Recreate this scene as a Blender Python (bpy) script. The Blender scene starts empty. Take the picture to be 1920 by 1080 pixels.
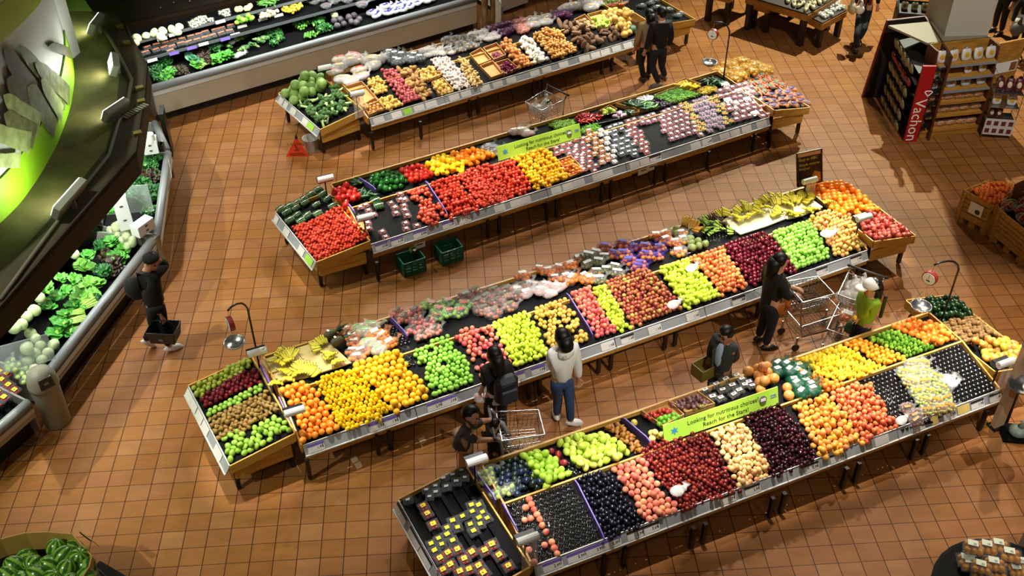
import bpy,bmesh,math,random
from mathutils import Vector,Matrix,Euler,Quaternion
random.seed(7)
RND=random.Random(11)
PI=math.pi
scene=bpy.context.scene
COL=scene.collection
U=0.285
ASP=0.936774
CAM_H=37.850*U
F_PX=2004.739
YAW,PITCH,ROLL=-0.0669773,0.88703,-0.00480551
CAM_R=(Matrix.Rotation(YAW,3,'Z')@Matrix.Rotation(PITCH,3,'X')@Matrix.Rotation(ROLL,3,'Z'))
CAM_RT=CAM_R.transposed()
CAM_P=Vector((0,0,CAM_H))
cam=bpy.data.objects.new('camera',bpy.data.cameras.new('camera'))
COL.objects.link(cam)
cam.matrix_world=Matrix.Translation(CAM_P)@CAM_R.to_4x4()
cam.data.sensor_width=36.0
cam.data.lens=F_PX/1920*36.0
cam.data.clip_end=200
scene.camera=cam
def ray(px,py):
 return CAM_R@Vector(((px-960)/F_PX,-(py-540)/F_PX,-1))
def W(px,py,z=0.0):
 "the point of the plane at height z that the photo shows at px, py"
 d=ray(px,py)
 return CAM_P+d*((z-CAM_H)/d.z)
def pix(p):
 c=CAM_RT@(Vector(p)-CAM_P)
 return(960+F_PX*c.x/-c.z,540-F_PX*c.y/-c.z)
ZOOM={'M':(480,540,4),'N':(960,540,4),'X':(1440,540,4),'K':(480,810,4),'Q':(960,810,4),'V':(1440,810,4),'A':(460,560,16/3),'B':(1180,360,5.047),'C':(860,760,4.571),'D':(1400,560,4.571),'E':(580,280,5.047),'F':(1080,120,5.047),'G':(580,60,6),'H':(880,0,16/3),'P':(960,270,4),'L3':(330,650,3.6),'R3':(1440,330,5.143),'L2':(500,310,4.153),'R2':(1320,100,5.4),'L1':(510,100,5.144),'R1':(1150,0,6),'L4':(730,840,4.5),'R4':(1660,540,4.154),'S1':(960,0,4),'px':(0,0,1),'TL':(230,0,5.4),'TM':(520,0,4.174),'LA':(0,560,3.6),'LB':(140,230,4),'LC':(0,380,4.5),'BK':(1620,0,2.925),'T1':(1400,0,5.2),'BR':(1760,980,8.19),'BL':(0,810,4),'TR':(1440,0,4),'MR':(1440,270,4)}
def Z(name,pts):
 ox,oy,s=ZOOM[name]
 return[(ox+x/s,oy+y/s)for x,y in pts]
def inpoly(x,y,poly):
 c=False
 n=len(poly)
 j=n-1
 for i in range(n):
  xi,yi=poly[i];xj,yj=poly[j]
  if(yi>y)!=(yj>y)and x<(xj-xi)*(y-yi)/(yj-yi)+xi:
   c=not c
  j=i
 return c
class Plane:
 def __init__(self,o,u,v):
  self.o=Vector(o);self.u=Vector(u).normalized()
  n=self.u.cross(Vector(v)).normalized()
  if n.z<0:n=-n
  self.n=n;self.v=n.cross(self.u).normalized()
 def off(self,h):
  q=Plane(self.o+self.n*h,self.u,self.v);return q
 def hit(self,px,py):
  d=ray(px,py)
  return CAM_P+d*((self.o-CAM_P).dot(self.n)/d.dot(self.n))
 def uv(self,p):
  r=p-self.o
  return r.dot(self.u),r.dot(self.v)
 def at(self,a,b,h=0):
  return self.o+self.u*a+self.v*b+self.n*h
 def rot(self):
  return Matrix((self.u,self.v,self.n)).transposed()
MATS={}
def srgb(c):
 if isinstance(c,str):
  c=c.lstrip('#');c=[int(c[i:i+2],16)/255 for i in(0,2,4)]
 return tuple((x/12.92 if x<=0.04045 else((x+0.055)/1.055)**2.4)for x in c)+(1.0,)
def new_mat(name):
 m=bpy.data.materials.new(name);m.use_nodes=True
 nt=m.node_tree
 return m,nt,nt.nodes['Principled BSDF']
def mat(name,col,rough=0.5,metal=0.0,noise=0.0,nscale=8.0,emit=0.0,alpha=1.0,spec=0.5,trans=0.0,coords='Object',bump=0.0,stretch=None):
 if name in MATS:return MATS[name]
 m,nt,b=new_mat(name)
 c=srgb(col)
 b.inputs['Base Color'].default_value=c
 b.inputs['Roughness'].default_value=rough
 b.inputs['Metallic'].default_value=metal
 b.inputs['Specular IOR Level'].default_value=spec
 if alpha<1:b.inputs['Alpha'].default_value=alpha
 if trans:b.inputs['Transmission Weight'].default_value=trans
 if emit:
  b.inputs['Emission Color'].default_value=c;b.inputs['Emission Strength'].default_value=emit
 if noise or bump:
  tc=nt.nodes.new('ShaderNodeTexCoord');nz=nt.nodes.new('ShaderNodeTexNoise')
  nz.inputs['Scale'].default_value=nscale;nz.inputs['Detail'].default_value=3
  src=tc.outputs[coords]
  if stretch:
   mp=nt.nodes.new('ShaderNodeMapping');mp.inputs['Scale'].default_value=stretch
   nt.links.new(src,mp.inputs['Vector']);src=mp.outputs['Vector']
  nt.links.new(src,nz.inputs['Vector'])
  if noise:
   r=nt.nodes.new('ShaderNodeValToRGB')
   k=1-noise;k2=1+noise*0.6
   r.color_ramp.elements[0].position=0.3;r.color_ramp.elements[1].position=0.7
   r.color_ramp.elements[0].color=(c[0]*k,c[1]*k,c[2]*k,1)
   r.color_ramp.elements[1].color=(min(1,c[0]*k2),min(1,c[1]*k2),min(1,c[2]*k2),1)
   nt.links.new(nz.outputs['Fac'],r.inputs['Fac']);nt.links.new(r.outputs['Color'],b.inputs['Base Color'])
  if bump:
   bp=nt.nodes.new('ShaderNodeBump');bp.inputs['Strength'].default_value=bump
   nt.links.new(nz.outputs['Fac'],bp.inputs['Height']);nt.links.new(bp.outputs['Normal'],b.inputs['Normal'])
 MATS[name]=m
 return m
def fruit_mat(name,cols,rough=0.35,mix=0.5,nscale=18.0,spec=0.5,bump=0.0,hard=False):
 "colour picked per fruit (object random) and varied over its skin"
 if name in MATS:return MATS[name]
 m,nt,b=new_mat(name)
 L=nt.links
 oi=nt.nodes.new('ShaderNodeObjectInfo');tc=nt.nodes.new('ShaderNodeTexCoord')
 nz=nt.nodes.new('ShaderNodeTexNoise');nz.inputs['Scale'].default_value=nscale;nz.inputs['Detail'].default_value=2
 ad=nt.nodes.new('ShaderNodeVectorMath');ad.operation='MULTIPLY_ADD'
 ad.inputs[1].default_value=(1,1,1)
 sc=nt.nodes.new('ShaderNodeMath');sc.operation='MULTIPLY';sc.inputs[1].default_value=37.0
 L.new(oi.outputs['Random'],sc.inputs[0]);L.new(tc.outputs['Object'],ad.inputs[0]);L.new(sc.outputs[0],ad.inputs[2])
 L.new(ad.outputs[0],nz.inputs['Vector'])
 mx=nt.nodes.new('ShaderNodeMix');mx.data_type='FLOAT';mx.inputs['Factor'].default_value=mix
 L.new(oi.outputs['Random'],mx.inputs['A'])
 mr=nt.nodes.new('ShaderNodeMapRange');mr.inputs['From Min'].default_value=0.3;mr.inputs['From Max'].default_value=0.7
 L.new(nz.outputs['Fac'],mr.inputs['Value']);L.new(mr.outputs[0],mx.inputs['B'])
 rp=nt.nodes.new('ShaderNodeValToRGB')
 e=rp.color_ramp.elements
 n=len(cols)
 e[0].color=srgb(cols[0]);e[0].position=0.0
 e[1].color=srgb(cols[-1]);e[1].position=1.0
 for i in range(1,n-1):
  x=e.new(i/(n-1));x.color=srgb(cols[i])
 if hard:rp.color_ramp.interpolation='CONSTANT'
 L.new(mx.outputs['Result'],rp.inputs['Fac']);L.new(rp.outputs['Color'],b.inputs['Base Color'])
 b.inputs['Roughness'].default_value=rough;b.inputs['Specular IOR Level'].default_value=spec
 if bump:
  bp=nt.nodes.new('ShaderNodeBump');bp.inputs['Strength'].default_value=bump
  n2=nt.nodes.new('ShaderNodeTexNoise');n2.inputs['Scale'].default_value=90
  L.new(tc.outputs['Object'],n2.inputs['Vector']);L.new(n2.outputs['Fac'],bp.inputs['Height']);L.new(bp.outputs['Normal'],b.inputs['Normal'])
 MATS[name]=m
 return m
def wood_mat(name,c1,c2,rough=0.45,axis=(1.2,14,14)):
 if name in MATS:return MATS[name]
 m,nt,b=new_mat(name)
 tc=nt.nodes.new('ShaderNodeTexCoord');mp=nt.nodes.new('ShaderNodeMapping');nz=nt.nodes.new('ShaderNodeTexNoise')
 mp.inputs['Scale'].default_value=axis;nz.inputs['Scale'].default_value=2.2;nz.inputs['Detail'].default_value=5
 nz.inputs['Distortion'].default_value=0.6
 rp=nt.nodes.new('ShaderNodeValToRGB');rp.color_ramp.elements[0].position=0.35;rp.color_ramp.elements[1].position=0.68
 rp.color_ramp.elements[0].color=srgb(c1);rp.color_ramp.elements[1].color=srgb(c2)
 L=nt.links
 L.new(tc.outputs['Object'],mp.inputs['Vector']);L.new(mp.outputs[0],nz.inputs['Vector']);L.new(nz.outputs['Fac'],rp.inputs['Fac'])
 L.new(rp.outputs['Color'],b.inputs['Base Color']);b.inputs['Roughness'].default_value=rough
 MATS[name]=m
 return m
class MB:
 def __init__(self):
  self.v=[];self.f=[];self.mi=[];self.cur=0
 def m(self,i):
  self.cur=i;return self
 def add(self,vs,fs):
  k=len(self.v)
  self.v+=[Vector(p)for p in vs]
  for f in fs:
   self.f.append([i+k for i in f]);self.mi.append(self.cur)
  return self
 def box(self,c,s,rot=None,bev=0.0):
  x,y,z=s[0]/2,s[1]/2,s[2]/2
  R=rot if rot is not None else Matrix.Identity(3)
  c=Vector(c)
  if bev>0:
   b=min(bev,x*.9,y*.9,z*.9)
   pts=[]
   for sx in(-1,1):
    for sy in(-1,1):
     for sz in(-1,1):
      pts+=[(sx*(x-b),sy*(y-b),sz*z),(sx*(x-b),sy*y,sz*(z-b)),(sx*x,sy*(y-b),sz*(z-b))]
   bm=bmesh.new()
   for q in pts:bm.verts.new(c+R@Vector(q))
   g=bmesh.ops.convex_hull(bm,input=bm.verts)
   bm.verts.index_update();bm.normal_update()
   vs=[w.co.copy()for w in bm.verts];fs=[[w.index for w in f.verts]for f in bm.faces]
   bm.free()
   return self.add(vs,fs)
  vs=[c+R@Vector((a,b,d))for a in(-x,x)for b in(-y,y)for d in(-z,z)]
  return self.add(vs,[(0,1,3,2),(4,6,7,5),(0,4,5,1),(2,3,7,6),(0,2,6,4),(1,5,7,3)])
 def hexa(self,p):
  "eight corners: bottom loop 0-3, top loop 4-7"
  return self.add(p,[(3,2,1,0),(4,5,6,7),(0,1,5,4),(1,2,6,5),(2,3,7,6),(3,0,4,7)])
 def bar(self,a,b,w,h,up=(0,0,1)):
  a=Vector(a);b=Vector(b)
  d=(b-a);l=d.length;d.normalize()
  s=d.cross(Vector(up))
  if s.length<1e-4:s=d.cross(Vector((1,0,0)))
  s.normalize();t=s.cross(d)
  R=Matrix((d,s,t)).transposed()
  return self.box((a+b)/2,(l,w,h),R)
 def quad(self,a,b,c,d):
  return self.add([a,b,c,d],[(0,1,2,3)])
 def slab(self,pts,n,t):
  "a polygon given thickness t against n"
  n=Vector(n);k=len(pts)
  vs=[Vector(p)for p in pts]+[Vector(p)-n*t for p in pts]
  fs=[list(range(k)),list(range(2*k-1,k-1,-1))]
  for i in range(k):
   j=(i+1)%k
   fs.append((j,i,i+k,j+k))
  return self.add(vs,fs)
 def tube(self,path,r,n=6,closed=False,caps=True):
  P=[Vector(p)for p in path]
  k=len(P)
  R=r if isinstance(r,(list,tuple))else[r]*k
  vs=[];up=Vector((0,0,1))
  prev=None
  for i in range(k):
   if closed:d=P[(i+1)%k]-P[i-1]
   else:d=P[min(i+1,k-1)]-P[max(i-1,0)]
   if d.length<1e-9:d=Vector((0,0,1))
   d.normalize()
   if prev is None:
    s=d.cross(up)
    if s.length<1e-3:s=d.cross(Vector((1,0,0)))
   else:
    s=prev-d*prev.dot(d)
    if s.length<1e-4:s=d.cross(up)
   s.normalize();prev=s;t=d.cross(s)
   for j in range(n):
    a=2*PI*j/n
    vs.append(P[i]+(s*math.cos(a)+t*math.sin(a))*R[i])
  fs=[]
  for i in range(k if closed else k-1):
   i2=(i+1)%k
   for j in range(n):
    j2=(j+1)%n
    fs.append((i*n+j,i*n+j2,i2*n+j2,i2*n+j))
  if caps and not closed:
   fs.append(list(range(n-1,-1,-1)));fs.append([(k-1)*n+j for j in range(n)])
  return self.add(vs,fs)
 def lathe(self,prof,n=16,o=(0,0,0),R=None,caps=True):
  o=Vector(o);vs=[];R=R or Matrix.Identity(3)
  for r,z in prof:
   for j in range(n):
    a=2*PI*j/n
    vs.append(o+R@Vector((r*math.cos(a),r*math.sin(a),z)))
  fs=[]
  for i in range(len(prof)-1):
   for j in range(n):
    j2=(j+1)%n
    fs.append((i*n+j,i*n+j2,(i+1)*n+j2,(i+1)*n+j))
  if caps:
   if prof[0][0]>1e-5:fs.append(list(range(n-1,-1,-1)))
   if prof[-1][0]>1e-5:fs.append([(len(prof)-1)*n+j for j in range(n)])
  return self.add(vs,fs)
 def ball(self,c,r,nu=8,nv=6,R=None,fn=None):
  c=Vector(c);rr=Vector(r)if not isinstance(r,(int,float))else Vector((r,r,r))
  R=R or Matrix.Identity(3)
  vs=[c+R@Vector((0,0,-rr.z))]
  for i in range(1,nv):
   t=-PI/2+PI*i/nv
   for j in range(nu):
    a=2*PI*j/nu
    q=Vector((math.cos(t)*math.cos(a),math.cos(t)*math.sin(a),math.sin(t)))
    if fn:q=q*fn(q)
    vs.append(c+R@Vector((q.x*rr.x,q.y*rr.y,q.z*rr.z)))
  vs.append(c+R@Vector((0,0,rr.z)))
  fs=[]
  for j in range(nu):
   j2=(j+1)%nu
   fs.append((0,1+j2,1+j))
   for i in range(nv-2):
    fs.append((1+i*nu+j,1+i*nu+j2,1+(i+1)*nu+j2,1+(i+1)*nu+j))
   fs.append((1+(nv-2)*nu+j,1+(nv-2)*nu+j2,len(vs)-1))
  return self.add(vs,fs)
 def grid(self,fn,nu,nv):
  vs=[fn(i/nu,j/nv)for j in range(nv+1)for i in range(nu+1)]
  fs=[(j*(nu+1)+i,j*(nu+1)+i+1,(j+1)*(nu+1)+i+1,(j+1)*(nu+1)+i)for j in range(nv)for i in range(nu)]
  return self.add(vs,fs)
 def mesh(self,name,mats,smooth=False,inv=None):
  me=bpy.data.meshes.new(name)
  vs=self.v if inv is None else[inv@p for p in self.v]
  me.from_pydata([tuple(p)for p in vs],[],self.f)
  for mm in(mats if isinstance(mats,(list,tuple))else[mats]):me.materials.append(mm)
  me.polygons.foreach_set('material_index',self.mi)
  if smooth:me.polygons.foreach_set('use_smooth',[True]*len(self.f))
  me.update()
  return me
 def build(self,name,mats,parent=None,smooth=False,label=None):
  inv=None
  if parent is not None:
   inv=MW[parent.name].inverted()
  me=self.mesh(name,mats,smooth,inv)
  o=bpy.data.objects.new(name,me);COL.objects.link(o)
  MW[o.name]=MW[parent.name]if parent is not None else Matrix.Identity(4)
  if parent is not None:o.parent=parent
  if label:o['label']=label
  return o
 def here(self,name,mats,label=None,cat=None,group=None,kind=None,smooth=False,base=None):
  "one-mesh thing, its origin put at its base"
  if base is None:
   lo=Vector((min(p[i]for p in self.v)for i in range(3)));hi=Vector((max(p[i]for p in self.v)for i in range(3)))
   base=Vector(((lo.x+hi.x)/2,(lo.y+hi.y)/2,lo.z))
  M=Matrix.Translation(base)
  me=self.mesh(name,mats,smooth,M.inverted())
  o=bpy.data.objects.new(name,me);COL.objects.link(o)
  o.matrix_world=M;MW[o.name]=M
  tag(o,label,cat,group,kind)
  return o
MW={}
def tag(o,label=None,cat=None,group=None,kind=None):
 if label:o['label']=label
 if cat:o['category']=cat
 if group:o['group']=group
 if kind:o['kind']=kind
 return o
def thing(name,label,cat,loc=(0,0,0),rz=0.0,group=None,R=None):
 o=bpy.data.objects.new(name,None);COL.objects.link(o)
 o.empty_display_size=0.1
 M=Matrix.Translation(Vector(loc))@(R.to_4x4()if R is not None else Matrix.Rotation(rz,4,'Z'))
 o.matrix_world=M;MW[o.name]=M
 return tag(o,label,cat,group)
def copy_tree(o,M=None,label=None,group=None,parent=None):
 c=o.copy();COL.objects.link(c)
 if parent is not None:c.parent=parent
 if M is not None:c.matrix_world=M;MW[c.name]=M
 if label:c['label']=label
 if group:c['group']=group
 for ch in list(o.children):copy_tree(ch,parent=c)
 return c
def text(body,size,M,material,parent=None,name='lettering',align='LEFT',extrude=0.001,spacing=1.0):
 cu=bpy.data.curves.new(name,'FONT')
 cu.body=body;cu.size=size;cu.align_x=align;cu.align_y='CENTER';cu.extrude=extrude;cu.space_line=spacing
 cu.resolution_u=2
 tmp=bpy.data.objects.new('tmp_text',cu)
 me=bpy.data.meshes.new_from_object(tmp)
 bpy.data.objects.remove(tmp);bpy.data.curves.remove(cu)
 me.materials.clear();me.materials.append(material);me.name=name
 if parent is not None:me.transform(MW[parent.name].inverted()@M)
 else:me.transform(M)
 o=bpy.data.objects.new(name,me);COL.objects.link(o)
 if parent is not None:o.parent=parent
 return o
def zat(px,py,q):
 "height at which the sight line through px, py passes the vertical line at q"
 d=ray(px,py);t=(d.x*q.x+d.y*q.y)/(d.x**2+d.y**2)
 return CAM_H+d.z*t
def tile_mat():
 m,nt,b=new_mat('floor_tile');L=nt.links
 tc=nt.nodes.new('ShaderNodeTexCoord')
 mp=nt.nodes.new('ShaderNodeMapping')
 mp.inputs['Location'].default_value=(-17.64464225%1.0,-32.64007559%1.0,0)
 mp.inputs['Scale'].default_value=(1/U,-1/(U*ASP),1)
 mp.inputs['Location'].default_value=(-0.64464225,0.64007559,0)
 L.new(tc.outputs['Object'],mp.inputs['Vector'])
 sx=nt.nodes.new('ShaderNodeSeparateXYZ');L.new(mp.outputs[0],sx.inputs[0])
 def line(out):
  fr=nt.nodes.new('ShaderNodeMath');fr.operation='FRACT';L.new(out,fr.inputs[0])
  sb=nt.nodes.new('ShaderNodeMath');sb.operation='SUBTRACT';L.new(fr.outputs[0],sb.inputs[0]);sb.inputs[1].default_value=0.5
  ab=nt.nodes.new('ShaderNodeMath');ab.operation='ABSOLUTE';L.new(sb.outputs[0],ab.inputs[0])
  return ab.outputs[0]
 mxm=nt.nodes.new('ShaderNodeMath');mxm.operation='MAXIMUM'
 lx=line(sx.outputs['X']);ly=line(sx.outputs['Y'])
 gy=nt.nodes.new('ShaderNodeMath');gy.operation='SUBTRACT';gy.inputs[1].default_value=0.004;L.new(ly,gy.inputs[0])
 L.new(lx,mxm.inputs[0]);L.new(gy.outputs[0],mxm.inputs[1])
 gr=nt.nodes.new('ShaderNodeMapRange');gr.inputs['From Min'].default_value=0.472;gr.inputs['From Max'].default_value=0.488
 L.new(mxm.outputs[0],gr.inputs['Value'])
 fl=nt.nodes.new('ShaderNodeVectorMath');fl.operation='FLOOR';L.new(mp.outputs[0],fl.inputs[0])
 wn=nt.nodes.new('ShaderNodeTexWhiteNoise');wn.noise_dimensions='2D';L.new(fl.outputs[0],wn.inputs['Vector'])
 rp=nt.nodes.new('ShaderNodeValToRGB');e=rp.color_ramp.elements
 e[0].color=srgb('#8c5728');e[1].color=srgb('#9e6b40')
 x=e.new(0.35);x.color=srgb('#966230');x=e.new(0.7);x.color=srgb('#935d35')
 L.new(wn.outputs['Value'],rp.inputs['Fac'])
 nz=nt.nodes.new('ShaderNodeTexNoise');nz.inputs['Scale'].default_value=3.0;nz.inputs['Detail'].default_value=8;nz.inputs['Roughness'].default_value=0.7
 mp2=nt.nodes.new('ShaderNodeMapping');mp2.inputs['Scale'].default_value=(0.6,2.2,1)
 L.new(tc.outputs['Object'],mp2.inputs['Vector']);L.new(mp2.outputs[0],nz.inputs['Vector'])
 mr=nt.nodes.new('ShaderNodeMapRange');mr.inputs['From Min'].default_value=0.3;mr.inputs['From Max'].default_value=0.7
 mr.inputs['To Min'].default_value=0.80;mr.inputs['To Max'].default_value=1.12
 L.new(nz.outputs['Fac'],mr.inputs['Value'])
 ml=nt.nodes.new('ShaderNodeMix');ml.data_type='RGBA';ml.blend_type='MULTIPLY';ml.inputs['Factor'].default_value=1.0
 L.new(rp.outputs['Color'],ml.inputs['A']);L.new(mr.outputs[0],ml.inputs['B'])
 mg=nt.nodes.new('ShaderNodeMix');mg.data_type='RGBA'
 L.new(gr.outputs[0],mg.inputs['Factor']);L.new(ml.outputs['Result'],mg.inputs['A']);mg.inputs['B'].default_value=srgb('#3a1c0c')
 L.new(mg.outputs['Result'],b.inputs['Base Color'])
 b.inputs['Roughness'].default_value=0.5;b.inputs['Specular IOR Level'].default_value=0.12
 bp=nt.nodes.new('ShaderNodeBump');bp.inputs['Strength'].default_value=0.25;bp.inputs['Distance'].default_value=0.003;bp.invert=True
 L.new(gr.outputs[0],bp.inputs['Height']);L.new(bp.outputs['Normal'],b.inputs['Normal'])
 return m
mb=MB();mb.box((3,18,-0.0515),(36,40,0.1))
tag(mb.build('floor',tile_mat()),kind='structure')
w=bpy.data.worlds.new('world');scene.world=w;w.use_nodes=True
bg=w.node_tree.nodes['Background'];bg.inputs['Color'].default_value=(1.0,0.86,0.68,1);bg.inputs['Strength'].default_value=0.02
def spot(name,loc,target,power,size=60,col=(1,0.88,0.68),rad=0.05,blend=0.6):
 l=bpy.data.lights.new(name,'SPOT');l.energy=power;l.color=col;l.spot_size=math.radians(size);l.spot_blend=blend
 l.shadow_soft_size=rad
 o=bpy.data.objects.new(name,l);COL.objects.link(o)
 d=Vector(target)-Vector(loc)
 o.matrix_world=Matrix.Translation(Vector(loc))@d.to_track_quat('-Z','Y').to_matrix().to_4x4()
 return o
def area(name,loc,target,power,sx,sy,col=(1,0.9,0.75)):
 l=bpy.data.lights.new(name,'AREA');l.energy=power;l.color=col;l.shape='RECTANGLE';l.size=sx;l.size_y=sy
 o=bpy.data.objects.new(name,l);COL.objects.link(o)
 d=Vector(target)-Vector(loc)
 o.matrix_world=Matrix.Translation(Vector(loc))@d.to_track_quat('-Z','Y').to_matrix().to_4x4()
 return o
WARM=(1,0.86,0.62)
WHT=(1,0.96,0.88)
for(x,y,k)in((-2.0,9.6,1.0),(1.0,11.0,1.1),(3.8,12.2,1.1),(6.4,13.2,1.15)):
 spot('track_spot',(x+1.6,y+8.2,8.6),(x,y,0.5),620*k,38,WHT,.06)
for(x,y,k)in((-0.2,7.4,.8),(2.4,8.6,1.0),(5.0,9.5,1.25),(7.0,10.4,1.2)):
 spot('track_spot',(x+1.4,y+7.4,8.4),(x,y,0.5),900*k,38,WHT,.06)
for(x,y,k)in((-1.6,14.0,.9),(1.0,15.2,1.0),(3.6,16.4,1.0),(6.0,17.4,.9)):
 spot('track_spot',(x+1.6,y+8.0,8.6),(x,y,0.5),1080*k,38,WHT,.06)
for(x,y,k)in((-1.8,18.0,.8),(1.0,19.4,1.0),(3.6,20.8,1.0)):
 spot('track_spot',(x+1.4,y+7.4,8.6),(x,y,0.5),1080*k,38,WHT,.06)
for(x,y,pw)in((-1.0,3.5,330),(3.0,4.0,300),(7.0,5.0,380)):
 spot('front_fill_spot',(x,y-3.0,11.5),(x+.4,y+8.5,0.5),pw,60,WARM,.4)  # warm fill spots added on the camera side for surfaces facing the camera
spot('track_spot',(10.5,25.0,9.0),(8.6,19.5,0),7000,70,(.96,1,.78),.08)
spot('track_spot',(8.6,10.5,9.5),(9.3,17.4,1.0),1900,34,WHT,.1)
spot('track_spot',(9.5,14.0,9.0),(8.2,8.0,0),1900,62,WARM,.08)
spot('track_spot',(-8.5,4.0,9.0),(-4.0,8.3,0),2000,32,(.93,1,.76),.06)
spot('track_spot',(-7.7,11.0,11.4),(-3.3,11.0,0),2900,32,(.93,1,.76),.06)
spot('track_spot',(-7.7,15.8,11.4),(-3.0,15.8,0),2400,34,(.93,1,.76),.06)
spot('track_spot',(-.5,12.5,9.5),(-2.6,20.6,.4),1500,40,WHT,.06)
spot('track_spot',(0.5,24.0,8.5),(-2.6,15.5,0),1500,46,(.96,1,.76),.08)
area('ambient_fill',(3,8,13.5),(3,14,0),60,14,10,(1,0.88,0.7))  # broad overhead area light added as soft ambient fill, not a fixture
scene.view_settings.view_transform='Standard'
scene.view_settings.look='None'
scene.view_settings.exposure=0.12
scene.view_settings.gamma=1.0
WOOD=wood_mat('pale_wood','#b98a34','#d9ab52',0.45)
WOODD=wood_mat('honey_wood','#a87428','#cf9c45',0.45)
BLACK=mat('black_liner','#070708',0.7,spec=0.12)
STEEL=mat('dark_steel','#17120f',0.4)
RAIL=mat('grey_rail','#9a9c9f',0.32,noise=0.12,nscale=3)
LIP=mat('pale_lip','#c9c9c6',0.3)
CARD=mat('white_card','#d8d3cd',0.6)
CARDY=mat('cream_card','#d9bb6a',0.6)
PURPLE=mat('purple_board','#6c55ab',0.5)
LIME=mat('lime_card','#9fd24a',0.5)
DARKBAND=mat('dark_band','#2a2226',0.5)
INK=mat('ink','#1b1718',0.6)
METAL=mat('brushed_metal','#9c9c9c',0.25,0.9)
CHROME=mat('chrome','#bfc1c4',0.18,1.0)
WHITE=mat('white_plastic','#e6e6e2',0.4)
BLK=mat('black_plastic','#101012',0.35)
class Stand:pass
def make_stand(key,L,R,zl,db,zb,label,legs_px,dd=0.8,zd=0.81,planks=()):
 S=Stand();S.key=key
 a=W(L[0],L[1],zl);b=W(R[0],R[1],zl)
 S.a,S.b=a,b
 S.u=(b-a).normalized();S.n=Vector((-S.u.y,S.u.x,0));S.len=(b-a).length
 S.zl,S.zd,S.dd,S.db,S.zb=zl,zd,dd,db,zb
 rz=math.atan2(S.u.y,S.u.x)
 S.pt=lambda s,d,z:Vector((a.x+S.u.x*s+S.n.x*d,a.y+S.u.y*s+S.n.y*d,z))
 vf=S.pt(0,dd,zd)-S.pt(0,0,zl)
 S.front=Plane(S.pt(0,0,zl),S.u,vf).off(-0.045)
 vb=S.pt(0,db,zb)-S.pt(0,dd,zd)
 S.back=Plane(S.pt(0,dd,zd),S.u,vb).off(-0.045)
 t=thing('produce_stand',label,'market stand',S.pt(S.len/2,db/2,0),rz)
 S.t=t
 ln=S.len
 mb=MB();p=S.front
 lf=vf.length
 mb.slab([p.at(0,0),p.at(ln,0),p.at(ln,lf),p.at(0,lf)],p.n,0.04)
 mb.build('front_liner',BLACK,t)
 mb=MB();p=S.back;lb=vb.length
 mb.slab([p.at(0,0),p.at(ln,0),p.at(ln,lb),p.at(0,lb)],p.n,0.04)
 mb.build('back_liner',BLACK,t)
 A0,A1=S.pt(0,-0.005,zl),S.pt(ln,-0.005,zl)
 B0,B1=S.pt(0,-0.088,zl-0.13),S.pt(ln,-0.088,zl-0.13)
 nn=(A1-A0).cross(A0-B0).normalized()
 if nn.dot(S.n)>0:nn=-nn
 S.rail=(A0,B0,nn)
 nseg=max(3,round(ln/1.6))
 for i in range(nseg):
  f0,f1=i/nseg+(0.0012 if i else 0),(i+1)/nseg
  mb=MB();mb.slab([B0.lerp(B1,f0),B0.lerp(B1,f1),A0.lerp(A1,f1),A0.lerp(A1,f0)],nn,0.014)
  r_=mb.build('price_rail',RAIL,t)
  mb=MB();mb.bar(B0.lerp(B1,f0)+nn*0.004,B0.lerp(B1,f1)+nn*0.004,0.02,0.02)
  mb.bar(A0.lerp(A1,f0)+nn*0.003,A0.lerp(A1,f1)+nn*0.003,0.012,0.01)
  mb.build('rail_lip',LIP,r_)
 for i in range(nseg):
  s0,s1=ln*i/nseg+0.003,ln*(i+1)/nseg-0.003
  mb=MB();mb.bar(S.pt(s0,-0.05,zl-0.185),S.pt(s1,-0.05,zl-0.185),0.03,0.10)
  mb.build('apron_plank',WOODD,t)
 for(s0,s1,z0)in planks:
  mb=MB();mb.bar(S.pt(s0*ln,0.0,z0),S.pt(s1*ln,0.0,z0),0.03,0.12)
  mb.build('lower_plank',WOOD,t)
 mb=MB();mb.bar(S.pt(0,dd,zd-0.03),S.pt(ln,dd,zd-0.03),0.025,0.07);mb.build('middle_board',WOOD,t)
 mb=MB();mb.bar(S.pt(0,db+0.015,zb-0.06),S.pt(ln,db+0.015,zb-0.06),0.03,0.16);mb.build('rear_board',WOOD,t)
 for s in(-0.015,ln+0.015):
  mb=MB()
  prof=[(0,zl-0.13),(0,zl+0.01),(dd,zd+0.012),(db,zb+0.02),(db,zb-0.14),(dd,zl-0.1)]
  mb.slab([S.pt(s+0.012,d,z)for d,z in prof],S.u,0.024);mb.build('end_board',WOODD,t)
 mb=MB()
 for d in(0.12,dd,db-0.12):mb.bar(S.pt(0.1,d,zl-0.20),S.pt(ln-0.1,d,zl-0.20),0.06,0.07)
 mb.build('under_frame',STEEL,t)
 for(px,py)in legs_px:
  g=W(px,py,0)
  for back in(0,1):
   q=g+S.n*(back*(db-2*max(0.05,(g-S.pt(0,0,0)).dot(S.n))))
   q.z=0
   if back:q=Vector((q.x,q.y,0))
   mb=MB();mb.box(q+Vector((0,0,(zl-0.2)/2+0.02)),(0.05,0.05,zl-0.24),Matrix.Rotation(rz,3,'Z'))
   lg=mb.build('leg',STEEL,t)
   mb=MB();mb.lathe([(0.022,0),(0.022,0.02)],8,q);mb.build('foot',METAL,lg)
 return S
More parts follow.
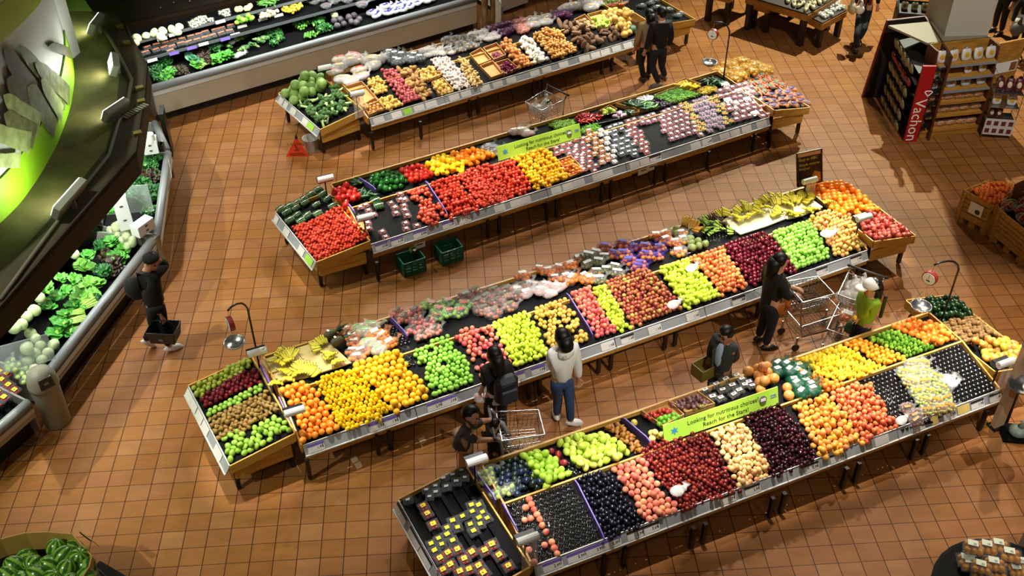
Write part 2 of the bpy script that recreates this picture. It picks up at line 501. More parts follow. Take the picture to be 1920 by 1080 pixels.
def make_cap(key,low_near,high_near,high_far,low_far,label,rail,legs_px,depth=0.13):
 "end bin: corners of the rim in world space"
 C=Stand();C.key=key
 a,b,c,d=low_near,high_near,high_far,low_far
 cen=(a+b+c+d)/4
 nd=(d-a).normalized();ud=(b-a).normalized()
 C.plane=Plane(a,ud,d-a).off(-0.05)
 C.corners=(a,b,c,d)
 rz=math.atan2(ud.y,ud.x)
 t=thing('end_bin',label,'market stand',(cen.x,cen.y,0),rz)
 C.t=t
 n=C.plane.n
 mb=MB();k=-0.05
 mb.slab([p+n*k for p in(a,b,c,d)],n,0.03);mb.build('liner',BLACK,t)
 def side(p,q,nm,m=WOOD,dep=depth):
  out=(q-p).cross(Vector((0,0,1))).normalized()
  if out.dot(p-cen)<0:out=-out
  mb=MB()
  mb.hexa([p+Vector((0,0,-dep)),q+Vector((0,0,-dep)),q+Vector((0,0,-dep))+out*0.02,p+Vector((0,0,-dep))+out*0.02,p+Vector((0,0,.012)),q+Vector((0,0,.012)),q+Vector((0,0,.012))+out*0.02,p+Vector((0,0,.012))+out*0.02])
  return mb.build(nm,m,t)
 side(a,b,'near_board');side(c,d,'far_board');side(b,c,'inner_board')
 if rail:
  out=(d-a).cross(Vector((0,0,1))).normalized()
  if out.dot(a-cen)<0:out=-out
  B0=a+out*0.08-Vector((0,0,0.13));B1=d+out*0.08-Vector((0,0,0.13))
  nn=(d-a).cross(a-B0).normalized()
  if nn.dot(out)<0:nn=-nn
  mb=MB();mb.slab([B0,B1,d,a],nn,0.014);r_=mb.build('price_rail',RAIL,t)
  mb=MB();mb.bar(B0+nn*.004,B1+nn*.004,0.02,0.02);mb.bar(a+nn*.003,d+nn*.003,.012,.012);mb.build('rail_lip',LIP,r_)
  C.rail=(d,B1,nn)
 else:side(d,a,'outer_board')
 z1=a.z-depth-0.02
 ins=0.06
 def flat(p,q,zt,h):
  mid=(p+q)/2;out=Vector((cen.x-mid.x,cen.y-mid.y,0)).normalized()*ins
  dv=(q-p);dv.z=0;dv.normalize()
  mb=MB();mb.bar(Vector((p.x,p.y,zt-h/2))+out+dv*ins,Vector((q.x,q.y,zt-h/2))+out-dv*ins,0.022,h)
  mb.build('apron_plank',WOOD,t)
 for p,q in((a,b),(c,d),(a,d)):
  flat(p,q,z1+0.035,0.115);flat(p,q,z1-0.087,0.095)
 legs=[]
 for(p,sx)in((a,0),(b,0),(c,0),(d,0)):
  q=Vector((p.x,p.y,0));q+=(Vector((cen.x,cen.y,0))-q).normalized()*0.14
  top=p.z-depth-0.03
  mb=MB();mb.box(q+Vector((0,0,top/2+0.01)),(0.055,0.055,top-0.02),Matrix.Rotation(rz,3,'Z'))
  lg=mb.build('leg',STEEL,t)
  mb=MB();mb.lathe([(0.022,0),(0.022,0.02)],8,q);mb.build('foot',METAL,lg)
 return C
ST3=make_stand('s3',(567.5,834.7),(1624.7,469),0.60,1.60,0.80,'long wooden stand of apples, lemons and bananas, behind the person in a white hoodie',[(582,899),(710,854),(732,845),(991,749),(1011,742),(1121,702),(1144,695),(1245,657),(1264,650),(1418,597),(1440,590),(1600,540)])
ST4=make_stand('s4',(1000,1060),(1873,730),0.60,1.46,0.80,'long wooden stand of plums, peaches and cherries, the one closest to the viewer',[(1130,1080),(1168,1065),(1294,1028),(1316,1020),(1441,972),(1462,963),(1577,916),(1600,906),(1706,862),(1727,853),(1835,808)],dd=0.8)
ST2=make_stand('s2',(695,458),(1441,220),0.60,1.60,0.80,'long wooden stand of tomatoes, peppers and boxed berries',[(710,528),(780,505),(915,448),(936,440),(1025,415),(1043,409),(1127,379),(1144,374),(1227,346),(1246,341),(1325,318),(1410,285),(1440,280)],planks=((0.50,0.62,0.36),(0.70,0.83,0.36)))
ST1=make_stand('s1',(692,222),(1200,70),0.60,1.60,0.80,'long wooden stand of potatoes, garlic, onions and squash',[(700,282),(790,262),(880,220),(896,215),(1000,182),(1018,176),(1128,140),(1146,135),(1195,115)])
def world_cap(px,zlow,zhigh):
 return[W(*q,z)if q else None for q,z in zip(px,(zlow,zhigh,zhigh,zlow))]
def fill4(c):
 a,b,d3,d=c
 if a is None:a=b+d-d3
 if b is None:b=a+d3-d
 if d3 is None:d3=b+d-a
 if d is None:d=a+d3-b
 return a,b,d3,d
CAP3L=make_cap('c3l',*fill4(world_cap([(430.6,873.6),(552.2,812.5),(471.7,670.8),(353.6,724.4)],.6,.72)),'wooden end bin of pears, red apples and green mangoes with a grey price rail',True,[])
q=Z('L2',[(385,755),(800,590),(70,365)])
CAP2L=make_cap('c2l',*fill4(world_cap([q[0],q[1],None,q[2]],.6,.72)),'wooden end bin of vine tomatoes and packed green beans',True,[])
q=Z('L1',[(465,735),(870,545),(65,390)])
CAP1L=make_cap('c1l',*fill4(world_cap([q[0],q[1],None,q[2]],.6,.70)),'wooden end bin of cabbages and broccoli beside the orange floor sign',True,[])
CAP4L=make_cap('c4l',*fill4(world_cap([None,(993,1063),(872,874.4),(747.8,937.8)],.6,.72)),'wooden end bin with black steps and clear berry boxes',True,[])
def right_cap(near_in,near_out,ST,wid,key,label,length=1.62):
 ni=W(*near_in,.74);no=W(*near_out,.62)
 L=ST.n*length
 return make_cap(key,no,ni,ni+L,no+L,label,False,[])
CAP3R=right_cap((1638.3,452.9),(1715.7,442.8),ST3,.8,'c3r','wooden end bin of oranges and red pomegranates beside the banana boards')
q=Z('R2',[(715,580),(1065,550)])
CAP2R=right_cap(q[0],q[1],ST2,.8,'c2r','wooden end bin of bagged carrots and netted yellow onions')
q=Z('R1',[(480,290),(915,220)])
CAP1R=right_cap(q[0],q[1],ST1,.8,'c1r','wooden end bin of dark packets beside the couple in coats')
_ni,_fi,_fo=W(1866,697,.74),W(1699.7,564,.74),W(1778,555,.62)
CAP4R=make_cap('c4r',_ni+(_fo-_fi),_ni,_fi,_fo,'wooden end bin of avocados, kiwis and mangoes under a hanging scale',False,[])
def card(rail,along,s,wid,style,label,group,txt=None,hgt=0.115):
 A0,B0,nn=rail
 up=(A0-B0).normalized()
 c=(A0+B0)/2+along*s+nn*0.008
 x=along
 R=Matrix((x,up,nn)).transposed()
 t=thing('price_card',label,'price card',c,R=R,group=group)
 mb=MB();mb.box(c,(wid,hgt,0.003),R);mb.build('card',{'w':CARD,'p':CARD,'d':CARD,'g':LIME,'y':CARDY}[style],t)
 if style in 'pd':
  mb=MB();mb.box(c+up*hgt*0.36+nn*0.003,(wid,hgt*0.28,0.003),R);mb.build('header_band',PURPLE if style=='p' else DARKBAND,t)
 if txt:
  M=Matrix.Translation(c+nn*0.003-up*0.012+x*0.01)@R.to_4x4()
  text(txt,0.05,M,INK,t)
  mb=MB();mb.box(c+nn*0.003+x*(wid*0.42),(0.008,hgt*0.4,0.002),R);mb.build('bar_code',INK,t)
def rail_s(S,px,py):
 "position along a stand's rail seen at this pixel"
 A0,B0,nn=S.rail
 p=Plane(A0,S.u,A0-B0).hit(px,py)
 return(p-A0).dot(S.u)
def cards(S,items,group,label):
 for(px,py,wid,st,tx)in items:
  card(S.rail,S.u,rail_s(S,px,py),wid,st,label,group,tx)
cards(ST3,[(592,837,.22,'p','1.99'),(706,797,.22,'p','1.99'),(733,788,.22,'p','1.99'),(815,760,.22,'p','2.99'),(842,750,.22,'p','3.99'),(973,705,.18,'p',None),(1009,692,.22,'p','1.99'),(1139,647,.22,'w','1.99'),(1176,634,.22,'d','1.49'),(1227,615,.22,'w','1.99'),(1298,590,.22,'w','1.99'),(1384,557,.24,'d','1.99'),(1541,508,.22,'d','1.49'),(1605,486,.22,'d','1.99')],'price cards on the rail of the apple stand','white price card in the grey rail below the apples and lemons')
cards(ST4,[(1038,1068,.25,'p','2.49'),(1083,1049,.25,'p','5.99'),(1118,1037,.25,'p','3.99'),(1147,1022,.25,'p','5.99'),(1194,1011,.23,'d','2.99'),(1222,999,.23,'d','3.49'),(1367,947,.22,'d','2.99'),(1413,930,.22,'d','3.99'),(1523,886,.22,'d','2.99'),(1571,866,.22,'d','2.99'),(1655,838,.22,'w',None),(1722,808,.22,'w',None),(1753,797,.12,'y',None),(1781,785,.22,'d','2.99'),(1807,774,.2,'y',None),(1833,763,.22,'d','3.99'),(1866,748,.2,'d','1.99')],'price cards on the rail of the plum stand','price card in the grey rail below the plums and peaches')
cards(ST2,[(716,463,.22,'p','4.99'),(745,453,.22,'p','4.99'),(787,437,.24,'p','2.99'),(840,420,.22,'p','2.49'),(871,411,.22,'w','2.99'),(936,388,.2,'w',None),(966,379,.2,'w',None),(984,373,.2,'w',None),(1042,355,.2,'w',None),(1064,347,.22,'w',None),(1085,341,.22,'w',None),(1120,329,.22,'w',None),(1138,323,.22,'w',None),(1189,308,.2,'w',None),(1208,302,.2,'w',None),(1228,294,.24,'d','3.99'),(1303,270,.22,'w',None),(1325,263,.22,'w','2.99'),(1358,253,.22,'w',None),(1377,246,.22,'w',None),(1399,240,.22,'w',None),(1427,230,.24,'w',None)],'price cards on the rail of the tomato stand','white price card in the grey rail below the tomatoes and berry boxes')
cards(ST1,[(709,222,.22,'w',None),(745,212,.26,'w',None),(762,207,.22,'g',None),(785,200,.22,'w',None),(808,194,.24,'w',None),(851,181,.22,'w',None),(873,174,.22,'w',None),(909,164,.22,'w',None),(933,157,.22,'w',None),(958,149,.22,'w',None),(1002,135,.22,'w',None),(1024,128,.22,'w',None),(1056,119,.22,'w',None),(1095,108,.26,'w',None),(1116,102,.22,'w',None),(1134,95,.22,'w',None),(1155,89,.22,'w',None),(1176,82,.22,'w',None)],'price cards on the rail of the potato stand','white price card in the grey rail below the potatoes and onions')
def cap_cards(C,items,group,label):
 a,b,c,d=C.corners
 al=(a-d).normalized()
 A0,B0,nn=C.rail
 pl=Plane(A0,al,A0-B0)
 for(px,py,wid,st,tx)in items:
  card(C.rail,al,(pl.hit(px,py)-A0).dot(al),wid,st,label,group,tx)
cap_cards(CAP3L,[(353,747,.22,'w',None),(362,764,.22,'w',None),(373,785,.22,'w',None),(384,806,.22,'w',None),(408,852,.24,'w',None)],'price cards on the pear bin','white price card on the rail of the pear and mango bin')
cap_cards(CAP2L,[(516,418,.14,'w',None),(535,440,.2,'w',None),(563,475,.2,'w',None),(577,494,.24,'g',None)],'price cards on the vine tomato bin','price card on the rail of the vine tomato bin')
cap_cards(CAP1L,[(528,191,.2,'w',None),(534,198,.2,'w',None),(550,208,.2,'w',None),(572,229,.2,'w',None),(582,238,.24,'g',None)],'price cards on the cabbage bin','price card on the rail of the cabbage bin')
cap_cards(CAP4L,[(750,968,.3,'d',None),(776,1012,.3,'d',None),(796,1050,.3,'d',None)],'price cards on the berry box bin','price card on the metal rail of the berry box bin')
def purple(S,pl,p0,p1,label,h=0.10):
 a=pl.hit(*p0);b=pl.hit(*p1)
 mb=MB();nz=Vector((0,0,1))
 d=(b-a).normalized();s=d.cross(nz).normalized()*0.012
 pts=[a-nz*.02,b-nz*.02,b+nz*h*0.7,a+(b-a)*.85+nz*h,a+(b-a)*.1+nz*h,a+nz*h*.6]
 mb.slab(pts,s.normalized(),0.016)
 mb.here('shelf_divider',PURPLE,label,'divider')
purple(ST3,ST3.back,(488,690),(510,735),'purple divider between the pear bin and the banana boards')
purple(ST3,ST3.front,(522,750),(545,800),'purple divider between the pear bin and the oranges')
purple(ST3,ST3.back,(731,602),(764,637),'purple divider between the empty black tray and bagged red apples')
purple(ST3,ST3.front,(1061,556),(1110,634),'purple divider between mixed apples and pink apples')
purple(ST4,ST4.back,(882,880),(929,945),'purple divider between the berry box bin and the bagged greens')
purple(ST4,ST4.front,(940,950),(970,1004),'purple divider beside the mostly empty black cup tray')
purple(ST4,ST4.front,(1076,906),(1132,1018),'purple divider between the empty cup tray and the black plums')
purple(ST4,ST4.back,(1164,790),(1218,836),'purple divider between brown pears and yellow quinces')
purple(ST2,ST2.front,(653,390),(666,407),'purple divider beside the vine tomato bin')
purple(ST2,ST2.back,(671,340),(705,362),'purple divider between zucchini and green peppers')
purple(ST2,ST2.front,(797,345),(839,409),'purple divider between loose pink tomatoes and red tomatoes')
def dimple(d=0.22,w=0.32,low=0.10):
 def fn(q):
  c=math.sqrt(q.x*q.x+q.y*q.y)
  k=1.0
  if c<w:k-=(d if q.z>0 else low)*(1-c/w)
  return k*(1+0.06*q.z)
 return fn
def pearfn(q):
 return 1.0
def mesh_round(r,nu=9,nv=7,fn=None,sq=(1,1,1)):
 mb=MB();mb.ball((0,0,0),(r*sq[0],r*sq[1],r*sq[2]),nu,nv,fn=fn);return mb
def mesh_pear(r,n=9):
 prof=[(0.0,-1.0),(.55,-.95),(.92,-.6),(1.0,-.2),(.86,.25),(.55,.75),(.38,1.15),(.22,1.4),(0.0,1.45)]
 mb=MB();mb.lathe([(a*r,b*r)for a,b in prof],n,caps=False);return mb
def mesh_lemon(r):
 prof=[(0,-1.35),(.22,-1.25),(.5,-1.0),(.88,-.5),(1,0),(.88,.5),(.5,1.0),(.25,1.25),(0,1.4)]
 mb=MB();mb.lathe([(a*r,b*r)for a,b in prof],9,R=Matrix.Rotation(PI/2,3,'X'),caps=False);return mb
def mesh_lumpy(r,sq,seed,amp=.12,nu=9,nv=7):
 rr=random.Random(seed);ks=[Vector((rr.uniform(-1,1),rr.uniform(-1,1),rr.uniform(-1,1)))*2.6 for _ in range(3)]
 ph=[rr.uniform(0,6)for _ in range(3)]
 def fn(q):return 1+amp*sum(math.sin(k.dot(q)+p)for k,p in zip(ks,ph))/2
 mb=MB();mb.ball((0,0,0),(r*sq[0],r*sq[1],r*sq[2]),nu,nv,fn=fn);return mb
def mesh_pepper(r):
 def fn(q):
  a=math.atan2(q.y,q.x);c=math.sqrt(q.x*q.x+q.y*q.y)
  return(1+.10*math.cos(4*a)*c)*(1-(.3*(1-c/.45)if c<.45 and q.z>0 else 0))
 mb=MB();mb.ball((0,0,0),(r,r,r*1.12),12,7,fn=fn)
 mb.m(1);mb.tube([(0,0,r*.65),(0,0,r*1.0),(r*.12,0,r*1.25)],[r*.28,r*.12,r*.1],5)
 return mb
def mesh_tomato(r):
 mb=mesh_round(r,9,7,dimple(.15,.4,.05),(1.04,1.04,.86))
 mb.m(1)
 for k in range(5):
  a=k*2*PI/5
  mb.add([(0,0,r*.78),(r*.22*math.cos(a+.4),r*.22*math.sin(a+.4),r*.83),(r*.5*math.cos(a),r*.5*math.sin(a),r*.76),(r*.22*math.cos(a-.4),r*.22*math.sin(a-.4),r*.83)],[(0,3,2,1)])
 return mb
def mesh_apple(r):
 mb=mesh_round(r,10,7,dimple(),(1,1,.92))
 mb.m(1);mb.tube([(0,0,r*.62),(r*.08,0,r*1.0)],r*.06,4)
 return mb
def mesh_onion(r):
 prof=[(0,-.85),(.5,-.78),(.9,-.4),(1,0),(.86,.45),(.5,.8),(.2,1.0),(.12,1.25),(0,1.28)]
 mb=MB();mb.lathe([(a*r,b*r)for a,b in prof],9,caps=False);return mb
def mesh_garlic(r):
 def fn(q):return 1+.09*math.cos(6*math.atan2(q.y,q.x))
 mb=MB();mb.ball((0,0,0),(r,r,r*.85),12,6,fn=fn);mb.tube([(0,0,r*.7),(0,0,r*1.3)],[r*.3,r*.12],5);return mb
STEM=mat('brown_stem','#4a3517',.7)
CALYX=mat('green_calyx','#3f7a24',.5)
def fm(n,*c,**k):return fruit_mat('skin_'+n,c,**k)
KIND={}
def kind(name,cat,r,meshes,m,lay='any',m2=None,smooth=True):
 mats=[m]+([m2]if m2 else[])
 mm=[]
 for i,mb in enumerate(meshes):
  if m2 is None:mb.mi=[0]*len(mb.mi)
  mm.append(mb.mesh(name,mats,smooth))
 KIND[name]=(cat,r,mm,lay)
kind('green_apple','apple',.038,[mesh_apple(.038)],fm('green_apple','#6fae2f','#8cc444','#a6d25c',mix=.35),m2=STEM)
kind('lime_apple','apple',.039,[mesh_apple(.039)],fm('lime_apple','#b4cf2c','#c9de3a','#d6e556',mix=.35),m2=STEM)
kind('pink_apple','apple',.039,[mesh_apple(.039)],fm('pink_apple','#c2353f','#d8555a','#e58a6a','#d9474f',mix=.5),m2=STEM)
kind('blush_apple','apple',.038,[mesh_apple(.038)],fm('blush_apple','#c8532f','#d9a045','#c9b848','#b8422c',mix=.6),m2=STEM)
kind('mottled_apple','apple',.036,[mesh_apple(.036)],fm('mottled_apple','#5a1519','#8e2f2a','#b56b3c','#a5b148',mix=.6),m2=STEM)
kind('orange_red_apple','apple',.038,[mesh_apple(.038)],fm('gala','#d1452f','#e06b3c','#e6a04e','#d9553a',mix=.6),m2=STEM)
kind('dark_red_apple','apple',.037,[mesh_apple(.037)],fm('dark_red','#3d0812','#5e0f1c','#7c1a28',mix=.5,rough=.22),m2=STEM)
kind('bright_green_apple','apple',.038,[mesh_apple(.038)],fm('granny','#6fb030','#8fc74a','#9ed35a',mix=.35),m2=STEM)
kind('yellow_red_apple','apple',.038,[mesh_apple(.038)],fm('fuji','#d8604a','#e0965a','#d8c25a','#e2b24e',mix=.6),m2=STEM)
kind('orange','orange',.046,[mesh_round(.046,10,7,dimple(.04,.2,.03))],fm('orange','#e87418','#f08a22','#f59a30',mix=.4,bump=.15))
kind('lemon','lemon',.033,[mesh_lemon(.031)],fm('lemon','#edb60e','#f4c818','#f8d63a',mix=.4),'lie')
kind('grapefruit','grapefruit',.047,[mesh_round(.047,10,7)],fm('grapefruit','#eeae14','#f3bd20','#f0a028',mix=.5))
kind('tomato','tomato',.040,[mesh_tomato(.040)],fm('tomato','#b32a18','#c93a22','#d4553a',mix=.4,rough=.25),m2=CALYX)
kind('plum_tomato','tomato',.028,[mesh_lumpy(.028,(1.35,1,1),3,.03)],fm('plum_tomato','#a92a1a','#c03a24','#cf5136',mix=.4,rough=.25))
kind('pink_tomato','tomato',.042,[mesh_tomato(.042)],fm('pink_tomato','#b53a2c','#cf5038','#d86a4a',mix=.4,rough=.25),m2=CALYX)
kind('yellow_tomato','tomato',.039,[mesh_tomato(.039)],fm('yellow_tomato','#e0a010','#ecb81c','#e98f1a',mix=.4,rough=.25),m2=CALYX)
kind('cherry_tomato','tomato',.029,[mesh_tomato(.029)],fm('cherry_tomato','#a8200f','#c23418','#d14a26',mix=.4,rough=.22),m2=CALYX)
kind('heirloom_tomato','tomato',.037,[mesh_tomato(.037)],fm('heirloom','#b93a22','#d06a24','#d99a2a',mix=.3,rough=.25),m2=CALYX)
kind('green_pepper','bell pepper',.048,[mesh_pepper(.048)],fm('green_pepper','#0e3d12','#1c5a1e','#2b7528',mix=.4,rough=.18),m2=CALYX)
kind('red_pepper','bell pepper',.048,[mesh_pepper(.048)],fm('red_pepper','#a8140e','#c4241a','#d23a28',mix=.4,rough=.18),m2=CALYX)
kind('yellow_pepper','bell pepper',.050,[mesh_pepper(.050)],fm('yellow_pepper','#f0b000','#f8c808','#fbd630',mix=.4,rough=.18),m2=CALYX)
kind('orange_pepper','bell pepper',.050,[mesh_pepper(.050)],fm('orange_pepper','#e56f0c','#ee8616','#f2a02a',mix=.4,rough=.18),m2=CALYX)
kind('black_plum','plum',.033,[mesh_round(.033,9,7,None,(1.08,1,1))],fm('black_plum','#08080e','#10111c','#1c1f30',mix=.4,rough=.2))
kind('peach','peach',.043,[mesh_round(.043,9,7,dimple(.15,.3,.02))],fm('peach','#a83a34','#d0695a','#e0906a','#e9b070',mix=.6,rough=.6))
kind('red_plum','plum',.030,[mesh_round(.030,9,7)],fm('red_plum','#3c0a0c','#5c1414','#84261c','#9a4a30',mix=.5,rough=.2))
kind('white_nectarine','nectarine',.039,[mesh_round(.039,9,7)],fm('white_nectarine','#c44534','#e0a870','#e8cf86','#d8705a',mix=.6,rough=.3))
kind('dark_cherry','cherry',.029,[mesh_round(.029,9,7)],fm('dark_cherry','#14040a','#260811','#4a101c',mix=.4,rough=.15))
kind('apricot','apricot',.041,[mesh_round(.041,9,7,dimple(.12,.3,.02))],fm('apricot','#e09a24','#e8ac38','#e08a40','#d8694a',mix=.55,rough=.5))
kind('red_nectarine','nectarine',.038,[mesh_round(.038,9,7)],fm('red_nectarine','#b02c24','#d2543a','#e08a4a','#c43c2c',mix=.6,rough=.3))
kind('avocado','avocado',.043,[mesh_lumpy(.043,(1.25,1,1),5,.05)],fm('avocado','#10201a','#1a2e22','#20284a','#26402a',mix=.4,rough=.3))
kind('green_avocado','avocado',.044,[mesh_lumpy(.044,(1.3,1,1),6,.05)],fm('green_avocado','#0e2412','#1c3c1c','#2c5a2c',mix=.4,rough=.25))
kind('green_mango','mango',.046,[mesh_lumpy(.046,(1.35,1,.85),7,.06)],fm('green_mango','#86b42e','#a4cc3c','#bcd850',mix=.4,rough=.35))
kind('pale_mango','mango',.048,[mesh_lumpy(.048,(1.3,1,.88),8,.06)],fm('pale_mango','#9cc034','#b4cf40','#c8d460','#d4b04c',mix=.4,rough=.35))
kind('red_mango','mango',.046,[mesh_lumpy(.046,(1.3,1,.85),9,.06)],fm('red_mango','#6a1418','#9a2c28','#8a3048',mix=.4,rough=.3))
kind('mixed_mango','mango',.055,[mesh_lumpy(.055,(1.3,1,.88),10,.06)],fm('mixed_mango','#8a9a2c','#b8b83c','#c87a34','#a8382c',mix=.6,rough=.35))
kind('brown_pear','pear',.036,[mesh_pear(.035)],fm('brown_pear','#7a4a1a','#96601f','#a8742c',mix=.4,rough=.5),'lie')
kind('russet_pear','pear',.036,[mesh_pear(.035)],fm('russet_pear','#5a4018','#7a5a22','#8a7030','#9a5a30',mix=.5,rough=.5),'lie')
kind('olive_pear','pear',.040,[mesh_round(.040,9,7,dimple(.2,.3,.05))],fm('olive_pear','#7e8a26','#96a030','#8a9a34',mix=.4,rough=.4))
kind('bright_pear','pear',.036,[mesh_round(.036,9,7,dimple(.2,.3,.05))],fm('bright_pear','#6e9a2c','#86b03a','#90b850',mix=.4,rough=.4))
kind('crimson_pear','pear',.036,[mesh_lumpy(.036,(1.15,1,1),12,.04)],fm('crimson_pear','#3c0a10','#641018','#8a1a22',mix=.5,rough=.15))
kind('small_mango','mango',.040,[mesh_lumpy(.040,(1.3,1,.88),13,.05)],fm('small_mango','#6a9428','#8cb43a','#a0c450',mix=.4,rough=.3))
kind('quince','quince',.046,[mesh_lumpy(.046,(1,1,1.05),14,.07)],fm('quince','#d8c050','#e4d068','#ecdc84',mix=.4))
kind('kiwi','kiwi',.032,[mesh_round(.032,9,7,None,(1.3,1,1))],fm('kiwi','#6a4a22','#866234','#a07c44',mix=.4,rough=.8))
kind('lime','lime',.032,[mesh_lemon(.030)],fm('lime','#2c5a14','#5a8c22','#84b436','#a4cc50',mix=.35),'lie')
kind('pale_lemon','lemon',.034,[mesh_lemon(.032)],fm('pale_lemon','#ecc020','#f2d238','#f6e060',mix=.4),'lie')
kind('clementine','clementine',.038,[mesh_round(.038,9,7,dimple(.08,.25,.05),(1,1,.86))],fm('clementine','#e88418','#f09a1e','#f4aa30',mix=.4))
kind('blood_orange','orange',.040,[mesh_round(.040,9,7)],fm('blood_orange','#e06a1c','#ec8426','#f0a038',mix=.5))
kind('pomelo','pomelo',.072,[mesh_round(.072,10,8,dimple(.05,.3,.03))],fm('pomelo','#d8884a','#e0a050','#d87a4a',mix=.5,rough=.4))
kind('navel_orange','orange',.050,[mesh_round(.050,10,7)],fm('navel_orange','#ee7c16','#f4921e','#f8a42c',mix=.4,bump=.15))
kind('pomegranate','pomegranate',.046,[mesh_onion(.046)],fm('pomegranate','#9a2a2c','#b8443a','#cc6a50','#a8343c',mix=.5))
kind('cabbage','cabbage',.10,[mesh_lumpy(.10,(1,1,.92),20,.03,12,9),mesh_lumpy(.10,(1,1,.95),21,.03,12,9)],fm('cabbage','#5c8030','#86a850','#a8c474',mix=.6,nscale=9,rough=.5))
kind('red_potato','potato',.038,[mesh_lumpy(.038,(1.2,1,.9),22),mesh_lumpy(.038,(1.1,1,.95),23)],fm('red_potato','#8a3038','#a84a4c','#b8605c',mix=.4,rough=.6))
kind('yellow_potato','potato',.038,[mesh_lumpy(.038,(1.15,1,.9),24),mesh_lumpy(.038,(1.1,1,.95),25)],fm('yellow_potato','#c8a044','#d8b458','#e0c478',mix=.4,rough=.6))
kind('russet_potato','potato',.046,[mesh_lumpy(.046,(1.7,1,.9),26),mesh_lumpy(.046,(1.5,1,.9),27)],fm('russet_potato','#8a6230','#a47a40','#b89054',mix=.4,rough=.7))
kind('brown_onion','onion',.040,[mesh_onion(.040)],fm('brown_onion','#a86a30','#c08444','#b87434',mix=.4))
kind('garlic','garlic',.030,[mesh_garlic(.030)],fm('garlic','#c8b4a4','#d8c8bc','#e0d4cc',mix=.4,rough=.5))
kind('ginger_root','ginger',.032,[mesh_lumpy(.032,(1.6,.9,.8),28,.3),mesh_lumpy(.030,(1.4,1,.8),29,.3)],fm('ginger','#a88444','#c8a464','#d8bc84',mix=.4,rough=.6))
kind('shallot','shallot',.024,[mesh_onion(.024)],fm('shallot','#7a3440','#94505a','#a86a6a',mix=.4))
kind('red_onion','onion',.036,[mesh_onion(.036)],fm('red_onion','#4a0f28','#6a1c3c','#80304e',mix=.4,rough=.25))
kind('orange_onion','onion',.050,[mesh_onion(.050)],fm('orange_onion','#c8783c','#d89050','#e0a468',mix=.4,rough=.3))
kind('white_onion','onion',.047,[mesh_onion(.047)],fm('white_onion','#d4ccb4','#e4dece','#ece8dc',mix=.4,rough=.3))
kind('yellow_onion','onion',.040,[mesh_onion(.040)],fm('yellow_onion','#c08038','#d09850','#d8a860',mix=.4,rough=.3))
kind('yam','yam',.055,[mesh_lumpy(.055,(2.4,1,.9),30,.12),mesh_lumpy(.05,(2.0,1,.95),31,.14)],fm('yam','#5c4028','#74543a','#8c6c50',mix=.4,rough=.8))
kind('taro_root','taro',.048,[mesh_lumpy(.048,(1.2,1,1),32,.08)],fm('taro','#8a7448','#a89064','#b8a070',mix=.4,rough=.8))
kind('chayote','chayote',.048,[mesh_lumpy(.048,(1.2,1,.9),33,.1)],fm('chayote','#98b83c','#b0cc50','#c0d868',mix=.4,rough=.4))
kind('dark_yam','yam',.040,[mesh_lumpy(.040,(2.2,1,.9),34,.12)],fm('dark_yam','#4a3020','#5c3c28','#6c4a34',mix=.4,rough=.8))
kind('squash','squash',.072,[mesh_pepper(.072)],fm('squash','#b88c38','#c8a048','#d0a85c','#7a7448',mix=.5,rough=.5),m2=STEM)
kind('green_squash','squash',.085,[mesh_pepper(.085)],fm('green_squash','#2c4430','#3c5440','#4a6048',mix=.5,rough=.5),m2=STEM)
kind('tangerine','tangerine',.042,[mesh_round(.042,9,7,dimple(.1,.3,.05),(1,1,.84))],fm('tangerine','#d8540e','#e56a16','#ee8028',mix=.4))
kind('custard_apple','custard apple',.060,[mesh_lumpy(.060,(1,1,1),36,.1,12,8)],fm('custard_apple','#566a30','#7e8c48','#a0a868',mix=.8,nscale=60,rough=.6))
kind('date_fruit','fig',.030,[mesh_lumpy(.030,(1.3,1,.9),37,.06)],fm('date_fruit','#4a3034','#6a4444','#84605c',mix=.4,rough=.4))
kind('tomatillo','tomatillo',.036,[mesh_round(.036,9,7)],fm('tomatillo','#4c8a1c','#6aaa2c','#88c040',mix=.4))
kind('small_red_tomato','tomato',.030,[mesh_round(.030,9,7)],fm('small_red','#8a1c18','#a83024','#b84430',mix=.4,rough=.25))
kind('olive_fruit','olive fruit',.030,[mesh_round(.030,9,7)],fm('olive_fruit','#6a6a24','#7e7a30','#5a5420',mix=.4))
kind('cauliflower','cauliflower',.085,[mesh_lumpy(.085,(1,1,.8),38,.14,12,8)],fm('cauliflower','#c8c48c','#dcdcb0','#e6e8cc',mix=.7,nscale=30,rough=.7))
kind('white_cabbage','cabbage',.085,[mesh_lumpy(.085,(1,1,.92),39,.06,12,8)],fm('white_cabbage','#8aa468','#b0c08c','#ccd4a8',mix=.7,nscale=10,rough=.5))
kind('napa_cabbage','cabbage',.075,[mesh_lumpy(.075,(1.35,1,.95),40,.06,12,8)],fm('napa','#8ca068','#b4c090','#d0d8b0',mix=.8,nscale=14,rough=.5))
kind('red_cabbage','cabbage',.075,[mesh_lumpy(.075,(1,1,.92),41,.06,12,8)],fm('red_cabbage','#3a3038','#564c56','#746a74',mix=.7,nscale=9,rough=.5))
COUNT={}
def rot_any(rr,pl,lay):
 if lay=='lie':
  a=rr.uniform(0,2*PI)
  return pl.rot()@Matrix.Rotation(a,3,'Z')@Matrix.Rotation(PI/2+rr.uniform(-.25,.25),3,'X')
 if lay=='up':
  return pl.rot()@Matrix.Rotation(rr.uniform(0,2*PI),3,'Z')@Matrix.Rotation(rr.uniform(-.5,.5),3,'X')
 if lay=='flat':
  return pl.rot()@Matrix.Rotation(rr.uniform(0,2*PI),3,'Z')
 return Euler((rr.uniform(-1.1,1.1),rr.uniform(-1.1,1.1),rr.uniform(0,2*PI))).to_matrix()
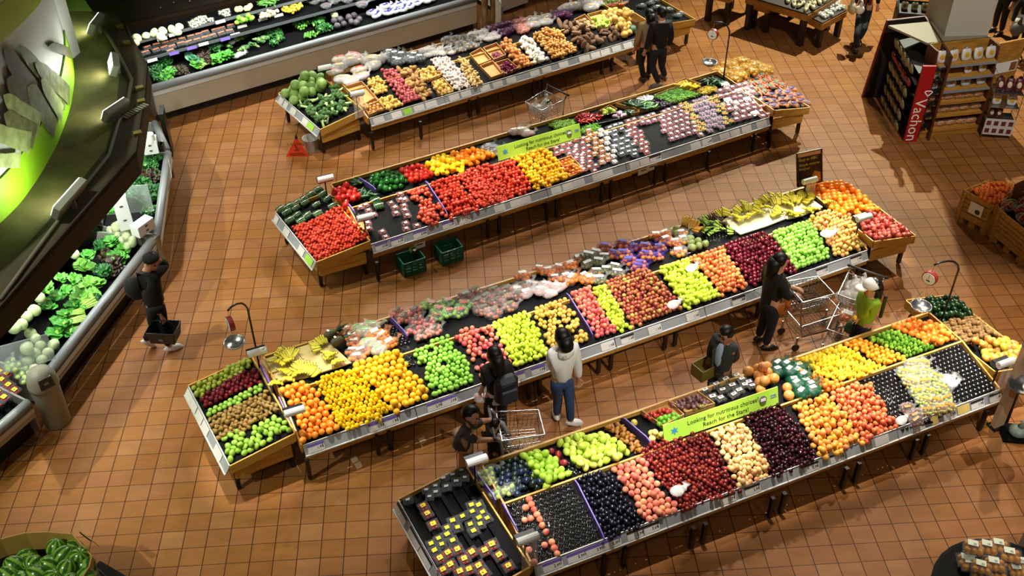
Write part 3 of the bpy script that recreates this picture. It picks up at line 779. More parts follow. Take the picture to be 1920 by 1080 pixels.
def spots(poly,pl,r,sp=1.0,jit=.08,p=1.0,p2=0.35,rr=None,h0=0.0,layers=2,rows=False):
 "places for produce of radius r heaped on a tray plane, inside the outline the photo shows"
 rr=rr or RND
 s=2*r*sp
 base=pl.off(h0+r)
 uv=[base.uv(base.hit(*q))for q in poly]
 a0=min(q[0]for q in uv);a1=max(q[0]for q in uv);b0=min(q[1]for q in uv);b1=max(q[1]for q in uv)
 out=[];dv=s*(1.0 if rows else .866)
 nb=int((b1-b0)/dv)+2;na=int((a1-a0)/s)+2
 for lay in range(layers):
  q=pl.off(h0+r+lay*s*.78)
  for j in range(nb):
   for i in range(na):
    a=a0+(i+(0 if rows else .5*(j%2))+(.5 if lay else 0))*s;b=b0+(j+(.33 if lay else 0))*dv
    if rr.random()>(p if lay==0 else p2):continue
    a+=rr.uniform(-jit,jit)*s;b+=rr.uniform(-jit,jit)*s
    w=q.at(a,b,rr.uniform(-.06,.12)*r)
    x,y=pix(w)
    if inpoly(x,y,poly):out.append(w)
 return out
def place(name,pts,pl,label,group,scale=(.92,1.08),rr=None,cap=300,stufflabel=None):
 rr=rr or RND
 cat,r,meshes,lay=KIND[name]
 pts=sorted(pts,key=lambda p:(p-CAM_P).length)
 room=max(0,cap-COUNT.get(name,0))
 solo,rest=pts[:room],pts[room:]
 COUNT[name]=COUNT.get(name,0)+len(solo)
 base=None
 for k,p in enumerate(solo):
  me=meshes[rr.randrange(len(meshes))]
  if base is None:
   o=base=bpy.data.objects.new(name,me)
   tag(o,label,cat,group)
  else:
   o=base.copy();o.data=me
  COL.objects.link(o)
  s=rr.uniform(*scale)
  o.matrix_world=Matrix.Translation(p)@(rot_any(rr,pl,lay)*s).to_4x4()
 if rest:
  bm=MB();src=meshes[0]
  vs=[v.co.copy()for v in src.vertices];fs=[list(f.vertices)for f in src.polygons];ms=[f.material_index for f in src.polygons]
  for p in rest:
   R=rot_any(rr,pl,lay)*rr.uniform(*scale)
   k=len(bm.v);bm.v+=[p+R@v for v in vs]
   bm.f+=[[i+k for i in f]for f in fs];bm.mi+=ms
  bm.here(name+'_heap',list(src.materials),stufflabel or('further '+label),cat,None,'stuff',smooth=True)
 return len(pts)
def heap(name,zoom,poly,pl,label,group=None,sp=1.0,p=1.0,p2=.35,jit=.08,h0=0.0,layers=2,cap=300,scale=(.92,1.08),rows=False):
 pts=spots(Z(zoom,poly),pl,KIND[name][1],sp,jit,p,p2,None,h0,layers,rows)
 n=place(name,pts,pl,label,group or label,scale,cap=cap)
 return n
f3,b3,f4,b4,f2,b2,f1,b1=ST3.front,ST3.back,ST4.front,ST4.back,ST2.front,ST2.back,ST1.front,ST1.back
heap('orange','M',[(165,775),(330,690),(410,725),(480,800),(560,930),(640,1075),(350,1160),(300,960),(230,830)],f3,'orange in the heap beside the lemons, next to the pear bin',p2=.3)
heap('lemon','M',[(430,700),(640,600),(760,650),(850,720),(930,810),(1010,900),(930,1000),(640,1070),(570,930),(490,790)],f3,'small yellow lemon in the heap between oranges and grapefruits',p2=.6)
heap('grapefruit','M',[(640,640),(830,520),(1060,470),(1110,550),(1150,640),(1260,680),(1310,820),(1060,930),(960,945),(1010,880),(930,800),(850,700),(760,640)],f3,'yellow grapefruit heaped between the lemons and green apples',p2=.3)
heap('green_apple','M',[(1155,465),(1440,355),(1500,450),(1570,500),(1600,580),(1645,720),(1330,815),(1270,640)],f3,'green apple in the heap beside the yellow grapefruits',p=.92,p2=.2)
heap('pink_apple','M',[(1455,345),(1750,260),(1850,450),(1925,600),(1680,700),(1620,560),(1560,450)],f3,'pink apple behind the person with a backpack',p=.8,p2=.15,sp=1.05)
heap('lime_apple','N',[(-165,255),(110,165),(180,290),(285,500),(30,605),(-40,500)],f3,'lime green apple heaped beside the pink apples, by the white hoodie',p2=.4)
heap('blush_apple','N',[(150,170),(290,105),(390,70),(470,190),(605,395),(420,455),(285,470),(220,300)],f3,'blushed apple in the tray behind the white hoodie',p=.85,p2=.15)
heap('pink_apple','N',[(440,20),(580,-20),(650,130),(720,220),(795,340),(620,365),(530,200)],f3,'pink apple in the heap beside the purple divider, lime apples next to it',p2=.3)
heap('lime_apple','N',[(585,0),(690,-40),(790,130),(890,300),(790,335),(690,180)],f3,'lime green apple in the narrow band between pink and mottled apples',p2=.35)
heap('mottled_apple','N',[(700,-45),(1010,-160),(1100,-60),(1180,30),(1290,155),(900,300),(800,130)],f3,'mottled red and green apple between two lime green heaps',p2=.35)
heap('lime_apple','B',[(250,715),(550,620),(700,780),(855,990),(700,1050),(540,1110),(430,960),(330,830)],f3,'lime green apple in the heap between mottled and orange-red apples',p2=.45)
heap('orange_red_apple','B',[(565,605),(885,500),(940,590),(1000,700),(1130,890),(860,985),(720,780)],f3,'orange-red apple between the lime apples and the dark red apples',p2=.3)
heap('dark_red_apple','B',[(890,490),(1310,375),(1440,545),(1590,740),(1150,890),(1000,660)],f3,'dark red apple in the heap behind the person in black',p2=.3)
heap('bright_green_apple','B',[(1350,375),(1680,260),(1740,320),(1918,620),(1600,745),(1480,620)],f3,'bright green apple in the heap next to the dark red apples',p2=.3)
heap('yellow_red_apple','R3',[(390,405),(520,350),(660,320),(830,400),(870,600),(940,690),(650,790),(570,630),(440,480)],f3,'yellow and red apple heaped at the end of the apple stand',p2=.35)
c=CAP3L.plane
heap('olive_pear','L3',[(115,265),(300,170),(480,75),(535,130),(400,200),(170,335),(130,340)],c,'olive green pear along the rear edge of the pear bin',p2=.2)
heap('crimson_pear','L3',[(170,340),(440,170),(540,160),(580,240),(400,320),(190,420)],c,'crimson fruit in the shiny dark row of the pear bin',p2=.3)
heap('bright_pear','L3',[(190,430),(400,330),(560,250),(610,290),(480,360),(220,480)],c,'bright green fruit in the narrow row of the pear bin',p2=.15)
heap('russet_pear','L3',[(220,490),(480,350),(610,300),(700,430),(600,490),(420,580),(280,640)],c,'brown russet pear in the pear bin',p2=.35)
heap('small_mango','L3',[(290,650),(330,590),(500,540),(620,480),(720,470),(765,570),(560,680),(370,795)],c,'small green mango at the near edge of the pear bin',p=.75,p2=.12,sp=1.1)
c=CAP3R.plane
heap('navel_orange','R3',[(350,110),(400,70),(520,55),(760,60),(900,170),(1075,330),(950,350),(860,370),(680,360),(530,260),(440,200)],c,'large orange in the heap under the small black sign with bananas beside',p2=.4)
heap('pomegranate','R3',[(880,470),(950,350),(1080,340),(1230,440),(1390,575),(1040,615),(930,560)],c,'red pomegranate in the end bin next to the large oranges',p2=.35)
heap('black_plum','Q',[(485,350),(640,300),(725,285),(790,340),(850,480),(990,700),(725,825)],f4,'black plum in the heap between the empty cup tray and the peaches',p2=.45,jit=.15)
heap('peach','Q',[(735,265),(960,195),(1030,270),(1100,400),(1270,595),(1030,705),(960,610),(830,430)],f4,'fuzzy pink peach heaped beside the black plums',p2=.3,jit=.12)
heap('red_plum','Q',[(965,150),(1060,75),(1200,40),(1420,-30),(1480,40),(1560,150),(1620,330),(1720,445),(1280,595),(1190,450),(1060,310)],f4,'small dark red plum in the heap below the green sign',p2=.45,jit=.15)
heap('white_nectarine','Q',[(1470,10),(1640,-60),(1750,-60),(1800,20),(1850,110),(1940,320),(1730,440),(1640,330),(1580,170)],f4,'pale pink and yellow nectarine between red plums and dark cherries',p2=.35,jit=.12)
heap('dark_cherry','px',[(1393,782),(1420,768),(1458,756),(1492,790),(1538,862),(1446,898),(1420,840)],f4,'near-black cherry in the shiny heap beside the apricots',p2=.5,jit=.15)
heap('apricot','px',[(1487,762),(1520,745),(1552,738),(1580,772),(1618,832),(1538,863),(1505,800)],f4,'golden apricot in the heap beside the dark cherries',p2=.3,jit=.12)
heap('red_nectarine','px',[(1552,737),(1600,720),(1632,716),(1640,735),(1660,765),(1686,800),(1620,832),(1582,775)],f4,'red nectarine in the heap next to the golden apricots',p2=.35,jit=.12)
heap('avocado','C',[(250,570),(370,500),(520,440),(590,510),(660,610),(720,690),(420,790),(330,690)],b4,'dark avocado with a bluish skin beside the bagged greens',p2=.2)
heap('green_mango','C',[(520,435),(620,400),(725,385),(800,440),(970,610),(740,700),(650,600)],b4,'green mango in the heap next to the dark avocados',p2=.35)
heap('red_mango','C',[(750,370),(815,350),(930,480),(870,505)],b4,'red mango in the narrow band between two green mango heaps',p2=.1)
heap('pale_mango','C',[(840,325),(1010,265),(1240,205),(1310,265),(1500,430),(1290,510),(1080,585),(960,440)],b4,'pale green stickered mango in the large heap by the trolley',p2=.35)
heap('brown_pear','C',[(1245,190),(1375,155),(1470,250),(1600,380),(1530,425),(1400,300)],b4,'brown pear beside the purple divider and pale mangoes',p2=.25)
heap('quince','C',[(1460,140),(1500,110),(1560,140),(1540,180)],b4,'yellow quince heaped at the rear edge beside a cardboard box',p2=.2)
heap('quince','C',[(1610,240),(1690,190),(1770,280),(1660,330)],b4,'yellow quince heaped below the green sign',p2=.4)
heap('small_red_tomato','N',[(1000,960),(1150,890),(1200,935),(1040,1000)],b4,'small red tomato in the cardboard box behind the green sign',h0=.03)
heap('tomatillo','N',[(1060,995),(1215,925),(1275,975),(1130,1040)],b4,'green tomatillo in the cardboard box behind the green sign',h0=.03,p2=.3)
heap('date_fruit','N',[(1195,870),(1330,810),(1400,805),(1500,870),(1390,910),(1310,880),(1260,915)],b4,'purple-brown fig in the compartment behind the green sign',h0=.03)
heap('olive_fruit','N',[(1350,900),(1420,870),(1490,885),(1370,935)],b4,'dull olive green fruit beside the figs',h0=.03)
heap('pomelo','D',[(-20,620),(60,590),(200,560),(260,640),(250,740),(120,790)],b4,'large pink pomelo behind the green sign',p2=.3)
heap('pomelo','D',[(260,680),(330,690),(420,850),(370,900),(330,830)],b4,'large pomelo between the green sign and green netted bags',p2=0)
heap('blood_orange','D',[(340,560),(425,520),(500,600),(590,660),(700,690),(860,705),(760,790),(600,770),(530,680)],b4,'small orange along the edge of the pale lemon heap',p2=.3)
heap('pale_lemon','D',[(425,525),(800,400),(900,440),(1010,520),(1190,590),(1010,680),(860,690),(700,680),(580,640)],b4,'bright lemon in the heap in front of the trolleys',p2=.6)
heap('clementine','D',[(840,400),(960,340),(1100,390),(1230,440),(1360,490),(1350,530),(1200,575),(1110,540),(1010,470)],b4,'orange clementine between the bright lemons and limes',p2=.4)
heap('lime','D',[(1010,345),(1240,260),(1330,300),(1430,350),(1620,425),(1390,515),(1300,440),(1130,390)],b4,'lime in the green heap beside the clementines',p2=.4)
heap('blood_orange','D',[(1250,235),(1400,155),(1500,190),(1640,215),(1790,360),(1690,400),(1540,385),(1390,300)],b4,'large orange heaped beside the limes under the scale pan',p2=.3,sp=1.1,scale=(1.15,1.3))
c=CAP4R.plane
heap('green_avocado','R4',[(240,110),(330,80),(520,60),(610,120),(700,220),(560,220),(440,265),(370,200)],c,'dark green avocado in the end bin under the hanging scale',p2=.35)
heap('kiwi','R4',[(430,290),(560,225),(700,220),(800,300),(900,370),(720,390),(680,440),(560,420)],c,'brown kiwi in the end bin between avocados and mangoes',p2=.35)
heap('mixed_mango','R4',[(700,400),(880,385),(980,410),(1080,460),(1080,590),(1010,610),(800,570),(730,500)],c,'green and red mango in the end bin beside the grey post',p2=.2)
c=CAP2L.plane
heap('cherry_tomato','L2',[(190,475),(330,440),(480,360),(560,315),(640,320),(680,420),(800,560),(620,660),(390,755),(300,640)],c,'vine tomato in the heap in the end bin',p2=.45,jit=.15)
heap('pink_tomato','E',[(940,400),(1080,345),(1120,360),(1320,655),(1130,725),(1010,640),(1050,520),(940,470)],f2,'loose pink tomato between boxed tomatoes and the purple divider',p=.85,p2=.25)
heap('tomato','E',[(1120,310),(1220,285),(1400,250),(1470,380),(1640,565),(1340,660),(1230,470)],f2,'red tomato in the heap beside the purple divider',p2=.4)
heap('plum_tomato','E',[(1400,250),(1560,165),(1700,140),(1800,300),(1925,470),(1650,560),(1500,380)],f2,'small plum tomato in the heap between round red tomatoes',p2=.5,jit=.15)
heap('tomato','P',[(-200,200),(-150,150),(0,112),(60,190),(165,345),(0,400),(-120,330)],f2,'red tomato in the heap next to yellow tomatoes',p2=.4)
heap('yellow_tomato','P',[(0,110),(100,60),(240,20),(330,100),(430,265),(170,350),(100,240)],f2,'yellow tomato heaped below the green sign',p2=.45)
heap('heirloom_tomato','P',[(350,130),(430,105),(540,210),(430,255)],f2,'red and yellow tomato in the small cardboard tray',p2=.4)
heap('red_pepper','E',[(190,380),(370,325),(440,380),(500,470),(330,530),(240,470)],b2,'red bell pepper at the near end of the tomato stand',p2=.4,h0=.02)
heap('green_pepper','E',[(530,290),(640,230),(760,210),(830,230),(930,270),(890,350),(680,430),(600,340)],b2,'dark green bell pepper beside the red peppers',p2=.5)
heap('red_pepper','E',[(820,200),(1030,150),(1190,235),(1050,310),(960,290)],b2,'red bell pepper between green and yellow peppers',p2=.45)
heap('yellow_pepper','E',[(1050,130),(1180,90),(1290,50),(1380,90),(1460,120),(1440,210),(1190,245)],b2,'yellow bell pepper between red and orange peppers',p2=.5)
heap('orange_pepper','E',[(1310,45),(1430,10),(1620,-10),(1760,70),(1480,160),(1450,110)],b2,'orange bell pepper between yellow peppers and the green sign',p2=.5)
c=CAP1L.plane
heap('cabbage','L1',[(115,380),(240,290),(340,195),(440,190),(550,300),(440,400),(290,440),(200,500)],c,'round green cabbage in the end bin above the orange floor sign',p2=.35,sp=.98)
heap('yellow_potato','G',[(655,560),(690,510),(770,495),(905,660),(740,725)],f1,'yellow potato in the box beside the red potatoes',p2=.35)
heap('yellow_potato','G',[(770,745),(920,715),(1055,830),(880,890)],f1,'yellow potato in the front box below another yellow heap',p2=.35)
heap('brown_onion','G',[(600,835),(680,790),(780,800),(850,880),(680,945)],f1,'brown onion in the corner box of the potato stand',p2=.3)
heap('brown_onion','G',[(480,690),(530,680),(570,800),(540,810)],f1,'brown onion behind the white bag roll',p2=0)
heap('red_potato','G',[(805,430),(960,420),(1070,560),(1245,745),(1080,820),(930,645)],f1,'red potato in the tall heap between yellow potatoes and russets',p2=.45)
heap('russet_potato','G',[(1000,410),(1200,390),(1230,480),(1320,600),(1430,715),(1260,765),(1080,560)],f1,'brown russet potato beside the red potatoes',p2=.35,sp=1.1)
heap('yellow_potato','G',[(1210,430),(1380,390),(1475,490),(1330,560),(1260,520)],f1,'yellow potato in the rear box beside the garlic',p2=.35)
heap('yellow_potato','G',[(1385,580),(1500,550),(1615,660),(1450,710)],f1,'yellow potato in the front box beside the garlic',p2=.35)
heap('garlic','G',[(1360,300),(1560,280),(1700,430),(1825,610),(1660,660),(1480,480)],f1,'white garlic bulb in the heap beside the ginger',p2=.45,jit=.15)
heap('ginger_root','G',[(1680,290),(1740,270),(1830,400),(1960,590),(1840,620),(1720,430)],f1,'piece of ginger in the heap beside the garlic',p2=.4,jit=.15)
heap('shallot','H',[(190,560),(280,510),(350,560),(250,610)],f1,'pink shallot in the rear half empty box',p2=.2)
heap('red_onion','H',[(270,660),(380,620),(480,700),(360,750)],f1,'dark red onion in the front box beside the orange onions',p2=.4)
heap('orange_onion','H',[(285,430),(390,370),(470,470),(570,560),(655,650),(500,705),(400,570)],f1,'orange-brown onion in the heap beside the white onions',p2=.4)
heap('white_onion','H',[(480,380),(590,345),(680,480),(790,600),(660,655),(560,520)],f1,'white onion in the heap between orange and yellow onions',p2=.4)
heap('yellow_onion','H',[(630,350),(760,280),(870,290),(960,380),(1100,520),(840,600),(720,470)],f1,'yellow onion in the heap beside the brown yams',p2=.45)
heap('yam','H',[(890,220),(1040,210),(1250,330),(1390,420),(1150,505),(960,350)],f1,'long brown yam in the heap beside the yellow onions',p2=.4,sp=1.35,jit=.2)
heap('taro_root','H',[(1050,220),(1150,190),(1240,270),(1100,280)],f1,'round tan root behind the brown yams',p2=.3)
heap('chayote','H',[(1180,180),(1340,155),(1420,255),(1280,295)],f1,'light green chayote in the box behind the yams',p2=.4)
heap('dark_yam','H',[(1300,300),(1430,265),(1540,370),(1420,420)],f1,'thin dark root beside the squashes',p2=.4,sp=1.3,jit=.2)
heap('squash','H',[(1320,110),(1450,90),(1600,90),(1650,220),(1600,300),(1650,350),(1560,385),(1420,240)],f1,'tan squash in the heap beside the couple in coats',p2=.3)
heap('green_squash','H',[(1610,250),(1700,230),(1700,330),(1620,320)],f1,'grey-green squash next to the person in a tan coat',p2=0)
FILM=mat('clear_film','#eef2f2',0.15,alpha=0.10,spec=0.6,bump=0.8,nscale=30)
FILMW=mat('milky_film','#f4f0ee',0.2,alpha=0.40,spec=0.7,bump=0.8,nscale=26)
CLEAR=mat('clear_plastic','#b4b8bc',0.12,alpha=0.045,spec=0.5)
LABELW=mat('label_white','#efece6',0.5)
CARDBOARD=mat('cardboard','#b88a50',0.8,noise=0.12,nscale=6)
KRAFT=mat('banana_board','#c9b274',0.7,noise=0.15,nscale=3)
PALEB=mat('pale_board','#e6dfb4',0.6,noise=0.06,nscale=3)
GLOSSB=mat('glossy_black','#141416',0.2,spec=.9)
def lumps(n,r,ext,seed,nu=7,nv=5,sq=(1,1,1)):
 rr=random.Random(seed);mb=MB();k=0
 placed=[]
 for _ in range(400):
  p=Vector((rr.uniform(-1,1),rr.uniform(-1,1),rr.uniform(0,1)))
  if p.x**2+p.y**2+(p.z-.2)**2>1.1:continue
  q=Vector((p.x*ext[0],p.y*ext[1],r+p.z*ext[2]))
  if any((q-o).length<r*1.55 for o in placed):continue
  placed.append(q);mb.ball(q,(r*sq[0],r*sq[1],r*sq[2]),nu,nv,Euler((rr.uniform(0,3),rr.uniform(0,3),0)).to_matrix())
  k+=1
  if k>=n:break
 return mb
def bag_proto(name,cat,cont,r,n,ext,film,seed,lab=LABELW,labsz=(.11,.06),tail=True,sq=(1,1,1)):
 rr=random.Random(seed*3+1)
 t=thing(name,None,cat,(0,0,0))
 ly=ext[2]+2*r
 lumps(n,r,ext,seed,sq=sq).build('contents',cont,t,smooth=True)
 ks=[Vector((rr.uniform(-1,1),rr.uniform(-1,1),rr.uniform(-1,1)))*5 for _ in range(4)]
 def fn(q):return 1+.10*sum(math.sin(k.dot(q)+i)for i,k in enumerate(ks))/2
 mb=MB();mb.ball((0,0,ly*.5),(ext[0]+r*1.1,ext[1]+r*1.1,ly*.54),12,8,fn=fn)
 if tail:
  x=ext[0]+r
  mb.tube([(x*.8,0,ly*.55),(x*1.15,.01,ly*.75),(x*1.4,.03,ly*1.0)],[.035,.018,.045],7,caps=False)
 mb.build('film',film,t,smooth=True)
 if lab is not None:
  mb=MB();a=rr.uniform(-.5,.5)
  R=Matrix.Rotation(a,3,'Z')@Matrix.Rotation(rr.uniform(-.25,.25),3,'X')
  mb.box((ext[0]*rr.uniform(-.2,.2),ext[1]*rr.uniform(-.2,.2),ly*1.0),(labsz[0],labsz[1],.006),R)
  mb.build('label',lab,t)
 return t
def put(proto,where,pl,label,group,h=0.0,jitter=0.4,rr=RND,scale=(.92,1.1),turn=0.0,tilt=.12):
 "set copies of a prototype on a tray plane at the photo's spots"
 out=[]
 for k,q in enumerate(where):
  hh=h
  if len(q)>2:hh=h+q[2]
  p=pl.off(hh).hit(q[0],q[1])
  R=pl.rot()@Matrix.Rotation(turn+rr.uniform(-jitter,jitter),3,'Z')@Euler((rr.uniform(-tilt,tilt),rr.uniform(-tilt,tilt),0)).to_matrix()
  M=Matrix.Translation(p)@(R*rr.uniform(*scale)).to_4x4()
  if not PUT.get(proto.name):
   proto.matrix_world=M;PUT[proto.name]=True;o=proto
   tag(o,label,None,group)
  else:
   o=copy_tree(proto,M,label,group)
  out.append(o)
 return out
PUT={}
def zz(name,pts):
 ox,oy,s=ZOOM[name]
 return[(ox+q[0]/s,oy+q[1]/s)+tuple(q[2:])for q in pts]
def rndspots(zoom,poly,pl,step,h,rr=RND,jit=.25,layers=1):
 P=Z(zoom,poly);q0=pl.off(h);uv=[q0.uv(q0.hit(*q))for q in P]
 a0=min(q[0]for q in uv);a1=max(q[0]for q in uv);b0=min(q[1]for q in uv);b1=max(q[1]for q in uv)
 out=[]
 for L in range(layers):
  j=0;b=b0+L*step[1]*.4
  while b<b1:
   a=a0+(step[0]*.5 if j%2 else 0)+L*step[0]*.3
   while a<a1:
    w=q0.at(a+rr.uniform(-jit,jit)*step[0],b+rr.uniform(-jit,jit)*step[1])
    x,y=pix(w)
    if inpoly(x,y,P):out.append((x,y,L*.06))
    a+=step[0]
   b+=step[1];j+=1
 return out
S_=lambda n:MATS['skin_'+n]
BAG_OR=bag_proto('bagged_oranges','bag of fruit',S_('orange'),.036,10,(.10,.07,.05),FILM,1)
BAG_LEM=bag_proto('bagged_lemons','bag of fruit',S_('pale_lemon'),.030,12,(.10,.07,.05),FILMW,2,mat('label_green','#7fb05a',.5))
BAG_APP=bag_proto('bagged_apples','bag of fruit',S_('pink_apple'),.034,11,(.11,.08,.05),FILM,3,mat('label_dark','#4a3a2a',.5))
BAG_GRN=bag_proto('bagged_green_apples','bag of fruit',S_('green_apple'),.033,11,(.11,.08,.05),FILM,4,mat('label_redgreen','#b0402c',.5))
BAG_BRN=bag_proto('bagged_pears','bag of fruit',S_('mottled_apple'),.032,12,(.11,.08,.06),FILM,5,mat('label_olive','#5a5a3a',.5))
BAG_PEP=bag_proto('bagged_peppers','bag of peppers',S_('red_pepper'),.040,6,(.09,.06,.03),FILMW,6,LABELW)
BAG_CLE=bag_proto('bagged_clementines','bag of fruit',S_('clementine'),.032,12,(.11,.07,.06),mat('net_orange','#f0a070',.3,alpha=.25),7,LABELW)
BAG_OLV=bag_proto('netted_kiwis','bag of fruit',S_('olive_fruit'),.026,16,(.10,.07,.06),FILM,8,mat('label_strip','#d8d8d4',.5),(.14,.05))
BAG_BLU=bag_proto('blue_netted_oranges','bag of fruit',S_('navel_orange'),.036,10,(.11,.07,.06),mat('net_blue','#4a3ab0',.4,alpha=.22),9,mat('label_blue','#3f3aa0',.5),(.12,.06))
BAG_GNET=bag_proto('green_netted_bag','bag of fruit',mat('dark_green_net','#0f4a34',.4),.040,8,(.09,.07,.05),mat('net_green','#0e5a3e',.4,alpha=.5),10,LABELW,(.09,.06))
BAG_POT=bag_proto('bagged_potatoes','bag of potatoes',S_('yellow_potato'),.036,10,(.15,.10,.05),FILMW,11,mat('label_red','#c8352a',.5),(.16,.07))
BAG_POTB=bag_proto('white_potato_bag','bag of potatoes',mat('bag_white_print','#cfcac8',.35,noise=.5,nscale=14),.042,9,(.14,.09,.05),FILMW,12,mat('label_yellow','#e0b830',.5),(.12,.08))
BAG_BLK=bag_proto('dark_printed_bag','bag of potatoes',mat('bag_dark_print','#3a4050',.3,noise=.8,nscale=16),.040,9,(.12,.08,.05),FILM,13,LABELW,(.10,.05))
BAG_MUSH=bag_proto('bagged_mushrooms','bag of mushrooms',mat('mushroom_skin','#a08c6c',.5,noise=.5,nscale=18),.034,10,(.11,.07,.05),FILM,14,mat('label_slate','#3a4654',.5),(.12,.05))
BAG_WHT=bag_proto('white_garlic_bag','bag of garlic',S_('garlic'),.024,14,(.09,.07,.04),FILMW,15,None)
BAG_RON=bag_proto('bagged_red_onions','bag of onions',S_('red_onion'),.034,12,(.12,.09,.06),mat('net_purple','#6a3a6a',.3,alpha=.2),16,None)
BAG_OON=bag_proto('bagged_orange_onions','bag of onions',mat('pink_onion','#d88a7a',.4,noise=.3),.038,9,(.11,.08,.05),mat('net_pink','#f0b0a0',.3,alpha=.3),17,None)
BAG_YON=bag_proto('netted_yellow_onions','bag of onions',fruit_mat('skin_golden_onion',['#d89a30','#e4ac44','#ecc070'],.3),.036,15,(.15,.11,.07),mat('net_yellow','#f0c860',.3,alpha=.18),18,None)
BAG_CAR=bag_proto('bagged_carrots','bag of carrots',mat('carrot','#d86a1c',.45,noise=.2),.022,10,(.12,.06,.03),FILM,19,mat('label_green_d','#1e5a34',.5),(.10,.07),sq=(1,1,3.2))
BAG_CARB=bag_proto('blue_bagged_carrots','bag of carrots',mat('baby_carrot','#e07a30',.45,noise=.2),.022,10,(.10,.06,.03),FILM,20,mat('label_ink_blue','#26207a',.5),(.12,.08),sq=(1,1,2.2))
BAG_SAL=bag_proto('bagged_grapes','bag of grapes',fruit_mat('skin_green_grape',['#a0b838','#c0cc4c','#c89a3a','#88a830'],.3),.024,20,(.10,.075,.06),FILM,21,mat('label_orange','#e0922a',.5),(.14,.03))
BAG_RGR=bag_proto('bagged_red_grapes','bag of grapes',fruit_mat('skin_red_grape',['#5a1c24','#7a3030','#8a5030'],.3),.022,22,(.10,.07,.05),FILM,22,mat('label_amber','#c8842a',.5),(.10,.03))
BAG_LIM=bag_proto('bagged_greens','bag of greens',fruit_mat('skin_lettuce_heart',['#8cb83a','#aacc4a','#c8dc6a'],.4),.034,6,(.08,.05,.03),FILM,23,None)
BAG_EMPTY=bag_proto('clear_plastic_bag','plastic bag',FILMW,.012,3,(.06,.04,.02),FILMW,24,None)
put(BAG_OR,zz('A',[(1010,350),(1080,410,.05),(1100,470),(1180,560),(1090,560),(1120,620)]),b3,'clear bag of oranges beside the pineapples','bagged oranges by the pineapples')
put(BAG_LEM,zz('A',[(1130,320),(1200,360,.05),(1270,300),(1300,500),(1230,470,.05),(1340,540)]),b3,'green-labelled bag of lemons beside the bagged oranges','bagged lemons')
put(BAG_CLE,zz('A',[(1370,400,.03),(1440,480),(1300,390,.04)]),b3,'clear bag of yellow citrus beside the empty black tray','bagged citrus by the black tray')
put(BAG_APP,zz('M',[(1050,210),(1100,250),(1180,200),(1200,270,.04),(1290,280),(1180,340),(1250,370,.03),(1330,340)]),b3,'clear bag of pink apples beside the purple divider at the rear','bagged pink apples')
put(BAG_GRN,zz('M',[(1300,150),(1370,190,.05),(1430,130),(1440,210,.04),(1530,200),(1350,240),(1560,150,.03)]),b3,'clear bag of green apples with a red label at the rear of the apple stand','bagged green apples')
put(BAG_BRN,zz('M',[(1560,90),(1640,60),(1660,130,.04),(1720,100),(1780,50),(1800,130,.04),(1850,90),(1700,190),(1780,210),(1900,160),(1880,40,.03),(1960,80),(1990,20)]),b3,'clear bag of mottled apples behind the lime green apples','bagged mottled apples')
put(BAG_PEP,zz('N',[(40,30),(110,60),(170,0),(210,40,.03),(280,60),(340,20),(250,0,.05),(120,-10)]),b3,'white-printed bag of red peppers behind the white hoodie','white bags of red peppers')
put(BAG_OR,zz('P',[(80,1010),(210,960),(270,980,.04),(350,950),(330,1030),(410,1020,.03)]),b3,'clear bag of oranges beside the white pepper bags','bagged oranges by the pepper bags')
put(BAG_CLE,zz('P',[(435,930,.05),(450,1040),(540,1020),(570,1040,.02)]),b3,'clear bag of clementines beside the olive nets','bagged clementines')
put(BAG_OLV,zz('P',[(500,880),(560,920,.04),(620,830),(640,900,.05),(690,870),(700,960),(760,940,.04),(620,980),(780,990),(640,1040,.02),(560,860,.05)]),b3,'net of olive-brown kiwis with silver strips','nets of kiwis')
put(BAG_BLU,zz('P',[(700,800),(770,860),(840,780,.05),(840,850,.05),(900,800),(880,900),(960,920),(1010,860,.05),(1000,790,.05),(1080,870),(950,960),(1100,800)]),b3,'blue and white net of oranges in the tall pile','blue nets of oranges')
put(BAG_OR,zz('P',[(1080,710),(1150,740),(1150,690,.05),(1230,760),(1270,690,.04),(1250,830),(1280,740,.04)]),b3,'red-banded bag of oranges beside the green custard apples','banded bags of oranges')
put(BAG_SAL,zz('X',[(1080,590),(1150,580),(1010,650),(1090,660),(1180,650),(1060,720),(1150,720),(1250,690),(1100,790),(1190,790),(1280,770),(1150,860),(1240,860),(1320,840),(1180,930),(1280,920),(1340,900)]),f4,'clear bag of yellow-green grapes on the black cup tray','bagged green grapes',h=.02)
put(BAG_RGR,zz('X',[(1030,910),(1080,960),(1100,1000)]),f4,'clear bag of red grapes beside the bagged green grapes','bagged red grapes',h=.02)
put(BAG_EMPTY,zz('X',[(1000,1000,.04),(1330,690,.03),(1380,720,.03)]),f4,'crumpled clear bag lying on the black cup tray','crumpled bags on the cup tray',h=.02,scale=(1.2,1.5))
put(BAG_EMPTY,[(1270,922,.08)],f4,'white plastic bag crumpled on the red plums',None,h=.04,scale=(1.3,1.4))
put(BAG_EMPTY,zz('N',[(1210,130,.08)]),f3,'white plastic bag crumpled on the mottled apples',None,h=.05,scale=(1.3,1.4))
put(BAG_EMPTY,zz('R3',[(570,570,.08)]),f3,'clear bag lying on the yellow and red apples',None,h=.05,scale=(1.5,1.6))
put(BAG_EMPTY,zz('B',[(590,730,.08)]),f3,'clear bag lying on the lime apples',None,h=.05,scale=(1.3,1.4))
put(BAG_GNET,zz('D',[(270,600),(330,600,.04),(260,660),(370,650,.04),(420,660),(440,620),(400,740),(430,770,.04),(500,760),(540,780),(480,690),(460,830),(560,820)]),b4,'dark green netted bag with a white label beside the pomelos','green netted bags')
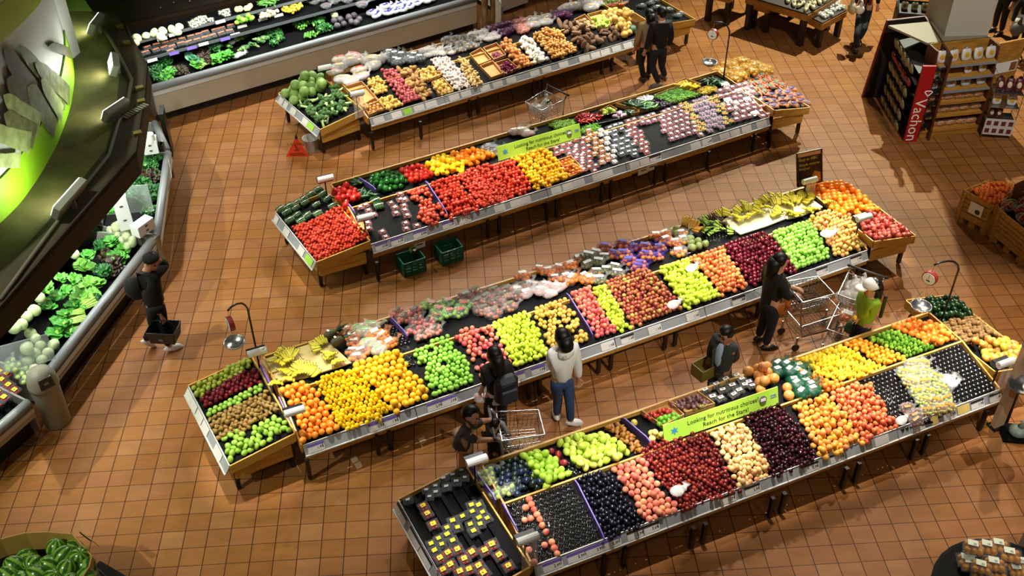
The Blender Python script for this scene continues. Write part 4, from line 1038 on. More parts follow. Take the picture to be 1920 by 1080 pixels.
put(BAG_LIM,zz('C',[(215,620),(280,580,.03),(250,670),(370,680),(400,720,.03),(430,750),(340,780)]),b4,'clear bag of pale greens at the corner of the plum stand','bagged greens on the plum stand')
put(BAG_POT,zz('G',[(350,340),(500,300,.06),(540,340,.1),(290,480,.03),(560,460,.06)]),b1,'large white and red bag of potatoes at the near end','white and red potato bags')
put(BAG_POTB,zz('G',[(380,560,.05),(340,430,.05),(470,590),(600,530),(460,360,.12)]),b1,'white potato bag with a yellow spot beside the bag roll','white potato bags with yellow spots',scale=(.95,1.1))
put(BAG_POTB,zz('G',[(700,330),(770,360),(720,410,.03),(800,330,.05),(680,360,.05)]),b1,'white printed potato bag behind the red potatoes','white printed bags')
put(BAG_BLK,zz('G',[(880,310),(960,290,.04),(960,350),(1040,300,.04),(1010,370),(900,270,.05),(1100,330),(1180,300),(1150,350),(1240,330,.03)]),b1,'dark blue printed bag behind the russet potatoes','dark printed bags')
put(BAG_WHT,zz('G',[(1290,230),(1340,280),(1380,220,.03),(1420,260),(1470,210,.03),(1500,260),(1550,220),(1600,250),(1330,210)]),b1,'white mesh bag of garlic behind the garlic heap','white garlic bags')
put(BAG_MUSH,zz('G',[(1540,110,.05),(1600,150),(1650,100,.06),(1700,150,.05),(1740,90,.07),(1780,140,.05),(1820,90,.05),(1760,210),(1830,180,.04),(1650,230),(1560,240)]),b1,'clear bag of brown mushrooms with dark labels','bagged mushrooms')
put(BAG_WHT,zz('H',[(20,360),(80,350),(140,340,.03),(190,370),(240,360,.03),(120,400),(200,410),(270,390),(60,410)]),b1,'white mesh bag beside the purple onion nets','white mesh bags')
put(BAG_RON,zz('H',[(190,310),(260,300,.05),(320,280,.06),(380,260,.05),(300,340),(380,330,.04),(430,300),(360,360)]),b1,'purple net of red onions behind the orange onions','nets of red onions')
put(BAG_OON,zz('H',[(470,260),(530,240,.04),(500,300,.03),(560,290),(540,330)]),b1,'pink net of onions beside the purple nets','nets of pink onions')
put(BAG_POTB,zz('H',[(600,240),(660,220,.04),(720,220),(640,280),(770,200,.03),(760,250)]),b1,'white bag with purple print behind the yellow onions','white bags behind the yellow onions')
put(BAG_RON,zz('H',[(830,200),(890,180,.04),(950,160,.05),(980,180),(860,160,.03)]),b1,'purple net of onions behind the brown yams','nets of onions behind the yams')
put(BAG_POTB,zz('H',[(960,110),(1040,90,.05),(1120,90),(1180,50,.08),(1220,100,.05),(1160,20,.12),(1260,60,.05)]),b1,'large white bag beside the bagged salad greens','large white bags at the far end',scale=(1.0,1.15))
put(BAG_GRN,zz('H',[(1330,60),(1400,20,.04),(1480,20)]),b1,'green salad bag at the far end of the potato stand','salad bags')
put(BAG_CAR,zz('H',[(1420,60),(1500,50,.03),(1540,40)]),b1,'bag of orange carrots at the far end of the potato stand','carrot bags on the potato stand')
put(BAG_MUSH,zz('E',[(1690,10),(1740,20),(1780,50)]),b2,'pale purple bag beside the orange peppers','pale purple bags')
put(BAG_PEP,zz('S1',[(20,1010),(70,1000,.03),(110,1020)]),b2,'bag of mixed peppers behind the green sign','pepper bags behind the green sign')
c=CAP2R.plane
put(BAG_YON,zz('R2',[(160,210),(240,150,.06),(300,140,.1),(380,110,.15),(330,200,.08),(420,170,.14),(500,150,.12),(460,210,.08),(560,170,.08),(620,200,.04),(280,240,.04),(360,250,.05),(220,230),(580,210,.05),(300,290,0)]),c,'yellow net of golden onions in the end bin of carrots','yellow onion nets')
put(BAG_CAR,zz('R2',[(480,270),(580,240,.05),(520,320,.04),(600,300,.06),(680,270,.05),(560,370,.03),(650,350,.06),(720,320,.06),(780,340,.04),(450,320),(500,390),(600,410,.04)]),c,'bag of orange carrots with green labels','bagged carrots')
put(BAG_CARB,zz('R2',[(680,440,.06),(760,410,.08),(840,420,.08),(880,380,.07),(620,480),(700,500,.04),(790,480,.06),(870,470,.06),(950,450,.05),(700,550),(800,540),(900,530,.03),(980,500,.03),(1030,520),(640,540)]),c,'blue-labelled bag of small carrots','blue bags of small carrots')
c=CAP1R.plane
put(BAG_BLK,zz('R1',[(320,90),(420,60),(460,30),(720,200),(760,180),(490,110),(620,130)]),c,'small dark packet in the end bin behind the couple','dark packets',scale=(.7,.8))
def pack_proto(name,cat,cont,r,w=.12,d=.10,h=.055,lab=LABELW,labsz=(.05,.036),seed=1,n=12,ink=True):
 t=thing(name,None,cat,(0,0,0))
 lumps(n+6,r*1.08,(w*.42,d*.42,h*.42),seed,6,4).build('contents',cont,t,smooth=True)
 mb=MB();mb.box((0,0,h/2),(w,d,h),bev=.008);mb.box((0,0,h*.62),(w+.01,d+.01,.004));mb.build('clear_box',CLEAR,t)
 if lab is not None:
  mb=MB();mb.box((.0,0,h+.002),(labsz[0],labsz[1],.003));lb=mb.build('label',lab,t)
  if ink and lab is LABELW:
   mb=MB();mb.box((.0,0.004,h+.0042),(labsz[0]*.4,labsz[1]*.4,.001));mb.build('printing',mat('red_print','#8a2a2c',.5),lb)
 return t
BOXRED=fruit_mat('skin_berry',['#7a1624','#a02c38','#b8484c'],.3)
PK_CHT=pack_proto('boxed_cherry_tomatoes','boxed tomatoes',S_('cherry_tomato'),.017,seed=31,n=14)
PK_RASP=pack_proto('boxed_raspberries','boxed berries',fruit_mat('skin_raspberry',['#94203a','#b83a4c','#cc5860'],.4),.013,seed=32,n=16)
PK_STRAW=pack_proto('boxed_strawberries','boxed berries',BOXRED,.017,w=.13,d=.11,seed=33,n=15,labsz=(.06,.036))
PK_ORG=pack_proto('boxed_orange_tomatoes','boxed tomatoes',S_('orange_pepper'),.018,seed=34,n=12,lab=FILMW)
PK_MIX=pack_proto('boxed_snack_tomatoes','boxed tomatoes',S_('tomato'),.017,seed=35,n=12,lab=FILMW)
PK_BLK=pack_proto('boxed_blackberries','boxed berries',fruit_mat('skin_blackberry',['#0a0a0e','#181420','#241c2a'],.3),.014,seed=36,n=15,labsz=(.07,.026))
PK_YEL=pack_proto('boxed_golden_berries','boxed berries',fruit_mat('skin_golden_berry',['#d8920c','#e4ac24','#ecc048'],.4),.016,seed=37,n=14,lab=None,w=.1,d=.09)
PK_PUR=pack_proto('boxed_figs','boxed fruit',fruit_mat('skin_fig',['#6a4a5c','#8a6478','#a4849a','#5a2c40'],.35),.018,seed=38,n=10,lab=None)
PK_WHT=pack_proto('boxed_mushrooms','boxed mushrooms',mat('white_mushroom','#dcd4c8',.5),.018,seed=39,n=10,labsz=(.07,.04))
PK_LEAF=pack_proto('boxed_blueberries','boxed berries',fruit_mat('skin_blueberry',['#16181e','#22262e','#343a44'],.4),.011,w=.11,d=.11,seed=40,n=20,lab=mat('leaf_label','#c8ccd0',.3),labsz=(.05,.03))
PK_YBLK=pack_proto('boxed_black_grapes','boxed berries',fruit_mat('skin_black_grape',['#08080a','#14101a'],.25),.014,w=.12,d=.12,seed=41,n=15,lab=mat('yellow_label','#e8d020',.5),labsz=(.055,.05))
PK_YRED=pack_proto('boxed_red_strawberries','boxed berries',fruit_mat('skin_strawberry',['#7a1010','#9a1c16','#b02c20'],.35),.019,w=.14,d=.13,seed=42,n=15,lab=MATS['yellow_label'],labsz=(.065,.06))
PK_DGR=pack_proto('boxed_dark_grapes','boxed fruit',fruit_mat('skin_dull_grape',['#3a3620','#524a2c','#2a2618'],.35),.018,w=.14,d=.11,seed=43,n=16,labsz=(.08,.045))
turn=0
def strip(proto,zoom,poly,pl,step,label,group,h=.012,jit=.12,skip=0.0,**k):
 sp=[q for q in rndspots(zoom,poly,pl,step,h+.03,jit=jit)if RND.random()>=skip]
 return put(proto,sp,pl,label,group,h=h,jitter=.12,tilt=.05,scale=(1.0,1.1),**k)
strip(PK_MIX,'P',[(240,0),(430,-60),(560,170),(540,210),(420,90),(330,100)],f2,(.13,.11),'clear box of snack tomatoes beside the yellow tomatoes','boxed snack tomatoes')
strip(PK_MIX,'F',[(-60,800),(30,640),(130,800),(210,1010),(60,1060),(0,900)],f2,(.13,.11),'film-covered box of tomatoes beside the orange boxes','film-covered tomato boxes')
strip(PK_ORG,'F',[(60,650),(150,620),(250,760),(360,930),(240,990),(130,780)],f2,(.13,.11),'clear box of orange tomatoes in the row beside the white boxes','boxed orange tomatoes')
strip(PK_WHT,'F',[(150,625),(250,605),(330,740),(420,900),(355,940),(250,760)],f2,(.13,.11),'white-labelled box beside the dark blackberry boxes','white-labelled boxes')
strip(PK_BLK,'F',[(250,605),(430,560),(490,680),(610,850),(430,915),(330,740)],f2,(.13,.11),'box of blackberries with a white label','boxed blackberries',skip=.12)
strip(PK_MIX,'F',[(440,555),(560,520),(620,640),(700,840),(610,860),(500,680)],f2,(.12,.1),'crinkled pink packet between blackberries and empty steps','crinkled pink packets')
strip(PK_RASP,'F',[(560,520),(770,470),(820,560),(690,600),(600,590)],f2,(.13,.11),'box of raspberries behind the empty black steps','boxed raspberries by the empty steps')
strip(PK_RASP,'F',[(770,470),(990,390),(1080,520),(1180,680),(890,760),(850,690),(800,600)],f2,(.13,.11),'box of raspberries with a white square label','boxed raspberries')
strip(PK_YEL,'F',[(980,395),(1060,375),(1150,500),(1255,650),(1170,680),(1080,520)],f2,(.11,.1),'small box of golden berries','boxed golden berries')
strip(PK_PUR,'F',[(1060,365),(1235,310),(1320,440),(1410,600),(1260,645),(1150,500)],f2,(.13,.11),'box of pale purple figs','boxed figs')
strip(PK_YEL,'F',[(1235,310),(1330,290),(1420,440),(1510,585),(1420,605),(1320,440)],f2,(.12,.11),'box of yellow fruit between the figs and strawberries','boxed yellow fruit')
strip(PK_STRAW,'F',[(1320,235),(1440,190),(1660,195),(1740,330),(1820,490),(1520,580),(1420,440)],f2,(.145,.125),'box of dark strawberries with a white label','boxed strawberries')
put(PK_CHT,zz('E',[(1720/1.9-47,435),(480,560),(530,540),(560,590),(610,630),(550,710),(560,765),(690,790),(720,840),(770,520),(860,490),(900,490),(810,565),(895,545),(820,620),(900,590),(925,640),(910,710),(915,765),(1015,735)]),f2,'box of cherry tomatoes on the black steps','boxed cherry tomatoes',h=.012,jitter=.15,tilt=.05)
put(PK_LEAF,zz('L4',[(165,455),(315,370),(345,425),(395,335),(400,390),(465,275),(490,345),(540,245),(570,300),(615,205),(640,265)]),CAP4L.plane,'box of dark blueberries with a silver leaf label','boxed blueberries',h=.05,jitter=.2,tilt=.08,turn=-.3)
put(PK_YBLK,zz('L4',[(360,825),(420,780),(390,885),(450,830),(490,690),(495,750),(540,635),(580,690),(625,595),(690,660),(700,500),(705,555),(760,500),(715,720),(770,660),(790,560),(830,610),(540,800),(765,610)]),CAP4L.plane,'box of black grapes with a yellow label','boxed black grapes',h=.05,jitter=.12,tilt=.05,turn=-.1)
put(PK_YRED,zz('L4',[(290,505),(325,570),(375,660)]),CAP4L.plane,'box of strawberries with a yellow label, apart from the main rows','strawberry boxes set apart',h=.05,jitter=.12,tilt=.05)
put(PK_YRED,zz('L4',[(430,945),(500,900),(580,870),(635,950),(700,895),(520,1000),(460,1045),(680,1040),(760,1010),(810,880),(870,830),(930,920),(1010,1010),(800,1070),(600,1060)]),CAP4L.plane,'box of strawberries with a yellow label at the near end','strawberry boxes in rows',h=.05,jitter=.15,tilt=.06)
put(PK_DGR,zz('N',[(1450,780),(1530,740),(1600,700),(1680,670),(1500,830),(1580,780),(1650,750),(1720,700),(1560,840),(1660,810),(1740,740),(1770,720),(1700,780),(1800,750)]),b4,'box of dull dark grapes behind the green sign','boxed dark grapes',h=.02,jitter=.2)
def bean_packet():
 t=thing('bean_packet',None,'packet of beans',(0,0,0))
 mb=MB()
 for i in range(9):
  x=-.06+.015*i
  mb.tube([(x,-.07,.03+.012*(i%2)),(x+.004,0,.036+.012*(i%2)),(x,.07,.03+.012*(i%2))],.009,5)
 mb.build('beans',fruit_mat('skin_bean',['#1c3a14','#2e5420','#44702c'],.4),t,smooth=True)
 mb=MB();mb.box((0,0,.012),(.15,.15,.02),bev=.005);mb.build('tray',BLK,t)
 mb=MB();mb.box((0,0,.045),(.155,.02,.04),bev=.004);mb.build('band',FILMW,t)
 mb=MB();mb.box((0,0,.067),(.05,.018,.003));mb.build('label',LABELW,t)
 return t
PK_BEAN=bean_packet()
put(PK_BEAN,zz('L2',[(405,195),(350,235),(440,235),(290,275),(240,300),(300,300),(480,270),(390,315),(180,330),(115,350),(160,375),(515,325),(240,395),(320,400),(400,385),(270,440),(185,435),(230,340)]),CAP2L.plane,'packet of green beans in the end bin of vine tomatoes','packets of green beans',h=.02,jitter=.15,tilt=.05,turn=.3)
put(PK_BEAN,zz('E',[(625,495),(655,545)]),f2,'packet of green beans among the boxed cherry tomatoes','packets of beans by the boxed tomatoes',h=.012,jitter=.1)
def steps(C,n):
 a,b,c_,d=C.corners;pl=C.plane
 for i in range(n):
  f0=(i+.15)/n
  p=a.lerp(b,f0);q=d.lerp(c_,f0)
  ins=(q-p).normalized()*.04
  mb=MB();mb.bar(p+ins-Vector((0,0,.02)),q-ins-Vector((0,0,.02)),.05,.05);mb.build('step',BLACK,C.t)
steps(CAP4L,6)
def cup_tray(poly,pl,cell,dome,label,h=.004,m=GLOSSB):
 P=poly;q0=pl.off(h);uv=[q0.uv(q0.hit(*q))for q in P]
 mb=MB()
 a0=min(q[0]for q in uv);a1=max(q[0]for q in uv);b0=min(q[1]for q in uv);b1=max(q[1]for q in uv)
 mb.slab([q0.at(*q)for q in uv],q0.n,.006)
 prof=[(.46,0),(.44,.16),(.30,.32),(0,.38)]if dome else[(.49,.0),(.47,.30),(.42,.34),(.37,.28),(.30,.06),(0,.012)]
 R=q0.rot();j=0;b=b0
 while b<b1:
  a=a0+(.5*cell if j%2 else 0)
  while a<a1:
   w=q0.at(a,b)
   if inpoly(*pix(w),P):mb.lathe([(r*cell,z*cell)for r,z in prof],8,w,R,caps=False)
   a+=cell
  b+=cell*.88;j+=1
 return mb.here('cup_tray',m,label,'cup tray',smooth=True)
cup_tray(Z('Q',[(-40,520),(440,385),(685,840),(170,1010)]),f4,.074,False,'black cup tray with a few peaches in it')
cup_tray(Z('X',[(690,705),(1020,570),(1240,1010),(960,1075)]),f4,.07,True,'black cup tray beside the red nectarines')
cup_tray(Z('X',[(1030,566),(1430,425),(1560,560),(1730,780),(1260,985)]),f4,.07,True,'black cup tray under the bagged grapes')
cup_tray(Z('A',[(1310,250),(1430,215),(1640,420),(1650,460),(1480,470)]),b3,.06,True,'empty black cup tray beside the purple divider')
cup_tray(Z('A',[(1480,540),(1640,470),(1700,690),(1620,680)]),f3,.075,False,'black cup tray strip between grapefruits and green apples')
cup_tray(Z('B',[(360,560),(520,470),(720,480),(760,520),(540,590)]),b3,.06,True,'black cup tray under the custard apples')
cup_tray(Z('B',[(690,430),(980,360),(1050,400),(740,500)]),b3,.06,True,'black cup tray under the green bananas')
cup_tray(Z('C',[(890,510),(960,490),(1070,595),(1000,615)]),b4,.055,True,'small black cup tray between the mangoes')
place('peach',[f4.off(.045).hit(*q)for q in Z('L4',[(1180,433),(1200,480),(1150,505),(1220,520),(1245,565),(1190,597),(1140,610),(1270,605),(1288,655),(1322,710),(1370,797),(1310,820),(1390,847),(1415,893),(1222,965),(1178,865)])],f4,'peach left in the mostly empty black cup tray','peaches in the cup tray')
def board(poly,pl,m,label,h=.03,t=.02):
 q0=pl.off(h);mb=MB();mb.slab([q0.hit(*q)for q in poly],q0.n,t)
 return mb.here('banana_board',m,label,'display board')
board(Z('A',[(150,620),(490,505),(600,640),(240,745)]),b3,KRAFT,'tan board at the rear with four bunches of bananas',.06)
board(Z('A',[(495,500),(800,400),(1060,640),(700,755),(605,640)]),b3,KRAFT,'tan board in front of the pineapples',.06)
board(Z('A',[(245,750),(595,645),(700,765),(290,850)]),b3,KRAFT,'tan board in front holding a row of bananas',.03)
board(Z('B',[(870,280),(1000,180),(1300,100),(1400,160),(1480,250),(1300,320),(1050,400)]),b3,PALEB,'pale board below the yellow bananas',.05)
board(Z('B',[(1400,160),(1300,100),(1650,10),(1830,140),(1640,220),(1490,255)]),b3,PALEB,'pale board below the bananas next to the large oranges',.05)
BAN=fruit_mat('skin_banana',['#c8b820','#e0cc2c','#ecdc50','#b4bc30'],.4,mix=.3)
BANT=mat('banana_tip','#4a4a20',.6)
def banana_mesh(L=.17,r=.018):
 mb=MB();pts=[];rs=[]
 for i in range(7):
  f=i/6;a=-0.15+f*1.25
  pts.append((0,L*math.sin(a)*.85,.005+L*(1-math.cos(a))*.28));rs.append(r*(.35 if i==0 else .55 if i==6 else 1.0 if 1<i<5 else .85))
 mb.tube(pts,rs,6);mb.m(1);mb.tube([pts[-1],Vector(pts[-1])+Vector((0,.012,.01))],r*.3,5)
 return mb.mesh('banana',[BAN,BANT],True)
BM=banana_mesh()
def bunch_proto(name,n,me,spread=.38,s=1.0):
 t=thing(name,None,'bananas',(0,0,0))
 for i in range(n):
  a=(i/(n-1)-.5)*spread*1.6
  o=bpy.data.objects.new('banana',me);COL.objects.link(o);o.parent=t
  o.matrix_local=Matrix.Translation(((i-(n-1)/2)*.022,0,0))@Matrix.Rotation(-a,4,'Z')@Matrix.Translation((0,.01,.020+.010*(i%2)+.006*(2.5-abs(i-(n-1)/2))))@Matrix.Rotation(.25-.35*abs(a),4,'X')@Matrix.Scale(s,4)
 mb=MB();mb.tube([(0,.03,.02),(0,-.01,.03),(0,-.03,.045)],[.02,.018,.014],6);mb.build('stem',BANT,t,smooth=True)
 return t
def bunches(proto,pts,pl,label,group,h=.05):
 for q in pts:
  p=pl.off(h+(q[3]if len(q)>3 else 0)).hit(q[0],q[1])
  M=Matrix.Translation(p)@(pl.rot()@Matrix.Rotation(math.radians(q[2]),3,'Z')).to_4x4()@Matrix.Translation((0,-.08,0))
  if not PUT.get(proto.name):
   proto.matrix_world=M;PUT[proto.name]=True;tag(proto,label,None,group)
  else:copy_tree(proto,M,label,group)
B5=bunch_proto('banana_bunch',6,BM)
def zr(n,pts):return[q for q in zz(n,pts)]
bunches(B5,zr('A',[(360,560,40),(300,660,140),(410,590,10),(420,660,200),(470,560,-40)]),b3,'yellow banana bunch on the tan board by the pear bin','bananas on the rear tan board',.075)
bunches(B5,zr('A',[(400,760,120),(520,700,30),(570,690,-30),(540,780,180),(430,840,150),(640,720,-20),(690,750,-60),(310,880,160)]),b3,'yellow banana bunch on the front tan board above the oranges','bananas on the front tan board',.045)
bunches(B5,zr('A',[(690,510,90),(760,440,10),(820,590,100),(850,600,200),(930,660,180)]),b3,'yellow banana bunch next to the pineapples','bananas near the pineapples',.075)
bunches(B5,zr('B',[(850,220,0),(900,210,60),(1010,190,30),(1080,140,80),(1120,170,-30),(1190,190,40),(1060,280,190),(1000,260,110),(1140,250,200),(1220,220,160),(1200,130,60),(1270,90,20),(1290,170,150),(1340,60,70),(1400,70,20),(1380,110,-20),(1460,90,50),(1520,60,10),(1500,140,120),(1570,90,-40),(1620,50,20),(1700,50,60)]),b3,'yellow banana bunch in the long row on the pale boards','bananas on the pale boards',.07)
bunches(B5,zr('B',[(1390,190,30),(1390,240,180),(1520,220,120),(1600,240,190),(1740,190,170),(1690,200,110),(1880,120,170),(1690,110,200),(1560,240,150)]),b3,'yellow banana bunch at the front edge of the pale boards','bananas at the front of the pale boards',.05)
BANG=fruit_mat('skin_green_banana',['#8ab040','#a4c44c','#b8d060'],.4,mix=.3)
BANR=mat('red_banana','#4a1c1c',.4,noise=.3)
def recol(me,m):
 c=me.copy();c.materials[0]=m;return c
GB=bunch_proto('green_banana_bunch',7,recol(BM,BANG),.55,.8)
bunches(GB,zr('B',[(700,300,100),(760,320,180),(820,320,30),(740,380,200),(860,380,150),(930,380,60),(800,410,190),(690,270,20)]),b3,'small green banana bunch beside the red bananas','green bananas',.05)
RB=bunch_proto('red_banana_bunch',6,recol(BM,BANR),.5,.8)
bunches(RB,zr('B',[(770,250,0),(820,270,60),(890,330,120)]),b3,'dark red banana bunch among the green bananas','red bananas',.06)
PL=bunch_proto('plantain_bunch',5,recol(BM,mat('plantain','#c8902a',.4,noise=.3)),.3,1.3)
bunches(PL,zr('B',[(540,310,-60),(600,340,-50),(640,380,200)]),b3,'bunch of large golden plantains beside the green bananas','plantains',.05)
heap('custard_apple','B',[(310,380),(420,320),(500,360),(490,410),(560,400),(620,440),(740,470),(730,530),(560,550),(540,470),(400,420)],b3,'knobbly green custard apple beside the plantains',p2=.1,h0=.02)
def pineapple():
 t=thing('pineapple',None,'pineapple',(0,0,0))
 mb=MB();R=Matrix.Rotation(PI/2,3,'X')
 def fn(q):return 1+.05*math.sin(9*math.atan2(q.y,q.x)+8*q.z)*math.sin(9*math.atan2(q.y,q.x)-8*q.z)
 mb.ball((0,0,.065),(.065,.065,.10),18,14,R,fn);mb.build('body',mat('pineapple_skin','#5a5030',.6,noise=.5,nscale=70),t,smooth=True)
 mb=MB()
 for i in range(16):
  a=i*2.4;L=.10+.05*(i%3);s=.5+.4*(i/16)
  d=Vector((math.cos(a)*s,-1.1,math.sin(a)*s)).normalized();o=Vector((0,-.09,.065));w=d.cross(Vector((0,1,0))).normalized()*.012
  mb.add([o-w,o+w,o+d*L*.6+w*.8+Vector((0,0,.01)),o+d*L,o+d*L*.6-w*.8+Vector((0,0,.01))],[(0,1,2,3,4)])
 mb.build('leaf_crown',mat('pineapple_leaf','#2c4a34',.5,noise=.3),t)
 mb=MB();mb.box((.02,.02,.132),(.04,.03,.003));mb.build('tag',LABELW,t)
 return t
PN=pineapple()
put(PN,zz('A',[(850,395),(920,465)]),b3,'pineapple lying on the tan board beside bagged oranges','pineapples',h=.05,turn=1.9,jitter=.2,scale=(1.05,1.1))
def longv(name,cat,r,k,cols,seed,rough=.35):
 kind(name,cat,r,[mesh_lumpy(r,(k,1,1),seed,.04),mesh_lumpy(r,(k*1.15,1,1),seed+1,.05)],fruit_mat('skin_'+name,cols,rough),'flat')
longv('zucchini','zucchini',.026,3.6,['#14301a','#1e4422','#2e5a30'],50)
longv('chili_pepper','chili',.016,3.2,['#8a0c10','#b01a18','#c02c24'],52,.25)
longv('yellow_squash','squash',.026,3.4,['#e8b810','#f0c820','#f4d848'],54)
longv('eggplant','eggplant',.028,1.7,['#100a14','#1c1220','#2c1c30'],56,.2)
longv('cucumber','cucumber',.024,3.6,['#2a5a22','#44782c','#7aa048'],58)
longv('white_eggplant','eggplant',.036,1.3,['#dcdcdc','#ececec','#f4f4f4'],60,.3)
longv('lilac_eggplant','eggplant',.034,1.5,['#8a6a80','#b090a4','#c8b0bc'],62,.3)
heap('zucchini','E',[(440,400),(500,370),(650,425),(640,445),(510,465)],b2,'dark green zucchini below the purple divider',p2=.4,h0=.02,sp=1.3)
heap('zucchini','E',[(420,300),(470,280),(520,330),(450,340)],b2,'dark zucchini behind the purple divider',p2=.3,h0=.02,sp=1.3)
heap('chili_pepper','F',[(0,500),(90,460),(255,490),(180,540),(40,560)],b2,'red chili in the pile behind the black crate',p2=.6,h0=.03,sp=1.3,jit=.3)
heap('zucchini','F',[(440,370),(560,335),(770,410),(660,430)],b2,'dark green zucchini in a cardboard box',p2=.5,h0=.04,sp=1.3,jit=.2)
heap('cucumber','F',[(560,360),(700,350),(800,410),(720,430)],b2,'striped green cucumber in the cardboard box',p2=.4,h0=.04,sp=1.3,jit=.2)
heap('white_eggplant','F',[(560,330),(650,305),(740,310),(720,350),(600,355)],b2,'white eggplant at the rear edge of the tomato stand',p2=.3,h0=.05)
heap('eggplant','F',[(660,355),(770,330),(910,380),(850,420),(770,400)],b2,'near-black small eggplant in the heap beside green beans',p2=.5,h0=.04,jit=.2)
heap('yellow_squash','F',[(950,200),(1030,165),(1170,215),(1110,240)],b2,'bright yellow squash in the box at the rear',p2=.5,h0=.05,sp=1.3,jit=.2)
heap('chayote','F',[(230,460),(310,420),(370,450),(280,490)],b2,'pale green chayote in the cardboard box behind the black crate',p2=.2,h0=.04)
heap('lilac_eggplant','F',[(360,490),(420,450),(480,490),(400,520)],b2,'pale lilac eggplant beside the black crate',p2=.2,h0=.03)
heap('zucchini','F',[(420,460),(520,440),(560,470),(450,490)],b2,'dark green squash in the small box',p2=.2,h0=.03,sp=1.3)
heap('zucchini','F',[(1180,150),(1290,130),(1420,180),(1300,210)],b2,'dark zucchini below the hanging scale',p2=.3,h0=.04,sp=1.3)
def beanpile(zoom,poly,pl,n,m,name,label,h=.05,L=.075,r=.006):
 P=Z(zoom,poly);mb=MB();q0=pl.off(h);uv=[q0.uv(q0.hit(*q))for q in P]
 a0=min(q[0]for q in uv);a1=max(q[0]for q in uv);b0=min(q[1]for q in uv);b1=max(q[1]for q in uv)
 k=0
 for _ in range(n*6):
  a,b=RND.uniform(a0,a1),RND.uniform(b0,b1);w=q0.at(a,b,RND.uniform(-.02,.03))
  if not inpoly(*pix(w),P):continue
  t=RND.uniform(0,PI);d=(q0.u*math.cos(t)+q0.v*math.sin(t))*L
  mb.tube([w-d,w+q0.n*.012,w+d],[r*.6,r,r*.5],4);k+=1
  if k>=n:break
 q1=pl.off(h-.025);mb.slab([q1.hit(*q)for q in P],pl.n,.02)
 return mb.here(name,m,label,'beans',None,'stuff',smooth=True)
BEAN=mat('fresh_bean','#6aa832',.4,noise=.35,nscale=9)
beanpile('F',[(740,310),(950,235),(1180,285),(910,365)],b2,420,BEAN,'green_beans','heap of fresh green beans in a cardboard tray')
beanpile('F',[(40,620),(90,590),(210,560),(225,610),(80,660)],b2,90,BEAN,'green_beans','green beans piled beside the green sign',.04)
beanpile('S1',[(270,940),(330,910),(460,900),(460,940),(330,960)],b2,160,mat('pale_bean','#8cbc40',.4,noise=.35,nscale=9),'green_beans','pale green beans behind the green sign',.05)
beanpile('F',[(1170,245),(1300,215),(1320,250),(1200,285)],b2,160,mat('yellow_bean','#d8b83c',.4,noise=.25,nscale=9),'yellow_beans','heap of yellow beans in a cardboard tray',.05)
def broccoli():
 t=thing('broccoli',None,'broccoli',(0,0,0))
 mb=MB();mb.tube([(0,-.09,.03),(0,0,.045),(0,.04,.055)],[.022,.02,.03],7)
 for a in(-.6,.6,0):mb.tube([(0,0,.045),(math.sin(a)*.06,.05,.07)],[.014,.012],5)
 mb.build('stalk',mat('broccoli_stalk','#b4cc84',.5,noise=.2),t,smooth=True)
 mb=MB();rr=random.Random(5)
 for i in range(13):
  a=rr.uniform(-1.2,1.2);mb.ball((math.sin(a)*.07,.05+math.cos(a)*.04*rr.random(),.06+rr.uniform(-.02,.03)),.028+.01*rr.random(),7,5,fn=lambda q:1+.15*math.sin(9*q.x)*math.sin(9*q.y+5*q.z))
 mb.build('florets',mat('broccoli_floret','#42682e',.8,noise=.6,nscale=40,bump=1),t,smooth=True)
 return t
BR=broccoli()
put(BR,zz('L1',[(620,360),(680,370),(300,440),(370,470),(440,470),(510,440),(570,430),(640,440),(690,440),(320,540),(390,550),(460,540),(540,520),(600,500),(660,510),(720,510),(380,590),(440,610),(520,590),(590,570),(650,580),(690,560),(450,660),(520,650),(480,690),(560,640),(280,500),(710,560)]),CAP1L.plane,'broccoli head in the end bin beside the cabbages','broccoli',h=.02,jitter=3.0,tilt=.5,scale=(1.0,1.25))
def cbox(zoom,poly,pl,label,h=.07,m=CARDBOARD,base=.012,name='cardboard_tray',t=.012):
 q0=pl.off(base);C4=[q0.hit(*q)for q in Z(zoom,poly)]
 n=pl.n;cen=sum(C4,Vector())/len(C4)
 mb=MB();mb.slab(C4,n,.008)
 th=thing(name,label,'cardboard tray' if m is CARDBOARD else 'crate',cen,R=pl.rot())
 mb.build('bottom',m,th)
 for i in range(len(C4)):
  p,q=C4[i],C4[(i+1)%len(C4)]
  s=(cen-(p+q)/2);s-=n*s.dot(n);s=s.normalized()*t
  mb=MB();mb.hexa([p,q,q+s,p+s,p+n*h,q+n*h,q+n*h+s,p+s+n*h]);mb.build('side',m,th)
 return th
cbox('H',[(0,560),(110,500),(215,620),(90,670)],f1,'nearly empty cardboard tray beside the ginger')
cbox('H',[(130,500),(270,450),(365,570),(240,620)],f1,'cardboard tray with a few pink shallots')
cbox('H',[(100,680),(230,630),(335,755),(215,800)],f1,'cardboard tray of pale loose garlic in front')
cbox('H',[(250,650),(380,610),(490,700),(350,760)],f1,'cardboard tray holding dark red onions')
cbox('G',[(390,640),(590,580),(790,800),(600,880)],f1,'empty wooden box behind the white bag roll')
cbox('G',[(600,840),(740,760),(850,880),(670,960)],f1,'cardboard tray of brown onions at the corner')
cbox('H',[(1040,215),(1150,165),(1250,270),(1120,310)],f1,'cardboard box of tan roots behind the yams')
cbox('H',[(1170,165),(1320,125),(1430,260),(1290,310)],f1,'cardboard box of light green chayotes')
cbox('G',[(1250,480),(1470,470),(1490,500),(1330,570)],f1,'box of yellow potatoes at the rear, beside the garlic')
